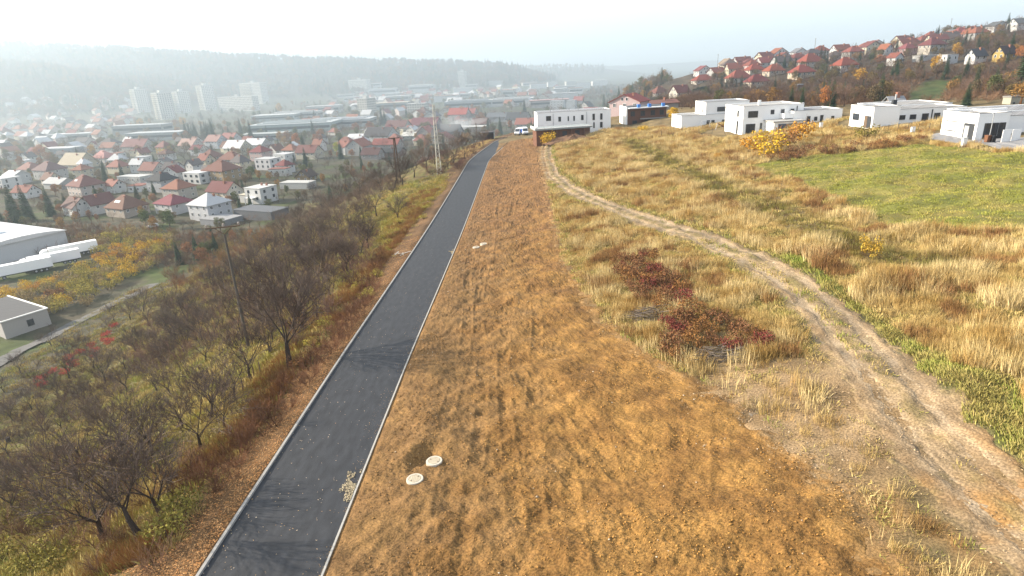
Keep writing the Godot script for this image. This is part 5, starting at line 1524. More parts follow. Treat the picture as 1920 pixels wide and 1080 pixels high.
	# drifting smoke over the long white roof
	for k in 3:
		var fv := FogVolume.new()
		fv.name = numbered("smoke")
		fv.shape = RenderingServer.FOG_VOLUME_SHAPE_ELLIPSOID
		var c: Vector3 = ground([Vector2(-35.6, -506.6), Vector2(-28.9, -528.5), Vector2(-39.3, -485.2)][k])
		fv.size = [Vector3(26, 9, 14), Vector3(34, 6, 12), Vector3(20, 12, 12)][k]
		fv.position = c + Vector3.UP * [9.0, 7.0, 12.0][k]
		fv.rotation.z = 0.25
		var fm := FogMaterial.new()
		fm.density = 0.035
		fm.albedo = Color(0.93, 0.95, 0.97)
		fv.material = fm
		add_child(fv)
		tag(fv, "white chimney smoke drifting over the long low roof", "smoke", "", "stuff")

# ---------------------------------------------------------------- vehicles

func wheel(parent: Node3D, at: Vector3, r: float, w: float) -> void:
	var s := Shape.new()
	var n := 14
	for i in n:
		var a := TAU * i / n
		var b := TAU * (i + 1) / n
		var p := Vector3(0, cos(a) * r, sin(a) * r)
		var q := Vector3(0, cos(b) * r, sin(b) * r)
		var x := Vector3(w / 2, 0, 0)
		s.quad(p - x, q - x, q + x, p + x)
		s.tri(x, p + x, q + x)
		s.tri(-x, q - x, p - x)
	var o := part("wheel", s, mats.rubber, parent)
	o.position = at
	var h := Shape.new()
	for i in 10:
		var a := TAU * i / 10
		var b := TAU * (i + 1) / 10
		for e in [1, -1]:
			var c := Vector3(e * (w / 2 + 0.01), 0, 0)
			h.tri(c, c + Vector3(0, cos(a), sin(a)) * r * 0.55, c + Vector3(0, cos(b), sin(b)) * r * 0.55)
	part("rim", h, mats.steel, o)

# side outline (z, y) drawn across a width: the bodies of vans and cabs; +z is the front
func body(outline: Array, w: float) -> Shape:
	var s := Shape.new()
	var k := outline.size()
	var x := w / 2
	for i in k:
		var p: Vector2 = outline[i]
		var q: Vector2 = outline[(i + 1) % k]
		s.quad(Vector3(-x, p.y, p.x), Vector3(x, p.y, p.x), Vector3(x, q.y, q.x), Vector3(-x, q.y, q.x))
	var tri := Geometry2D.triangulate_polygon(PackedVector2Array(outline))
	for i in range(0, tri.size(), 3):
		var a: Vector2 = outline[tri[i]]
		var b: Vector2 = outline[tri[i + 1]]
		var c: Vector2 = outline[tri[i + 2]]
		if (b - a).cross(c - a) > 0: var tmp := b; b = c; c = tmp
		s.tri(Vector3(x, a.y, a.x), Vector3(x, b.y, b.x), Vector3(x, c.y, c.x))
		s.tri(Vector3(-x, a.y, a.x), Vector3(-x, c.y, c.x), Vector3(-x, b.y, b.x))
	return s

func van(at: Vector3, yaw: float, label: String, panel: Color, called := "delivery_van") -> void:
	var t := top(called, at, yaw, label, "van")
	var paint := plain("van_white", lin(0.75, 0.76, 0.77), 0.35, 0.5)
	part("body", body([Vector2(-2.7, 0.45), Vector2(2.6, 0.45), Vector2(2.65, 1.0), Vector2(1.9, 1.25), Vector2(1.2, 2.3), Vector2(-2.65, 2.4)], 1.95), paint, t)
	part("windscreen", body([Vector2(1.93, 1.32), Vector2(1.96, 1.34), Vector2(1.3, 2.26), Vector2(1.27, 2.24)], 1.7), mats.glass, t)
	for e in [-1, 1]:
		boxes("side_window", [[Vector3(e * 0.985 - 0.01, 1.35, 0.6), Vector3(e * 0.985 + 0.01, 2.0, 1.3)]], mats.glass, t)
		if panel.a > 0.0: boxes("side_panel", [[Vector3(e * 0.985 - 0.012, 0.6, -2.4), Vector3(e * 0.985 + 0.012, 2.0, 0.3)]], plain("van_blue", lin(panel.r, panel.g, panel.b), 0.5), t)
		boxes("headlight", [[Vector3(e * 0.75 - 0.16, 0.85, 2.6), Vector3(e * 0.75 + 0.16, 1.02, 2.68)]], mats.frame_white, t)
		for z in [-1.7, 1.75]: wheel(t, Vector3(e * 0.87, 0.34, z), 0.34, 0.24)
	boxes("bumper", [[Vector3(-0.97, 0.35, 2.6), Vector3(0.97, 0.6, 2.75)]], mats.frame_dark, t)
	if panel.a > 0.0: boxes("front_panel", [[Vector3(-0.7, 1.05, 2.3), Vector3(0.7, 1.1, 2.6)]], mats.van_blue, t)

func truck(at: Vector3, yaw: float, label: String) -> void:
	var t := top("truck", at, yaw, label, "truck")
	var paint := plain("truck_white", lin(0.76, 0.77, 0.78), 0.4, 0.5)
	part("cab", body([Vector2(4.8, 0.6), Vector2(7.0, 0.6), Vector2(7.05, 1.6), Vector2(6.85, 2.9), Vector2(6.0, 3.6), Vector2(4.9, 3.7)], 2.45), paint, t)
	part("windscreen", body([Vector2(7.05, 1.75), Vector2(7.09, 1.75), Vector2(6.92, 2.75), Vector2(6.88, 2.75)], 2.2), mats.glass, t)
	for e in [-1, 1]:
		boxes("side_window", [[Vector3(e * 1.235 - 0.01, 1.8, 5.7), Vector3(e * 1.235 + 0.01, 2.6, 6.6)]], mats.glass, t)
		boxes("mirror", [[Vector3(e * 1.45 - 0.1, 1.9, 6.7), Vector3(e * 1.45 + 0.1, 2.5, 6.8)]], mats.frame_dark, t)
		for z in [5.9, 3.4, -4.2, -5.5, -6.8]: wheel(t, Vector3(e * 1.05, 0.5, z), 0.5, 0.35)
	boxes("grille", [[Vector3(-0.9, 0.8, 7.05), Vector3(0.9, 1.6, 7.1)]], mats.frame_dark, t)
	boxes("trailer", [[Vector3(-1.28, 1.15, -8.6), Vector3(1.28, 3.95, 4.6)]], paint, t)
	boxes("chassis", [[Vector3(-0.5, 0.7, -8.4), Vector3(0.5, 1.148, 5.2)]], mats.frame_dark, t)

func build_vehicles() -> void:
	var line := lane_points(6.0, 246.0, 1.0)
	var a: Vector2 = line[222] + Vector2(WIDTH * 0.95, 0)
	van(ground(Vector2(7.67, -231.66), 0.02) + Vector3.UP * 0.05, 6, "white van with blue front and side parked beside the brick shell", Color(0.03, 0.12, 0.5))
	van(ground(Vector2(5.58, -234.46), 0.02) + Vector3.UP * 0.05, -20, "plain white van parked at the end of the lane", Color(0, 0, 0, 0))
	truck(ground(Vector2(-144.97, -173.91)), -48, "white truck nearest the picture edge beside the warehouse")
	truck(ground(Vector2(-141.39, -181.48)), -48, "white truck with rounded cab, second in the row")
	truck(ground(Vector2(-143.15, -193.01)), -48, "white truck at the far end of the row by the shrubs")
	for v in [[Vector2(-134.81, -229.00), "silver car half hidden in the gardens below the brown roofs"], [Vector2(-101.95, -250.34), "white car parked by the wall below the cube house"]]:
		var t := top("parked_car", ground(v[0]), -60, v[1], "car")
		var paint := plain("car_silver", lin(0.55, 0.56, 0.58), 0.35, 0.5)
		part("body", body([Vector2(-2.1, 0.35), Vector2(2.1, 0.35), Vector2(2.1, 0.75), Vector2(1.1, 0.9), Vector2(0.4, 1.4), Vector2(-1.3, 1.4), Vector2(-2.0, 0.95)], 1.75), paint, t)
		part("windscreen", body([Vector2(1.05, 0.95), Vector2(1.1, 0.96), Vector2(0.45, 1.38), Vector2(0.41, 1.37)], 1.5), mats.glass, t)
		for e in [-1, 1]:
			boxes("side_window", [[Vector3(e * 0.885 - 0.01, 0.95, -1.1), Vector3(e * 0.885 + 0.01, 1.32, 0.4)]], mats.glass, t)
			for z in [-1.3, 1.3]: wheel(t, Vector3(e * 0.8, 0.32, z), 0.32, 0.2)

# ---------------------------------------------------------------- plants

var bare := []        # [trunk mesh, crown mesh] of bare trees about 6 m high
var far_bare := []
var shrubs := []      # leafless shrubs about 2 m high
var leafy := []       # [trunk mesh, crown mesh] of leafy trees about 8 m high, white crowns to be tinted
var firs := []
var bush := []        # leafy shrubs about 2 m high

func jitter(k: float) -> Vector3:
	return Vector3(rng.randf_range(-k, k), rng.randf_range(-k, k), rng.randf_range(-k, k))

func limb(trunk: Shape, crown: Shape, p: Vector3, dir: Vector3, length: float, r: float, level: int, most: int, spread: float, kids: Array) -> void:
	var s := trunk if level < 2 else crown
	if level >= 2: s.tint = Color(0.105, 0.078, 0.062) * rng.randf_range(0.7, 1.35)
	var n := 3 if level < 2 else (2 if level < most else 1)
	var q := p
	var d := dir
	var joints := []
	for k in n:
		var e := q + d * length / n
		var r0 := r * (1.0 - 0.6 * k / n)
		var r1 := r * (1.0 - 0.6 * (k + 1) / n)
		if level == most: s.tube(q, e, r0, 0.0, 3)
		else: s.tube(q, e, r0, r1, [7, 5, 4, 3, 3][mini(level, 4)])
		joints.append([q, e, r1])
		q = e
		d = (d + jitter(0.22) + Vector3.UP * 0.06).normalized()
	if level == most: return
	var count: int = kids[level]
	for k in count:
		var t := 1.0 if level == 0 and k < 3 else rng.randf_range(0.25 if level else 0.6, 1.0)
		var j: Array = joints[mini(int(t * n), n - 1)]
		var at: Vector3 = (j[0] as Vector3).lerp(j[1], fmod(t * n, 1.0) if t < 1.0 else 1.0)
		var away := jitter(1.0)
		away = (away - d * away.dot(d)).normalized()
		if level == 0: away = Vector3(cos(TAU * k / count + 0.7), 0.0, sin(TAU * k / count + 0.7)) + jitter(0.25)
		var nd := (d + away * spread + Vector3.UP * 0.12).normalized()
		limb(trunk, crown, at, nd, length * rng.randf_range(0.55, 0.85) if level else length * rng.randf_range(1.0, 1.5), maxf(j[2] * 0.62, 0.014), level + 1, most, spread, kids)

func leaf_cloud(s: Shape, c: Vector3, rad: Vector3, n: int, size: float, hollow := 0.55) -> void:
	for k in n:
		var v := jitter(1.0)
		while v.length() > 1.0 or v.length() < 0.05: v = jitter(1.0)
		v = v.normalized() * lerpf(hollow, 1.0, sqrt(rng.randf())) * (0.78 + 0.35 * fine.get_noise_3d(v.x * 3.0 + c.x, v.y * 3.0, v.z * 3.0 + c.z))
		var p := c + v * rad
		var a := jitter(1.0).normalized() * size * rng.randf_range(0.5, 1.2)
		var b := a.cross(jitter(1.0)).normalized() * size * rng.randf_range(0.4, 0.8)
		var f := rng.randf_range(0.6, 1.3)
		s.tint = Color(f, f * rng.randf_range(0.9, 1.08), f * rng.randf_range(0.8, 1.1))
		s.quad(p - a, p + b, p + a, p - b)

func make_plants() -> void:
	for k in 7:
		var t := Shape.new()
		var c := Shape.new()
		limb(t, c, Vector3(0, -0.3, 0), Vector3(rng.randf_range(-0.12, 0.12), 1, rng.randf_range(-0.12, 0.12)).normalized(), rng.randf_range(1.3, 1.9), rng.randf_range(0.13, 0.18), 0, 4, [0.75, 0.85, 0.65][k % 3], [5, 5, 5, 5])
		bare.append([t.mesh(), c.mesh()])
	for k in 3:
		var t := Shape.new()
		var c := Shape.new()
		limb(t, c, Vector3(0, -0.5, 0), Vector3.UP, 2.6, 0.2, 0, 3, 0.75, [6, 6, 6])
		far_bare.append([t.mesh(), c.mesh()])
	for k in 5:
		var s := Shape.new()
		for i in 12:
			var a := rng.randf() * TAU
			var d := Vector3(cos(a) * 0.6, 1.0, sin(a) * 0.6) + jitter(0.3)
			limb(s, s, Vector3(cos(a), 0, sin(a)) * 0.25 - Vector3.UP * 0.1, d.normalized(), rng.randf_range(0.9, 1.6), 0.026, 2, 4, 0.6, [0, 0, 5, 3])
		shrubs.append(s.mesh())
	for k in 4:
		var t := Shape.new()
		var c := Shape.new()
		var h := rng.randf_range(7.0, 8.6)
		t.tube(Vector3.DOWN * 0.5, Vector3(0, h * 0.55, 0), 0.2, 0.1, 7)
		for i in 9:
			var a := TAU * i / 9.0 + rng.randf()
			var y := h * rng.randf_range(0.2, 0.5)
			t.tube(Vector3(0, y, 0), Vector3(cos(a) * 1.5, y + h * 0.2, sin(a) * 1.5), 0.07, 0.02, 4)
		var lobes := 9
		for i in lobes:
			var a := TAU * i / lobes * 2.4
			var y := h * (0.34 + 0.5 * i / lobes)
			var out := (1.7 if k % 2 == 0 else 1.15) * sin(PI * (0.25 + 0.65 * i / lobes))
			leaf_cloud(c, Vector3(cos(a) * out, y, sin(a) * out), Vector3(1.45, 1.25, 1.45) * rng.randf_range(0.75, 1.1), 150, 0.21, 0.3)
		leafy.append([t.mesh(), c.mesh()])
	for k in 3:
		var t := Shape.new()
		var c := Shape.new()
		t.tube(Vector3.DOWN * 0.5, Vector3(0, 9.6, 0), 0.2, 0.03, 6)
		var rows := 26
		for i in rows:
			var y := 0.7 + 9.1 * i / rows
			var r := 2.1 * pow(1.0 - float(i) / rows, 0.85) + 0.12
			var n := 13 - i / 4
			for j in n:
				var a := TAU * j / n + i * 0.7 + rng.randf_range(-0.2, 0.2)
				var d := Vector3(cos(a), 0, sin(a))
				var l := r * rng.randf_range(0.7, 1.1)
				var side := Vector3(-d.z, 0, d.x) * l * 0.24
				var p := Vector3(0, y, 0) + d * 0.1
				var e := Vector3(0, y - l * 0.32, 0) + d * l
				var f := rng.randf_range(0.65, 1.3)
				c.tint = Color(0.04 * f, 0.062 * f, 0.032 * f)
				c.quad(p, (p + e) / 2 - side - Vector3.UP * 0.12, e, (p + e) / 2 + Vector3.UP * 0.08)
				c.quad(p, (p + e) / 2 + Vector3.UP * 0.08, e, (p + e) / 2 + side - Vector3.UP * 0.12)
		firs.append([t.mesh(), c.mesh()])
	for k in 4:
		var t := Shape.new()
		var c := Shape.new()
		for i in 10:
			var a := rng.randf() * TAU
			t.tint = Color(0.09, 0.065, 0.045)
			t.tube(Vector3.DOWN * 0.1, Vector3(cos(a) * 0.8, rng.randf_range(1.2, 2.2), sin(a) * 0.8), 0.025, 0.006, 3)
		for i in 7:
			var a := TAU * i / 7.0
			leaf_cloud(c, Vector3(cos(a) * 0.65, rng.randf_range(0.6, 1.5), sin(a) * 0.65), Vector3(0.7, 0.75, 0.7), 75, 0.1, 0.25)
		bush.append([t.mesh(), c.mesh()])

func foliage(called: String, c: Color) -> StandardMaterial3D:
	return tinted("foliage_" + called, c.linear_to_srgb(), 0.88, 0.3)

func tree(set_: Array, k: int, p: Vector2, size: Vector3, called: String, label: String, group: String, crown: Material, category := "tree") -> Node3D:
	var t := top(called, ground(p), rng.randf() * 360.0, label, category, group)
	var pair: Array = set_[k % set_.size()]
	obj("trunk", pair[0], mats.bark if category == "tree" else mats.twig, t)
	obj("crown", pair[1], crown, t)
	t.scale = size
	return t

func scatter(poly: Array, gap: float, tries: int) -> Array:
	var lo := Vector2(1e9, 1e9)
	var hi := -lo
	for q in poly:
		lo = lo.min(q)
		hi = hi.max(q)
	var out := []
	var grid := {}
	for k in tries:
		var p := Vector2(rng.randf_range(lo.x, hi.x), rng.randf_range(lo.y, hi.y))
		if not inside(p, poly): continue
		var c := Vector2i((p / gap).floor())
		var ok := true
		for i in [-1, 0, 1]:
			for j in [-1, 0, 1]:
				var e = grid.get(c + Vector2i(i, j))
				if e != null and p.distance_to(e) < gap: ok = false
		if not ok: continue
		grid[c] = p
		out.append(p)
	return out

func placed(p: Vector2, s: float, squash := 1.0) -> Transform3D:
	return Transform3D(Basis(Vector3.UP, rng.randf() * TAU) * Basis.from_scale(Vector3(s, s * squash, s)), ground(p, -0.05))

func build_orchard() -> void:
	# trees one can pick out, from the old lane up to the new one
	var single := [[Vector2(-18.95, -46.55), 1.75, "large bare tree with pale limbs leaning beside the new lane"], [Vector2(-22.98, -47.70), 1.15, "pale-twigged bare tree next to the large leaning tree"], [Vector2(-23.90, -54.53), 0.8, "small bare tree just behind the large leaning tree"], [Vector2(-37.86, -41.09), 1.15, "bare forked fruit tree near the lower left corner"], [Vector2(-23.76, -28.15), 1.5, "large many-limbed bare tree at the bottom of the orchard"], [Vector2(-20.49, -26.53), 1.35, "bare tree with upright twigs right of the many-limbed tree"], [Vector2(-20.16, -28.25), 1.2, "mossy-twigged bare tree close to the leaf-strewn verge"], [Vector2(-41.94, -42.14), 1.1, "slim bare tree at the left edge of the orchard"], [Vector2(-39.08, -50.86), 1.0, "bare fruit tree with dark bent trunk above the wood pile"], [Vector2(-43.88, -66.79), 1.1, "bare fruit tree casting a long shadow on pale grass"], [Vector2(-38.46, -60.66), 0.9, "smaller bare fruit tree right beside its taller neighbour"], [Vector2(-39.57, -71.25), 1.0, "bare fruit tree at the thicket's lower edge"], [Vector2(-23.19, -44.72), 1.05, "bare fruit tree alone on the upper orchard grass"], [Vector2(-23.63, -41.61), 1.0, "bare fruit tree with a short thick trunk near the rusty scrub"]]
	for s in single: tree(bare, rng.randi(), s[0], Vector3.ONE * s[1], "bare_tree", s[2], "", mats.twig)
	var rows := [[[Vector2(-51.78, -66.28), Vector2(-47.38, -61.69), Vector2(-44.84, -61.78), Vector2(-27.16, -43.15), Vector2(-27.34, -39.30), Vector2(-29.06, -40.75), Vector2(-65.36, -76.70), Vector2(-67.46, -73.48), Vector2(-69.91, -72.43), Vector2(-42.24, -50.33), Vector2(-22.17, -36.60), Vector2(-21.45, -38.93)], "bare fruit tree on the grassy middle of the orchard", "bare fruit trees of the orchard"],
		[[Vector2(-90.18, -129.45), Vector2(-87.09, -114.59), Vector2(-88.89, -114.76), Vector2(-96.97, -118.36), Vector2(-82.09, -101.87), Vector2(-91.81, -98.74), Vector2(-88.70, -111.97), Vector2(-94.94, -106.89), Vector2(-87.47, -100.86), Vector2(-78.73, -103.89), Vector2(-78.95, -94.47), Vector2(-81.12, -90.90), Vector2(-81.82, -87.59), Vector2(-87.26, -122.83), Vector2(-85.08, -127.42), Vector2(-83.78, -130.72)], "bare fruit tree near the red shrubs along the old lane", "bare trees along the old lane"],
		[[Vector2(-63.55, -99.98), Vector2(-70.64, -104.78), Vector2(-59.67, -99.61), Vector2(-68.38, -97.53), Vector2(-76.04, -119.19), Vector2(-63.59, -111.35), Vector2(-49.38, -89.40), Vector2(-52.95, -84.01), Vector2(-68.76, -92.55), Vector2(-69.35, -87.67), Vector2(-57.08, -80.51), Vector2(-52.36, -88.78)], "bare tree within the brown thicket", "dark bare trees of the thicket"],
		[[Vector2(-69.60, -269.72), Vector2(-41.97, -174.39), Vector2(-40.98, -182.28), Vector2(-27.68, -151.49), Vector2(-24.01, -161.30), Vector2(-25.82, -152.67), Vector2(-31.85, -155.32), Vector2(-57.45, -210.97), Vector2(-70.70, -243.26), Vector2(-62.28, -204.15), Vector2(-82.52, -297.16), Vector2(-75.2, -305.1), Vector2(-66.9, -309.9), Vector2(-85.70, -272.11), Vector2(-83.08, -247.85)], "bare tree in the upper row below the far lane", "bare trees below the far lane"],
		[[Vector2(-25.95, -119.40), Vector2(-39.30, -132.71), Vector2(-21.88, -80.49), Vector2(-28.50, -90.28), Vector2(-22.55, -94.31), Vector2(-20.21, -109.67), Vector2(-31.97, -113.50), Vector2(-38.17, -116.03), Vector2(-37.45, -106.56), Vector2(-39.91, -104.54), Vector2(-26.93, -81.50), Vector2(-30.67, -114.85), Vector2(-28.91, -119.23), Vector2(-55.56, -158.92), Vector2(-56.65, -149.37), Vector2(-58.39, -142.69), Vector2(-55.62, -128.65), Vector2(-42.31, -102.60), Vector2(-58.19, -125.66), Vector2(-60.72, -122.88), Vector2(-44.30, -134.63), Vector2(-29.89, -101.46)], "bare tree on the scrubby slope beside the new lane", "bare trees on the scrub slope"],
		[[Vector2(-15.16, -162.38), Vector2(-14.61, -174.06), Vector2(-11.57, -179.24), Vector2(-22.01, -172.28), Vector2(-20.78, -182.13), Vector2(-26.78, -187.23), Vector2(-9.92, -206.80), Vector2(-7.41, -212.73), Vector2(-14.78, -204.55), Vector2(-49.2, -379.1), Vector2(-54.9, -359.5)], "bare tree on the bank where the lane bends", "bare trees at the lane's bend"]]
	for k in rows.size():
		var r: Array = rows[k]
		var row := in_order(r[0])
		for i in row.size(): tree(bare, rng.randi(), row[i], Vector3.ONE * rng.randf_range(0.8, 1.2) * [1.0, 1.0, 1.1, 1.6, 1.25, 1.3][k], "bare_tree", nth(r[1], i, row.size()), r[2], mats.twig)
	for p in scatter([Vector2(-65.48, -95.32), Vector2(-76.35, -124.21), Vector2(-62.92, -127.86), Vector2(-51.76, -139.44), Vector2(-33.96, -121.41), Vector2(-24.12, -101.71), Vector2(-20.59, -81.62), Vector2(-20.73, -67.77), Vector2(-18.44, -53.54), Vector2(-20.34, -52.78), Vector2(-30.41, -66.29), Vector2(-41.26, -80.13), Vector2(-51.00, -83.77)], 4.2, 700):
		tree(bare, rng.randi(), p, Vector3(0.95, 1.1, 0.95) * rng.randf_range(0.7, 1.05), "bare_tree", "bare young tree rising out of the brown thicket", "bare trees rising from the thicket", mats.twig)
	# brown thickets
	var brown := []
	var tints := PackedColorArray()
	var zones := [[[Vector2(-77.13, -110.05), Vector2(-79.95, -130.83), Vector2(-65.39, -133.41), Vector2(-53.29, -143.88), Vector2(-34.66, -124.24), Vector2(-23.21, -101.96), Vector2(-19.42, -79.86), Vector2(-19.71, -66.43), Vector2(-17.88, -51.69), Vector2(-19.70, -50.88), Vector2(-28.94, -62.82), Vector2(-40.18, -77.87), Vector2(-48.57, -79.45), Vector2(-63.34, -91.83)], 2.5, 700, Color(1.45, 1.18, 1.08), 1.15], [[Vector2(-89.34, -94.31), Vector2(-89.02, -101.62), Vector2(-85.29, -106.59), Vector2(-72.94, -100.64), Vector2(-58.39, -82.51), Vector2(-62.22, -76.56), Vector2(-69.89, -76.42), Vector2(-78.45, -80.59)], 2.4, 260, Color(1.0, 0.85, 0.75), 1.0], [[Vector2(-52.98, -135.35), Vector2(-45.60, -145.73), Vector2(-31.13, -135.23), Vector2(-24.43, -147.96), Vector2(-64.3, -325.4), Vector2(-80.48, -299.38), Vector2(-86.51, -251.76), Vector2(-84.80, -210.72)], 2.4, 500, Color(1.2, 1.1, 0.95), 1.0], [[Vector2(-18.05, -46.01), Vector2(-17.11, -56.57), Vector2(-16.52, -66.56), Vector2(-18.32, -78.25), Vector2(-18.49, -86.95), Vector2(-14.73, -60.98), Vector2(-14.71, -49.22), Vector2(-15.33, -43.07), Vector2(-16.30, -36.20), Vector2(-16.48, -29.68), Vector2(-17.19, -27.15), Vector2(-19.94, -29.95), Vector2(-19.95, -35.73), Vector2(-18.50, -39.89)], 1.1, 900, Color(1.25, 0.85, 0.6), 0.65], [[Vector2(-73.11, -74.22), Vector2(-54.53, -63.49), Vector2(-33.30, -46.43), Vector2(-22.59, -36.23), Vector2(-18.21, -30.54), Vector2(-17.62, -25.66), Vector2(-16.98, -22.49), Vector2(-24.67, -26.00), Vector2(-42.17, -40.46)], 1.9, 420, Color(1.2, 0.95, 0.75), 0.9], [[Vector2(-54.3, -355.2), Vector2(-16.56, -199.93), Vector2(-7.69, -221.93), Vector2(-3.95, -227.81), Vector2(-7.51, -187.65), Vector2(-10.90, -157.42), Vector2(-13.44, -141.56), Vector2(-20.39, -158.38)], 1.8, 240, Color(1.1, 0.8, 0.75), 0.95]]
	for z in zones:
		for p in scatter(z[0], z[1], z[2] * 3):
			brown.append(placed(p, rng.randf_range(0.7, 1.25) * z[4]))
			var c: Color = z[3]
			var f := rng.randf_range(0.75, 1.4)
			tints.append(Color(c.r * f, c.g * f, c.b * f))
	for p in scatter([Vector2(-175.61, -206.41), Vector2(-195.15, -231.84), Vector2(-174.25, -237.34), Vector2(-143.33, -230.80), Vector2(-100.45, -211.66), Vector2(-79.12, -205.76), Vector2(-60.42, -147.96), Vector2(-64.11, -130.54), Vector2(-79.87, -138.21), Vector2(-102.03, -174.54), Vector2(-132.60, -211.78), Vector2(-146.60, -204.25), Vector2(-156.67, -195.44)], 2.6, 3000):
		if not clear_of(p, 0.5): continue
		brown.append(placed(p, rng.randf_range(0.9, 1.8)))
		var f := rng.randf_range(0.9, 1.5)
		tints.append([Color(1.1 * f, 0.95 * f, 0.8 * f), Color(1.6 * f, 1.5 * f, 0.6 * f), Color(1.5 * f, 1.0 * f, 0.6 * f)][rng.randi() % 3])
	var part_of := [[], [], [], [], []]
	var part_tint := [PackedColorArray(), PackedColorArray(), PackedColorArray(), PackedColorArray(), PackedColorArray()]
	for i in brown.size():
		part_of[i % 5].append(brown[i])
		part_tint[i % 5].append(tints[i])
	for i in 5: many("thicket_undergrowth", shrubs[i], mats.twig, part_of[i], part_tint[i], "leafless brown thicket covering the slope left of the lane", "thicket")
	# red shrubs along the old lane
	var strip := in_order(scatter(RED_STRIP, 2.6, 160))
	for i in strip.size(): tree(bush, rng.randi(), strip[i], Vector3(0.95, 0.6, 0.95) * rng.randf_range(0.8, 1.2), "red_shrub", nth("crimson-leaved shrub in the strip along the old lane", i, strip.size()), "crimson shrubs along the old lane", foliage("crimson", Color(0.4, 0.05, 0.045)), "shrub")
	# yellow shrubs beyond the old lane
	var tones := [["gold", Color(0.56, 0.36, 0.035)], ["olive", Color(0.34, 0.28, 0.06)], ["tan", Color(0.3, 0.22, 0.1)], ["rust", Color(0.24, 0.12, 0.045)], ["amber", Color(0.5, 0.25, 0.03)]]
	var words := {gold = "bright golden shrub in the thicket behind the trucks", olive = "olive-yellow shrub in the thicket behind the old lane", tan = "tan half-bare shrub in the thicket behind the old lane", rust = "rusty shrub in the thicket behind the old lane", amber = "amber shrub in the thicket near the trucks"}
	for p in scatter([Vector2(-135.24, -153.87), Vector2(-159.68, -185.68), Vector2(-151.87, -188.77), Vector2(-144.56, -195.67), Vector2(-149.83, -215.18), Vector2(-137.27, -220.05), Vector2(-113.88, -204.48), Vector2(-103.96, -175.16), Vector2(-106.75, -166.02), Vector2(-105.08, -148.56), Vector2(-105.41, -134.75), Vector2(-109.21, -132.96), Vector2(-118.14, -143.75)], 2.7, 2600):
		if not clear_of(p, 1.5): continue
		var near_gold: bool = p.distance_to(Vector2(-125.06, -179.70)) < 7.0 or p.distance_to(Vector2(-123.17, -196.61)) < 8.0 or p.distance_to(Vector2(-134.94, -162.14)) < 9.0
		var tone: Array = tones[[0, 4, 0, 1][rng.randi() % 4] if near_gold else [1, 2, 1, 0, 1, 3, 2][rng.randi() % 7]]
		tree(bush, rng.randi(), p, Vector3(1.7, 1.5, 1.7) * rng.randf_range(0.75, 1.25), "autumn_shrub", words[tone[0]], tone[0] + " shrubs beyond the old lane", foliage(tone[0], tone[1]), "shrub")
	var corner := in_order(scatter([Vector2(-33.01, -30.62), Vector2(-49.05, -47.84), Vector2(-45.24, -47.52), Vector2(-34.61, -37.94), Vector2(-24.67, -26.00)], 2.6, 60) + scatter([Vector2(-18.76, -23.19), Vector2(-20.21, -26.46), Vector2(-18.85, -27.95), Vector2(-18.21, -30.54), Vector2(-17.02, -29.42), Vector2(-16.87, -25.34), Vector2(-16.02, -22.17)], 2.4, 60))
	for i in corner.size():
		tree(bush, rng.randi(), corner[i], Vector3(1.0, 0.85, 1.0) * rng.randf_range(0.7, 1.1), "autumn_shrub", nth("thin yellow-green shrub among the nearest bare trees", i, corner.size()), "yellow-green shrubs in the near corner", foliage("lime", Color(0.2, 0.17, 0.04)), "shrub")
	for p in scatter([Vector2(-17.59, -44.61), Vector2(-15.28, -49.55), Vector2(-15.69, -65.65), Vector2(-15.59, -89.20), Vector2(-12.83, -121.16), Vector2(-18.75, -133.96), Vector2(-21.90, -105.17), Vector2(-18.76, -65.24), Vector2(-20.34, -52.78)], 3.4, 200):
		tree(bush, rng.randi(), p, Vector3(0.8, 0.5, 0.8) * rng.randf_range(0.7, 1.2), "autumn_shrub", "low rusty-green shrub on the bank of the new lane", "low shrubs on the lane bank", foliage(["rust", "olive"][rng.randi() % 2], [Color(0.28, 0.12, 0.04), Color(0.22, 0.19, 0.045)][0]), "shrub")

const SHRUBLAND := [Vector2(-122.73, -137.61), Vector2(-164.65, -192.15), Vector2(-155.20, -193.40), Vector2(-148.32, -201.34), Vector2(-155.19, -223.71), Vector2(-142.59, -233.14), Vector2(-115.55, -215.52), Vector2(-100.07, -173.84), Vector2(-106.75, -166.02), Vector2(-105.08, -148.56), Vector2(-105.41, -134.75), Vector2(-109.21, -132.96)]

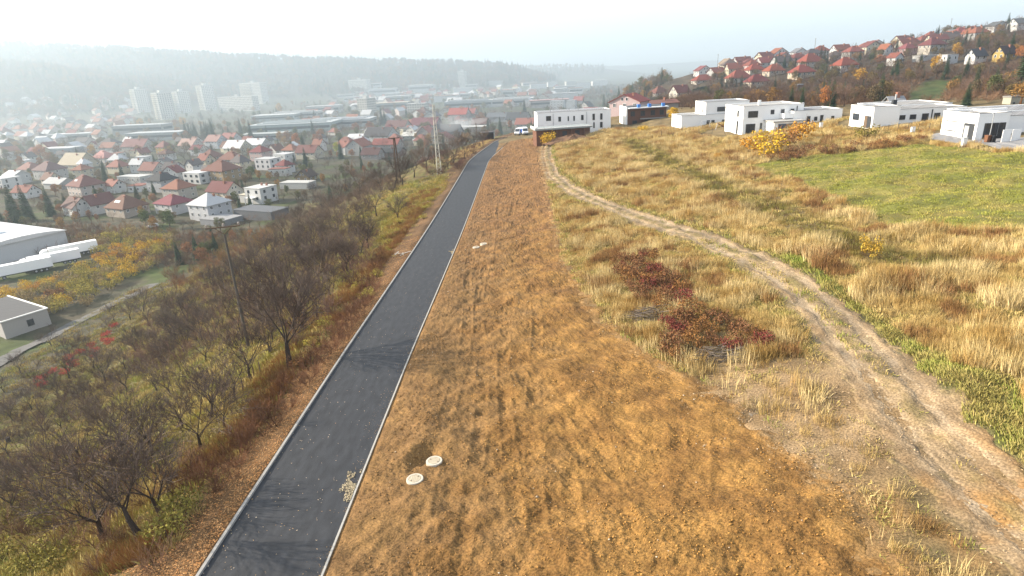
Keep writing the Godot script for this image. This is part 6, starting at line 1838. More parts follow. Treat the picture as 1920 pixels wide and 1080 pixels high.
func build_valley_trees() -> void:
	var orange := foliage("orange", Color(0.4, 0.17, 0.06))
	var copper := foliage("copper", Color(0.28, 0.13, 0.07))
	var gold := foliage("gold_tree", Color(0.46, 0.27, 0.05))
	var green := foliage("green", Color(0.1, 0.13, 0.04))
	var lime := foliage("lime_tree", Color(0.34, 0.36, 0.04))
	var list := [["leafy", Vector2(-364.4, -494.8), 1.9, orange, "large round rust-orange tree at the left of the town", "orange_tree"], ["leafy", Vector2(-320.5, -490.3), 1.5, gold, "upright golden-orange tree behind the salmon roof", "orange_tree"], ["leafy", Vector2(-309.7, -504.7), 1.2, copper, "copper tree left of the conifer clump", "orange_tree"],
		["leafy", Vector2(-157.0, -475.3), 1.7, orange, "orange tree left of the dark column fir", "orange_tree"], ["leafy", Vector2(-143.9, -486.2), 1.7, copper, "copper-orange tree right of the dark column fir", "orange_tree"], ["leafy", Vector2(-114.7, -428.8), 1.25, lime, "yellow-green tree before the orange-brown hip roof", "lime_tree"],
		["leafy", Vector2(-133.7, -572.9), 1.6, copper, "left one of the two copper trees among the red roofs", "orange_tree"], ["leafy", Vector2(-121.8, -576.2), 1.6, copper, "right one of the two copper trees among the red roofs", "orange_tree"], ["leafy", Vector2(-81.6, -652.6), 1.7, orange, "orange tree behind the lattice pylon", "orange_tree"], ["leafy", Vector2(-126.40, -225.59), 1.1, green, "dense olive tree in the garden below the crimson roof", "green_tree"],
		["leafy", Vector2(-465.3, -820.3), 1.9, gold, "golden tree in front of the apartment towers", "orange_tree"], ["leafy", Vector2(-334.4, -961.0), 2.4, gold, "tall golden tree beside the factory", "orange_tree"], ["leafy", Vector2(-399.4, -797.7), 1.9, gold, "small golden tree right of the nearest tower", "orange_tree"], ["leafy", Vector2(175.5, -1029.9), 1.3, orange, "bright orange tree beside a fir at the gully's left end", "orange_tree"],
		["firs", Vector2(-197.65, -244.91), 1.75, null, "large dark spruce by the old white houses, left of the pair", "spruce"], ["firs", Vector2(-200.35, -254.60), 1.6, null, "large dark spruce by the old white houses, right of the pair", "spruce"], ["firs", Vector2(-197.19, -263.65), 1.35, null, "dark spruce just left of the old white house", "spruce"], ["firs", Vector2(-201.42, -241.37), 1.2, null, "dark spruce at the picture's left edge", "spruce"],
		["firs", Vector2(-142.3, -445.2), 1.5, null, "dark column fir between the two orange trees", "spruce"], ["firs", Vector2(-106.3, -404.9), 1.3, null, "dark fir beside the yellow-green tree", "spruce"], ["firs", Vector2(-121.2, -378.3), 1.2, null, "dark spruce before the cream gabled house", "spruce"], ["firs", Vector2(-92.0, -399.6), 0.9, null, "small fir before the grey gabled house", "spruce"], ["firs", Vector2(-223.3, -558.8), 1.9, null, "tall dark fir left of the factory", "spruce"], ["firs", Vector2(22.3, -653.3), 2.0, null, "broad green fir above the lane's end", "spruce"], ["firs", Vector2(-130.3, -681.9), 1.9, null, "dark fir pair's left one behind the red roofs", "spruce"], ["firs", Vector2(-126.5, -679.6), 1.6, null, "dark fir pair's right one behind the red roofs", "spruce"],
		["firs", Vector2(-224.9, -348.9), 1.3, null, "dark conifer in the gardens left of the black roof", "spruce"], ["firs", Vector2(-219.3, -355.7), 1.1, null, "shorter conifer in the gardens left of the black roof", "spruce"], ["leafy", Vector2(-139.9, -340.4), 1.1, green, "dark green bush-like tree before the white flat houses", "green_tree"], ["leafy", Vector2(-139.09, -232.39), 1.0, green, "dark green garden tree left of the olive tree", "green_tree"]]
	for k in list.size():
		var e: Array = list[k]
		tree(leafy if e[0] == "leafy" else firs, k, e[1], Vector3.ONE * e[2], e[5], e[4], "", e[3] if e[3] else mats.needle)
	var clump := []
	for k in 16:
		var p: Vector2 = (Vector2(-331.7, -641.7)).lerp(Vector2(-260.7, -589.1), rng.randf()) + Vector2(rng.randf_range(-8, 8), rng.randf_range(-26, 26))
		if clear_of(p, 2.0): clump.append(p)
	clump = in_order(clump)
	for k in clump.size(): tree(firs, k, clump[k], Vector3.ONE * rng.randf_range(1.3, 1.9), "spruce", nth("dark conifer in the clump before the apartment slab", k, clump.size()), "conifer clump before the apartment slab", mats.needle)
	# garden trees and woods of the valley: too many and too far to tell apart
	var bins := {}
	var kinds := [["valley_bare_trees", far_bare, mats.twig, "bare grey-brown trees between the valley houses"], ["valley_autumn_trees", leafy, mats.leaf, "autumn-coloured trees between the valley houses"], ["valley_conifers", firs, mats.needle, "dark conifers between the valley houses"]]
	for k in 4600:
		var d := 170.0 + 1100.0 * pow(rng.randf(), 1.35)
		var x := rng.randf_range(-0.95, 0.26) * d
		var p := Vector2(x, -d)
		var y := lie(x, -d)
		if y > -24.0 and d < 420.0: continue
		if x > -88.0 and d < 260.0: continue
		if d > 700.0 and mid.get_noise_2d(x * 0.35, d * 0.35) < -0.06 and y < -25.0: continue
		if inside(p, SHRUBLAND) or not clear_of(p, 2.5): continue
		var r := rng.randf()
		var which := 0 if r < 0.6 else (1 if r < 0.94 else 2)
		var v := rng.randi() % (kinds[which][1] as Array).size()
		var key := which * 10 + v
		if not bins.has(key): bins[key] = [[], PackedColorArray()]
		bins[key][0].append(placed(p, rng.randf_range(0.6, 1.15) * (0.75 if d < 420.0 else 1.3)))
		var f := rng.randf_range(0.8, 1.3)
		var c: Color = Color(1.1 * f, 0.98 * f, 0.9 * f) if which == 0 else (Color(f, f, f) if which == 2 else [Color(0.3, 0.15, 0.07), Color(0.2, 0.14, 0.07), Color(0.16, 0.15, 0.06), Color(0.34, 0.2, 0.06), Color(0.12, 0.13, 0.05)][rng.randi() % 5])
		bins[key][1].append(c)
	# wooded hills
	for k in 15000:
		var d := rng.randf_range(1080.0, 1950.0) if k % 5 else rng.randf_range(1950.0, 2600.0)
		var x := rng.randf_range(-0.98, 0.16) * d
		var y := hills(x, d)
		if y < 7.0 + 8.0 * rng.randf(): continue
		var r := mid.get_noise_2d(x * 0.25, d * 0.25) + rng.randf_range(-0.25, 0.25)
		var which := 2 if r > 0.3 else (0 if r < -0.12 else 1)
		var v := rng.randi() % 3
		var key := 100 + which * 10 + v
		if not bins.has(key): bins[key] = [[], PackedColorArray()]
		bins[key][0].append(placed(Vector2(x, -d), rng.randf_range(1.5, 2.4)))
		var f := rng.randf_range(0.8, 1.3)
		bins[key][1].append(Color(f, f * 0.95, f * 0.9) if which == 0 else (Color(f, f, f) if which == 2 else [Color(0.2, 0.11, 0.06), Color(0.15, 0.11, 0.06), Color(0.24, 0.14, 0.05), Color(0.11, 0.11, 0.05)][rng.randi() % 4]))
	for key in bins:
		var hill: bool = key >= 100
		var kd: Array = kinds[(key % 100) / 10]
		var pair: Array = kd[1][key % 10]
		many("hill_forest" if hill else kd[0], joined(pair), kd[2], bins[key][0], bins[key][1], ("wooded hillside across the valley" if hill else kd[3]), "forest" if hill else "trees")

# trunk and crown as one mesh, for woods seen as a mass
func joined(pair: Array) -> ArrayMesh:
	var s := Shape.new()
	for k in 2:
		var a: Array = (pair[k] as ArrayMesh).surface_get_arrays(0)
		s.v.append_array(a[Mesh.ARRAY_VERTEX])
		s.n.append_array(a[Mesh.ARRAY_NORMAL])
		s.uv.append_array(a[Mesh.ARRAY_TEX_UV])
		var c: PackedColorArray = a[Mesh.ARRAY_COLOR]
		if k == 0: c.fill(Color(0.4, 0.3, 0.25) if a[Mesh.ARRAY_COLOR][0].r > 0.9 and pair in leafy else Color(0.075, 0.056, 0.044))
		s.c.append_array(c)
	return s.mesh()

func build_hillside_trees() -> void:
	var gold := foliage("gold_tree", Color(0.46, 0.27, 0.05))
	var orange := foliage("orange", Color(0.4, 0.17, 0.06))
	var copper := foliage("copper", Color(0.28, 0.13, 0.07))
	var list := [["leafy", Vector2(137.8, -410.8), Vector3(1.5, 0.8, 1.5), copper, "round copper-orange tree among the ridge's red roofs", "orange_tree"], ["leafy", Vector2(173.1, -309.4), Vector3(1.4, 1.1, 1.4), gold, "broad yellow-brown tree on the wooded slope", "gold_tree"], ["leafy", Vector2(200.31, -296.88), Vector3(0.9, 1.35, 0.9), gold, "slim golden birch beside the dark fir", "gold_tree"], ["leafy", Vector2(236.0, -336.3), Vector3(0.9, 1.0, 0.9), gold, "golden tree below the upper red roofs", "gold_tree"], ["leafy", Vector2(236.39, -293.91), Vector3(0.9, 0.95, 0.9), orange, "orange tree right of the ochre house", "orange_tree"], ["leafy", Vector2(87.38, -172.14), Vector3(0.75, 0.85, 0.75), orange, "small orange tree behind the low grey-white house", "orange_tree"], ["leafy", Vector2(208.1, -354.3), Vector3(1.2, 0.9, 1.2), copper, "copper tree left of the balcony house", "orange_tree"], ["leafy", Vector2(52.48, -195.14), Vector3(0.9, 0.65, 0.9), foliage("gold", Color(0.5, 0.3, 0.03)), "golden bush-shaped tree right of the brick duplex", "gold_tree"],
		["firs", Vector2(195.33, -281.97), Vector3(1.0, 1.05, 1.0), null, "dark fir next to the slim golden birch", "spruce"], ["firs", Vector2(132.65, -162.72), Vector3(1.4, 1.4, 1.4), null, "large dark fir at the right edge of the slope", "spruce"], ["firs", Vector2(190.16, -289.15), Vector3(0.7, 0.6, 0.7), null, "small dark fir left of the golden birch", "spruce"], ["firs", Vector2(108.77, -148.13), Vector3(0.7, 0.55, 0.7), null, "small dark fir behind the long bungalow", "spruce"], ["firs", Vector2(200.6, -402.1), Vector3(0.8, 0.85, 0.8), null, "dark fir right of the near-black roof", "spruce"], ["firs", Vector2(326.6, -422.0), Vector3(0.9, 0.95, 0.9), null, "dark fir between the two hill-top houses", "spruce"], ["firs", Vector2(185.7, -1058.6), Vector3(1.0, 1.1, 1.0), null, "fir beside the bright orange tree in the gully", "spruce"], ["firs", Vector2(98.9, -444.8), Vector3(0.8, 1.0, 0.8), null, "dark fir left of the brick-red hip roof", "spruce"], ["firs", Vector2(108.9, -374.3), Vector3(0.5, 0.7, 0.5), null, "slim dark fir right of the white house above the hedge", "spruce"], ["firs", Vector2(93.1, -418.5), Vector3(0.6, 0.9, 0.6), null, "slim dark fir at the hedge's left end", "spruce"]]
	for k in list.size():
		var e: Array = list[k]
		tree(leafy if e[0] == "leafy" else firs, k, e[1], e[2], e[5], e[4], "", e[3] if e[3] else mats.needle)
	var small := in_order([Vector2(130.3, -380.8), Vector2(132.7, -378.8), Vector2(135.0, -377.1), Vector2(137.2, -375.5), Vector2(139.6, -373.7), Vector2(175.8, -386.4), Vector2(177.3, -397.4), Vector2(177.1, -351.2), Vector2(175.4, -400.5), Vector2(194.9, -317.3), Vector2(181.3, -422.8), Vector2(210.0, -323.0)])
	for i in small.size(): tree(firs, rng.randi(), small[i], Vector3.ONE * rng.randf_range(0.6, 0.9), "spruce", nth("small dark conifer among the hillside gardens", i, small.size()), "small conifers of the hillside gardens", mats.needle)
	# clipped hedge
	for h in [[Vector2(94.2, -420.2), Vector2(105.0, -380.3), 2.8, "tall clipped dark hedge below the white house with the steep red roof"], [Vector2(117.0, -391.4), Vector2(127.2, -387.0), 2.4, "clipped dark hedge beside the small lawn on the ridge's slope"]]:
		var s := Shape.new()
		var n := 26
		for k in n:
			var q: Vector2 = (h[0] as Vector2).lerp(h[1], k / (n - 1.0))
			leaf_cloud(s, ground(q, h[2] * 0.5), Vector3(0.8, h[2] * 0.62, 1.0), 60, 0.3, 0.5)
		var o := part("hedge", s, foliage("hedge", Color(0.032, 0.05, 0.028)), self)
		tag(o, h[3], "hedge")
	# brown leafless wood of the gully and the slope
	var bins := {}
	for z in [[[Vector2(98.2, -539.1), Vector2(102.0, -464.2), Vector2(108.4, -372.6), Vector2(125.8, -378.6), Vector2(143.3, -359.1), Vector2(159.6, -356.0), Vector2(172.2, -345.7), Vector2(178.9, -326.3), Vector2(171.97, -286.29), Vector2(160.72, -255.91), Vector2(98.39, -156.00), Vector2(91.50, -165.06), Vector2(82.91, -176.55), Vector2(75.02, -194.97), Vector2(69.82, -214.51), Vector2(62.36, -241.65)], 3.4, 1800], [[Vector2(166.49, -236.34), Vector2(204.17, -285.53), Vector2(220.61, -292.35), Vector2(230.33, -283.79), Vector2(110.55, -133.72), Vector2(114.72, -149.74)], 3.2, 700], [[Vector2(104.4, -905.3), Vector2(189.7, -1350.8), Vector2(276.2, -1390.9), Vector2(116.1, -438.1), Vector2(138.0, -427.7), Vector2(135.0, -418.0), Vector2(102.5, -441.5), Vector2(166.7, -915.4)], 5.0, 900], [[Vector2(179.6, -361.2), Vector2(202.4, -344.2), Vector2(211.3, -303.3), Vector2(203.34, -287.75), Vector2(174.41, -278.61), Vector2(178.9, -326.3)], 4.5, 500], [[Vector2(239.6, -341.7), Vector2(275.7, -364.9), Vector2(290.8, -362.4), Vector2(255.2, -316.2), Vector2(254.6, -328.7)], 4.0, 400], [[Vector2(166.8, -439.7), Vector2(193.0, -418.1), Vector2(230.1, -423.7), Vector2(266.2, -426.8), Vector2(319.2, -464.9), Vector2(307.6, -408.8), Vector2(267.2, -387.3), Vector2(235.1, -375.3), Vector2(207.1, -380.0), Vector2(177.3, -397.4)], 4.2, 1100], [[Vector2(115.0, -395.9), Vector2(148.9, -439.7), Vector2(191.3, -430.0), Vector2(234.1, -431.2), Vector2(272.9, -437.7), Vector2(304.7, -443.4), Vector2(337.0, -422.1), Vector2(236.86, -292.37), Vector2(231.2, -329.1), Vector2(209.9, -338.1), Vector2(189.6, -346.6), Vector2(162.9, -363.6), Vector2(139.1, -364.0)], 4.6, 1500]]:
		for p in scatter(z[0], z[1], z[2] * 3):
			if not clear_of(p, 1.0) or inside(p, HILL_LAWN): continue
			var r := rng.randf()
			var which := 0 if r < 0.74 else (1 if r < 0.95 else 2)
			var v := rng.randi() % 3
			var key := which * 10 + v
			if not bins.has(key): bins[key] = [[], PackedColorArray()]
			bins[key][0].append(placed(p, rng.randf_range(0.55, 1.0)))
			var f := rng.randf_range(0.65, 1.25)
			bins[key][1].append(Color(1.0 * f, 0.86 * f, 0.8 * f) if which == 0 else (Color(f, f, f) if which == 2 else [Color(0.16, 0.12, 0.05), Color(0.13, 0.1, 0.06), Color(0.09, 0.1, 0.04), Color(0.26, 0.15, 0.05)][rng.randi() % 4]))
	for key in bins:
		var set_: Array = far_bare if key < 10 else (leafy if key < 20 else firs)
		many("gully_wood", joined(set_[key % 10]), mats.twig if key < 10 else (mats.leaf if key < 20 else mats.needle), bins[key][0], bins[key][1], "mostly leafless brown wood in the gully and between the hillside gardens", "wood")
	# scrub between
	var places := []
	var tints := PackedColorArray()
	for p in scatter([Vector2(89.4, -490.6), Vector2(72.19, -221.88), Vector2(88.12, -187.83), Vector2(98.39, -156.00), Vector2(109.17, -150.80), Vector2(120.01, -145.51), Vector2(230.33, -283.79), Vector2(212.64, -298.03), Vector2(196.4, -311.2), Vector2(174.8, -339.5), Vector2(139.7, -365.6), Vector2(99.8, -387.5)], 3.0, 9000):
		if not clear_of(p, 0.5) or inside(p, HILL_LAWN): continue
		places.append(placed(p, rng.randf_range(0.8, 1.5)))
		var f := rng.randf_range(0.8, 1.5)
		tints.append(Color(1.15 * f, 0.95 * f, 0.75 * f))
	many("slope_undergrowth", shrubs[1], mats.twig, places, tints, "brown scrub covering the slope behind the white houses", "scrub")

func build_plateau_shrubs() -> void:
	var gold := foliage("gold", Color(0.5, 0.3, 0.03))
	var amber := foliage("amber", Color(0.5, 0.25, 0.03))
	var rust := foliage("rust", Color(0.28, 0.12, 0.04))
	var red := foliage("red", Color(0.17, 0.045, 0.036))
	var brown := foliage("brown", Color(0.2, 0.1, 0.05))
	var list := [[(Vector2(26.63, -192.41)) + Vector2(-13.5, 3.6), Vector3(2.3, 2.6, 2.3), gold, "round golden shrub beside the spoil heap"], [Vector2(49.00, -115.13), Vector3(2.9, 2.5, 2.9), gold, "golden shrub at the mown field's far corner"], [Vector2(47.82, -120.30), Vector3(2.2, 1.9, 2.2), amber, "smaller amber shrub left of the golden corner shrub"], [Vector2(58.88, -123.85), Vector3(2.4, 2.6, 2.4), amber, "amber shrub before the low grey-white house"], [Vector2(53.66, -118.62), Vector3(2.4, 2.4, 2.4), rust, "rusty shrub between the golden and the amber one"], [Vector2(67.07, -115.57), Vector3(2.0, 1.4, 2.0), foliage("lime", Color(0.3, 0.27, 0.04)), "yellow-green shrub at the long bungalow's corner"], [Vector2(40.62, -183.85), Vector3(1.5, 1.2, 1.5), gold, "small golden shrub at the playground garden's corner"], [Vector2(33.42, -54.17), Vector3(0.9, 1.15, 0.9), foliage("honey", Color(0.46, 0.3, 0.05)), "thin honey-yellow sapling in the tall grass"], [Vector2(41.47, -120.78), Vector3(0.7, 0.8, 0.7), amber, "lone amber shrub in the dry meadow"], [Vector2(38.60, -116.67), Vector3(0.7, 0.6, 0.7), brown, "small brown shrub next to the lone amber one"], [Vector2(9.76, -210.39), Vector3(0.6, 0.5, 0.6), rust, "low rusty shrub beside the vans"]]
	for e in list: tree(bush, rng.randi(), e[0], e[1], "autumn_shrub", e[3], "", e[2], "shrub")
	for p in scatter([Vector2(11.20, -63.75), Vector2(15.20, -65.99), Vector2(15.58, -61.41), Vector2(16.23, -52.96), Vector2(14.73, -48.54), Vector2(12.17, -48.29), Vector2(11.29, -52.90)], 1.0, 400).filter(func(p): return p.distance_to(Vector2(11.15, -47.41)) > 1.6): tree(bush, rng.randi(), p, Vector3(0.75, 0.8, 0.75) * rng.randf_range(0.7, 1.2), "red_shrub", "dark red leafy shrub of the upper red clump", "upper red clump", [red, brown, rust, rust, brown, brown][rng.randi() % 6], "shrub")
	for p in scatter([Vector2(10.83, -41.88), Vector2(12.55, -46.25), Vector2(14.99, -47.12), Vector2(16.57, -45.21), Vector2(18.19, -42.80), Vector2(17.80, -38.89), Vector2(15.97, -38.00), Vector2(13.66, -38.81), Vector2(11.41, -38.84)], 1.0, 400).filter(func(p): return p.distance_to(Vector2(14.05, -38.32)) > 1.7): tree(bush, rng.randi(), p, Vector3(0.75, 0.75, 0.75) * rng.randf_range(0.7, 1.2), "red_shrub", "reddish-brown shrub of the lower red clump by the soil", "lower red clump", [rust, red, brown, rust, brown, brown][rng.randi() % 6], "shrub")
	var hedge_row := in_order(scatter([Vector2(44.24, -112.99), Vector2(51.83, -112.62), Vector2(61.10, -108.43), Vector2(68.87, -106.13), Vector2(70.31, -103.49), Vector2(66.94, -102.99), Vector2(56.19, -106.03), Vector2(48.50, -107.14)], 1.8, 200))
	for i in hedge_row.size(): tree(bush, rng.randi(), hedge_row[i], Vector3(1.1, 0.9, 1.1) * rng.randf_range(0.7, 1.1), "autumn_shrub", nth("low brown shrub in the row behind the mown field", i, hedge_row.size()), "brown shrubs behind the mown field", [brown, rust, brown][rng.randi() % 3], "shrub")
	for p in scatter([Vector2(16.92, -210.16), Vector2(27.15, -199.84), Vector2(26.05, -191.78), Vector2(16.18, -201.21)], 1.6, 60): tree(bush, rng.randi(), p, Vector3(0.8, 0.6, 0.8), "autumn_shrub", "dark weedy shrub on the spoil heap", "weeds on the spoil heap", brown, "shrub")
	for p in scatter([Vector2(71.46, -118.44), Vector2(76.56, -115.46), Vector2(74.97, -111.46), Vector2(69.44, -113.28)], 1.7, 60): tree(bush, rng.randi(), p, Vector3(0.6, 0.35, 0.6), "green_shrub", "low green shrub before the long bungalow's fence", "green shrubs by the fence", foliage("green_bush", Color(0.07, 0.1, 0.03)), "shrub")

const RED_A := [Vector2(11.20, -63.75), Vector2(15.20, -65.99), Vector2(15.58, -61.41), Vector2(16.23, -52.96), Vector2(14.73, -48.54), Vector2(12.17, -48.29), Vector2(11.29, -52.90)]
const RED_B := [Vector2(10.83, -41.88), Vector2(12.55, -46.25), Vector2(14.99, -47.12), Vector2(16.57, -45.21), Vector2(18.19, -42.80), Vector2(17.80, -38.89), Vector2(15.97, -38.00), Vector2(13.66, -38.81), Vector2(11.41, -38.84)]
const DITCH := [Vector2(33.82, -172.90), Vector2(34.07, -139.99), Vector2(33.79, -113.95), Vector2(33.53, -90.87), Vector2(34.11, -75.46), Vector2(34.15, -62.41), Vector2(34.81, -54.04), Vector2(36.38, -49.10)]

func ditch(p: Vector2) -> float:
	var best := 1e9
	for i in DITCH.size() - 1: best = minf(best, p.distance_to(Geometry2D.get_closest_point_to_segment(p, DITCH[i], DITCH[i + 1])))
	return best

func tuft(n: int, h: float, spread: float, width: float, lean: float) -> ArrayMesh:
	var s := Shape.new()
	for k in n:
		var a := rng.randf() * TAU
		var r := sqrt(rng.randf()) * spread
		var p := Vector3(cos(a) * r, -0.05, sin(a) * r)
		var hh := h * rng.randf_range(0.55, 1.15)
		var d := Vector3(cos(a + rng.randf()), 0, sin(a + rng.randf())) * lean * rng.randf()
		var m := p + Vector3.UP * hh * 0.55 + d * hh * 0.35
		var e := p + Vector3.UP * hh + d * hh
		var side := Vector3(-sin(a), 0, cos(a)).rotated(Vector3.UP, rng.randf() * 2.0) * width
		var f := rng.randf_range(0.7, 1.25)
		s.tint = Color(f, f * 0.98, f * 0.92)
		s.quad(p - side, p + side, m + side * 0.9, m - side * 0.9)
		s.tri(m - side * 0.9, m + side * 0.9, e)
	return s.mesh()

func build_grass() -> void:
	for q in [Vector2(11.15, -47.41), Vector2(14.05, -38.32)]: occupied.append(Vector3(q.x, q.y, 2.9))
	var tall := [tuft(36, 0.95, 0.6, 0.012, 0.35), tuft(34, 1.05, 0.55, 0.012, 0.45), tuft(38, 0.75, 0.6, 0.013, 0.6)]
	var short := [tuft(26, 0.22, 0.32, 0.016, 0.9), tuft(24, 0.16, 0.36, 0.018, 1.1)]
	var places := [[], [], []]
	var tints := [PackedColorArray(), PackedColorArray(), PackedColorArray()]
	var low := [[], []]
	var low_tints := [PackedColorArray(), PackedColorArray()]
	var pale := Color(0.62, 0.49, 0.27)
	var straw := Color(0.52, 0.375, 0.165)
	var ochre := Color(0.38, 0.24, 0.09)
	var russet := Color(0.26, 0.13, 0.06)
	var olive := Color(0.26, 0.245, 0.075)
	var fresh := Color(0.2, 0.26, 0.045)
	# dry meadow right of the soil and round the track
	for k in 150000:
		var d := 15.0 + 205.0 * pow(rng.randf(), 1.55)
		var x := rng.randf_range(0.0, 96.0) * (0.25 + 0.75 * minf(1.0, d / 80.0))
		if x > 0.86 * d + 6.0: continue
		var edge := soil_edge(clampf(d, 15.0, 214.0))
		if x < edge - 0.1: continue
		var p := Vector2(x, -d)
		if inside(p, MOWN) or inside(p, COURT): continue
		if d > 206.0 - maxf(0.0, (x - 30.0) * 1.25): continue
		var q := track_at(x, -d)
		var half := lerpf(2.1, 2.7, smoothstep(60.0, 26.0, d)) + 0.6 * fine.get_noise_2d(x * 0.8, -d * 0.8)
		if absf(q.x) < half and not (d < 70.0 and absf(q.x) < 0.3 and rng.randf() < 0.35): continue
		var n := mid.get_noise_2d(x * 2.2 + 11.0, d * 2.2)
		var n2 := mid.get_noise_2d(x * 5.0 - 70.0, d * 5.0)
		var green := inside(p, GREEN_VERGE)
		var near_soil := p.distance_to(Vector2(15.98, -30.72)) < 7.0 or (d < 27.0 and x < 24.0)
		if (inside(p, RED_A) or inside(p, RED_B)) and rng.randf() < 0.5: continue
		if near_soil and rng.randf() < 0.93: continue
		if not clear_of(p, -1.5): continue
		if green or absf(q.x) < half + 0.7 or n2 < -0.2 or (x < edge + 0.9 and rng.randf() < 0.6):
			var c := mixc(olive, fresh, n2 * 2.0 + rng.randf() * (0.9 if green else 0.5))
			c = mixc(c, straw, rng.randf() * (0.5 if green else 0.9))
			var w := k % 2
			low[w].append(placed(p, rng.randf_range(0.8, 1.6) * (1.0 + d / 130.0)))
			low_tints[w].append(c)
			continue
		var c := mixc(straw, pale, 0.5 + n * 2.2)
		c = mixc(c, ochre, (n2 - 0.06) * 4.5)
		c = mixc(c, russet, (mid.get_noise_2d(x * 3.0 + 300.0, d * 3.0) - 0.2) * 5.0)
		c = mixc(c, olive, rng.randf() * 0.32)
		var wet := clampf(1.3 - ditch(p) / (2.4 + 3.0 * n2), 0.0, 1.0)
		c = mixc(c, [Color(0.2, 0.19, 0.06), Color(0.24, 0.2, 0.05), Color(0.13, 0.085, 0.05)][rng.randi() % 3], wet)
		var f := rng.randf_range(0.85, 1.2)
		var w := k % 3
		var s := rng.randf_range(0.55, 1.0) * (1.0 + d / 320.0) * clampf(0.85 + n * 0.8, 0.5, 1.2)
		if d < 60.0 and x > 24.0: s *= 1.25
		s *= 1.0 - 0.35 * wet
		places[w].append(placed(p, s, rng.randf_range(0.8, 1.1)))
		tints[w].append(Color(c.r * f, c.g * f, c.b * f))
	for w in 3: many("tall_dry_grass", tall[w], mats.blade, places[w], tints[w], "tall straw-coloured grass of the meadow round the cart track", "grass")
	# mown field
	for k in 12000:
		var d := 55.0 + 62.0 * rng.randf()
		var x := rng.randf_range(28.0, 88.0)
		var p := Vector2(x, -d)
		if not inside(p, MOWN): continue
		var n := mid.get_noise_2d(x * 3.0, -d * 3.0)
		var c := mixc(mixc(Color(0.29, 0.28, 0.06), Color(0.42, 0.34, 0.11), 0.45 + n * 1.6), Color(0.21, 0.245, 0.045), rng.randf() * 0.7)
		low[k % 2].append(placed(p, rng.randf_range(1.2, 2.2), 0.55))
		low_tints[k % 2].append(c)
	# orchard grass
	for k in 26000:
		var d := 24.0 + 130.0 * pow(rng.randf(), 1.5)
		var left := table(ROAD_LEFT, d)
		var x := left - 2.5 - rng.randf() * (d * 0.85 + 6.0)
		if x < -0.95 * d - 8.0 or x < -100.0: continue
		var n := mid.get_noise_2d(x * 3.0, d * 3.0)
		var t := left - x
		if t < 5.0 and rng.randf() < 0.75: continue
		var c := mixc(Color(0.48, 0.4, 0.15), Color(0.3, 0.32, 0.07), 0.4 + n * 2.0 + rng.randf_range(-0.3, 0.3))
		c = mixc(c, Color(0.26, 0.15, 0.06), rng.randf() * 0.7)
		low[k % 2].append(placed(Vector2(x, -d), rng.randf_range(0.9, 1.9) * (1.0 + d / 160.0), rng.randf_range(0.6, 1.4)))
		low_tints[k % 2].append(c)
	for w in 2: many("short_grass", short[w], mats.blade, low[w], low_tints[w], "short green and yellowed grass of verge, field and orchard", "grass")
	# grass on the bank of the bend, taller and golden
	var bank := []
	var bank_t := PackedColorArray()
	for p in scatter(LEFT_GRASS, 0.55, 2600):
		bank.append(placed(p, rng.randf_range(0.5, 0.9)))
		bank_t.append(mixc(Color(0.42, 0.29, 0.07), Color(0.26, 0.24, 0.05), rng.randf()))
	for k in 900:
		var d := rng.randf_range(182.0, 225.0)
		var x := table(ROAD_LEFT, d) - rng.randf_range(2.0, 9.0)
		bank.append(placed(Vector2(x, -d), rng.randf_range(0.6, 1.1)))
		bank_t.append(mixc(pale, straw, rng.randf()))
	many("bank_grass", tall[2], mats.blade, bank, bank_t, "golden grass on the bank along the far lane", "grass")
	# reddish undergrowth at the foot of the verge
	var red := []
	var red_t := PackedColorArray()
	for k in 5200:
		var d := 24.0 + 110.0 * pow(rng.randf(), 1.4)
		var t := 3.6 + rng.randf() * rng.randf() * 6.0
		var x := table(ROAD_LEFT, d) - t
		if mid.get_noise_2d(x * 2.0, d * 2.0) < -0.12: continue
		red.append(placed(Vector2(x, -d), rng.randf_range(0.45, 0.95)))
		red_t.append(mixc(Color(0.24, 0.1, 0.035), Color(0.3, 0.19, 0.075), rng.randf()))
	many("verge_weeds", tall[2], mats.blade, red, red_t, "rusty dead weeds at the foot of the lane's bank", "weeds")
	# fallen leaves
	var leaf := Shape.new()
	leaf.quad(Vector3(-1, 0, 0), Vector3(0, 0.25, 0.55), Vector3(1, 0.05, 0), Vector3(0, 0.2, -0.55))
	var fall := []
	var fall_t := PackedColorArray()
	for k in 30000:
		var d := 19.0 + 70.0 * pow(rng.randf(), 1.8)
		var t := 0.1 + 7.0 * pow(rng.randf(), 1.4)
		var x := table(ROAD_LEFT, d) - t
		var s := rng.randf_range(0.03, 0.065)
		fall.append(Transform3D(Basis.from_euler(Vector3(rng.randf_range(-0.5, 0.5), rng.randf() * TAU, rng.randf_range(-0.5, 0.5))) * Basis.from_scale(Vector3.ONE * s), ground(Vector2(x, -d), 0.02)))
		fall_t.append(mixc(Color(0.34, 0.15, 0.05), Color(0.46, 0.27, 0.12), rng.randf()) * rng.randf_range(0.6, 1.2))
	for k in 620:
		var d := 18.0 + 90.0 * pow(rng.randf(), 1.6)
		var u := 0.2 + 5.3 * (pow(rng.randf(), 1.8) if k % 3 else rng.randf())
		var p := Vector2(table(ROAD_LEFT, d) + u, -d)
		var s := rng.randf_range(0.02, 0.045)
		fall.append(Transform3D(Basis.from_euler(Vector3(rng.randf_range(-0.3, 0.3), rng.randf() * TAU, 0)) * Basis.from_scale(Vector3.ONE * s), Vector3(p.x, lane_level(p) + 0.055, p.y)))
		fall_t.append(mixc(Color(0.6, 0.5, 0.38), Color(0.42, 0.26, 0.12), rng.randf()))
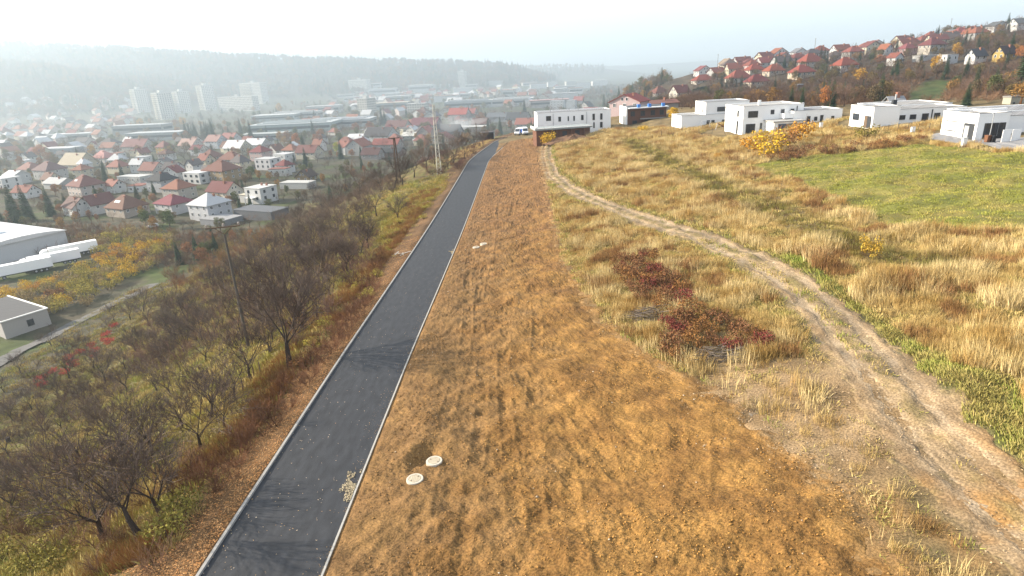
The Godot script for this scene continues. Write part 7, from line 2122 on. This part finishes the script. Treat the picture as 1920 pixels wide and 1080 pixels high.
	many("fallen_leaves", leaf.mesh(), tinted("dry_leaf", Color.WHITE, 0.8, 0.2), fall, fall_t, "fallen brown leaves on the verge and the lane", "leaves")

func build_small_things() -> void:
	# concrete manhole covers in the bare soil
	var pale: Material = mats.pale_concrete
	var said := [[Vector2(-4.87, -29.18), "pale round manhole cover beside the dug hollow"], [Vector2(-5.74, -27.56), "pale round manhole cover nearest the lane's kerb"], [Vector2(-4.46, -78.29), "left one of the two distant manhole covers"], [Vector2(-3.50, -79.43), "right one of the two distant manhole covers"]]
	for m in said:
		var y := -1e9
		for k in 8: y = maxf(y, soil_height(m[0].x + 0.42 * cos(k * TAU / 8), m[0].y + 0.42 * sin(k * TAU / 8)))
		var t := top("manhole_cover", Vector3(m[0].x, y - 0.01, m[0].y), rng.randf() * 360, m[1], "manhole cover")
		var s := Shape.new()
		s.lathe([Vector2(0.46, -0.3), Vector2(0.46, 0.03), Vector2(0.44, 0.055), Vector2(0.34, 0.055), Vector2(0.34, 0.03)], 24)
		part("ring", s, pale, t)
		s = Shape.new()
		s.lathe([Vector2(0.325, -0.05), Vector2(0.325, 0.045), Vector2(0.31, 0.06), Vector2(0.0, 0.06)], 24)
		part("lid", s, grained("lid_concrete", lin(0.56, 0.49, 0.37), mats.soil_tex, 0.7), t)
		s = Shape.new()
		for a in [0.0, PI]: s.box(Vector3(cos(a) * 0.24 - 0.04, 0.06, -0.02), Vector3(cos(a) * 0.24 + 0.04, 0.075, 0.02))
		part("lifting_lug", s, mats.rust, t)
	# sand spilt over the kerb onto the asphalt
	for e in [[Vector2(-9.19, -27.90), 0.75, 1.5, "patch of pale sand spilt on the near lane by the kerb"], [Vector2(-7.42, -78.04), 0.7, 1.3, "small patch of sand spilt on the lane near the distant manholes"]]:
		var places := []
		var tints := PackedColorArray()
		var q: Vector2 = e[0]
		for k in 1500:
			var a := rng.randf() * TAU
			var r := pow(rng.randf(), 0.8)
			var p := q + Vector2(cos(a) * r * e[1], sin(a) * r * e[2] + cos(a) * r * 0.4)
			if fine.get_noise_2d(p.x * 2.5, p.y * 1.4) + 0.35 - r * 0.5 < 0.0: continue
			var u := p.x - table(ROAD_LEFT, -p.y)
			if u > WIDTH - 0.12: continue
			var s := rng.randf_range(0.02, 0.05)
			places.append(Transform3D(Basis.from_euler(Vector3(rng.randf() * TAU, rng.randf() * TAU, 0)) * Basis.from_scale(Vector3(s, s * 0.5, s)), Vector3(p.x, lane_level(p) + 0.045, p.y)))
			tints.append(Color(0.36, 0.3, 0.2) * rng.randf_range(0.75, 1.2))
		many("sand_spill", clod_mesh(), mats.clod, places, tints, e[3], "sand")
	# piles of cut branches
	for e in [[Vector2(11.15, -47.41), 2.2, 90, "pile of cut grey branches below the upper red clump"], [Vector2(14.05, -38.32), 3.0, 110, "long pile of cut branches at the edge of the soil"]]:
		var t := top("brush_pile", ground(e[0]), 0, e[3], "brush pile")
		for k in 6:
			var s := Shape.new()
			for i in e[2] / 6:
				s.tint = Color(0.16, 0.13, 0.105) * rng.randf_range(0.5, 1.5)
				var a := rng.randf_range(-0.7, 0.7) + (PI if i % 2 else 0.0)
				var p := Vector3(rng.randf_range(-0.5, 0.5) * e[1], rng.randf_range(0.02, 0.95), rng.randf_range(-0.7, 0.7))
				var d := Vector3(cos(a), rng.randf_range(-0.12, 0.3), sin(a)) * rng.randf_range(0.5, 1.3)
				s.tube(p, p + d * 0.6, 0.026, 0.018, 4)
				s.tube(p + d * 0.6, p + d + jitter(0.25), 0.018, 0.003, 3)
				s.tube(p + d * 0.4, p + d * 0.7 + jitter(0.4), 0.012, 0.003, 3)
			part("branches", s, mats.twig, t)
	# dug hole with boards beside the kerb
	var q: Vector2 = Vector2(-14.67, -79.40)
	var t := top("board_stack", ground(q), 25, "broken boards and rubble beside the kerb", "rubble")
	for k in 6:
		var b := boxes("board", [[Vector3(-0.7, 0, -0.07), Vector3(0.7, 0.04, 0.07)]], plain("grey_board", lin(0.32, 0.29, 0.25)), t)
		b.position = Vector3(rng.randf_range(-0.8, 0.8), 0.1 + 0.05 * k, rng.randf_range(-0.5, 0.5))
		b.rotation = Vector3(rng.randf_range(-0.2, 0.2), rng.randf() * TAU, rng.randf_range(-0.25, 0.25))
	# wood pile and drum in the orchard
	t = top("wood_pile", ground(Vector2(-51.68, -60.45)), 20, "weathered stack of old logs in the orchard grass", "wood pile")
	for k in 9:
		var s := Shape.new()
		s.tube(Vector3(-0.9, 0, 0), Vector3(0.9, 0, 0), 0.13, 0.12, 8, true)
		var o := part("log", s, grained("log_grey", lin(0.2, 0.15, 0.13), mats.speck_tex, 0.6), t)
		o.position = Vector3(rng.randf_range(-0.15, 0.15), 0.14 + 0.24 * (k / 4), -0.5 + 0.28 * (k % 4) + 0.1 * (k / 4))
	t = top("metal_drum", ground(Vector2(-75.83, -79.28)), 0, "rusty dark drum standing at the orchard's left edge", "drum")
	var s := Shape.new()
	s.lathe([Vector2(0.3, 0), Vector2(0.3, 0.3), Vector2(0.315, 0.31), Vector2(0.3, 0.32), Vector2(0.3, 0.6), Vector2(0.315, 0.61), Vector2(0.3, 0.62), Vector2(0.3, 0.9), Vector2(0.27, 0.9), Vector2(0.27, 0.86), Vector2(0.0, 0.86)], 14)
	part("shell", s, plain("dark_rust", lin(0.03, 0.022, 0.02)), t)
	# fence posts along the top of the orchard
	var posts := in_order([Vector2(-22.26, -44.45), Vector2(-22.85, -48.00), Vector2(-22.36, -48.27), Vector2(-23.78, -54.66), Vector2(-27.91, -44.31), Vector2(-26.21, -46.39)])
	for i in posts.size():
		var o := top("fence_post", ground(posts[i]), 0, nth("weathered wooden fence post along the orchard's upper edge", i, posts.size()), "fence post", "orchard fence posts")
		s = Shape.new()
		s.tube(Vector3.DOWN * 0.3, Vector3(0.05, 1.3, 0), 0.06, 0.05, 6, true)
		part("shaft", s, mats.wood, o)
	# garden fence before the villa and the bungalow: posts with two wires
	for f in [[[Vector2(39.09, -168.27), Vector2(41.55, -165.46), Vector2(43.92, -162.74), Vector2(46.57, -160.86), Vector2(49.33, -158.71), Vector2(52.02, -156.62), Vector2(54.18, -154.01)], "thin wire fence round the playground lawn", 1.4], [[Vector2(72.66, -120.89), Vector2(73.79, -119.86), Vector2(74.94, -118.76), Vector2(76.13, -117.60), Vector2(77.34, -116.39), Vector2(78.53, -115.21), Vector2(80.08, -114.62), Vector2(81.01, -114.01)], "dark wire fence along the long bungalow", 1.5]]:
		var o := top("wire_fence", Vector3.ZERO, 0, f[1], "fence")
		var last := Vector3.ZERO
		var w := Shape.new()
		for i in f[0].size():
			var p := ground(f[0][i])
			s = Shape.new()
			s.tube(p - Vector3.UP * 0.3, p + Vector3.UP * f[2], 0.045, 0.045, 6, true)
			part("post", s, mats.frame_dark, o)
			if i:
				for k in 5: w.tube(last + Vector3.UP * f[2] * (0.2 + 0.19 * k), p + Vector3.UP * f[2] * (0.2 + 0.19 * k), 0.008, 0.008, 3)
			last = p
		part("wires", w, mats.frame_dark, o)
	# playground: slide and swing frame on the lawn
	t = top("playground_slide", ground(Vector2(55.54, -163.25)), -4, "dark red playground slide before the stepped villa", "slide")
	s = Shape.new()
	s.quad(Vector3(0, 1.5, 0.25), Vector3(2.4, 0.2, 0.25), Vector3(2.4, 0.2, -0.25), Vector3(0, 1.5, -0.25))
	s.box(Vector3(0, 1.5, -0.25), Vector3(0.08, 1.75, 0.25))
	for z in [-0.25, 0.25]: s.quad(Vector3(0, 1.5, z), Vector3(2.4, 0.2, z), Vector3(2.4, 0.4, z), Vector3(0, 1.7, z))
	part("chute", s, plain("slide_red", lin(0.16, 0.05, 0.045)), t)
	s = Shape.new()
	for z in [-0.22, 0.22]: s.tube(Vector3(-0.5, 0, z), Vector3(0, 1.55, z), 0.04, 0.04, 5)
	for k in 4: s.tube(Vector3(-0.4 + k * 0.1, 0.3 + k * 0.32, -0.22), Vector3(-0.4 + k * 0.1, 0.3 + k * 0.32, 0.22), 0.03, 0.03, 4)
	part("ladder", s, mats.steel, t)
	t = top("swing_frame", ground(Vector2(53.58, -167.13)), 0, "thin swing frame left of the playground slide", "swing")
	s = Shape.new()
	for x in [-1.2, 1.2]:
		for z in [-0.7, 0.7]: s.tube(Vector3(x, 0, z), Vector3(x * 0.9, 2.1, 0), 0.04, 0.04, 5)
	s.tube(Vector3(-1.1, 2.1, 0), Vector3(1.1, 2.1, 0), 0.04, 0.04, 5)
	part("frame", s, mats.steel, t)
	for x in [-0.45, 0.45]: boxes("swing_seat", [[Vector3(x - 0.2, 0.5, -0.08), Vector3(x + 0.2, 0.54, 0.08)], [Vector3(x - 0.19, 0.54, -0.01), Vector3(x - 0.17, 2.08, 0.01)], [Vector3(x + 0.17, 0.54, -0.01), Vector3(x + 0.19, 2.08, 0.01)]], mats.frame_dark, t)
	# meter boxes, gates and bins by the bungalows
	for e in [[Vector2(73.49, -112.11), "white meter box standing at the end of the bungalow's fence"], [Vector2(69.67, -137.62), "white meter box before the low grey-white house"], [Vector2(70.53, -94.95), "short white meter post at the mown field's edge"]]:
		var o := top("meter_box", ground(e[0]), 0, e[1], "meter box")
		boxes("plinth", [[Vector3(-0.3, -0.3, -0.18), Vector3(0.3, 0.25, 0.18)]], mats.concrete, o)
		boxes("cabinet", [[Vector3(-0.32, 0.252, -0.2), Vector3(0.32, 1.35, 0.2)]], mats.frame_white, o)
		boxes("lid", [[Vector3(-0.35, 1.352, -0.24), Vector3(0.35, 1.42, 0.24)]], mats.steel, o)
	t = top("gate_panels", ground(Vector2(77.23, -94.47)), 0, "pair of white gate panels right of the glazed porch", "gate")
	for x in [-0.75, 0.75]: boxes("panel", [[Vector3(x - 0.65, 0.1, -0.05), Vector3(x + 0.65, 2.0, 0.05)]], mats.frame_white, t)
	for e in [[Vector2(74.58, -95.65), "brown wheelie bin by the street lamp", Color(0.14, 0.065, 0.035)], [Vector2(75.21, -95.41), "black wheelie bin by the street lamp", Color(0.02, 0.02, 0.022)]]:
		var o := top("wheelie_bin", ground(e[0], 0.17), 8, e[1], "bin")
		var c: Color = e[2]
		part("body", body([Vector2(-0.25, 0.05), Vector2(0.25, 0.05), Vector2(0.33, 1.0), Vector2(-0.33, 1.0)], 0.58), plain("bin_%d" % int(c.r * 1000), c.linear_to_srgb(), 0.6), o)
		boxes("lid", [[Vector3(-0.31, 1.002, -0.36), Vector3(0.31, 1.08, 0.36)]], plain("bin_%d" % int(c.r * 1000), c.linear_to_srgb()), o)
		for x in [-0.24, 0.24]: wheel(o, Vector3(x, 0.1, -0.28), 0.1, 0.06)
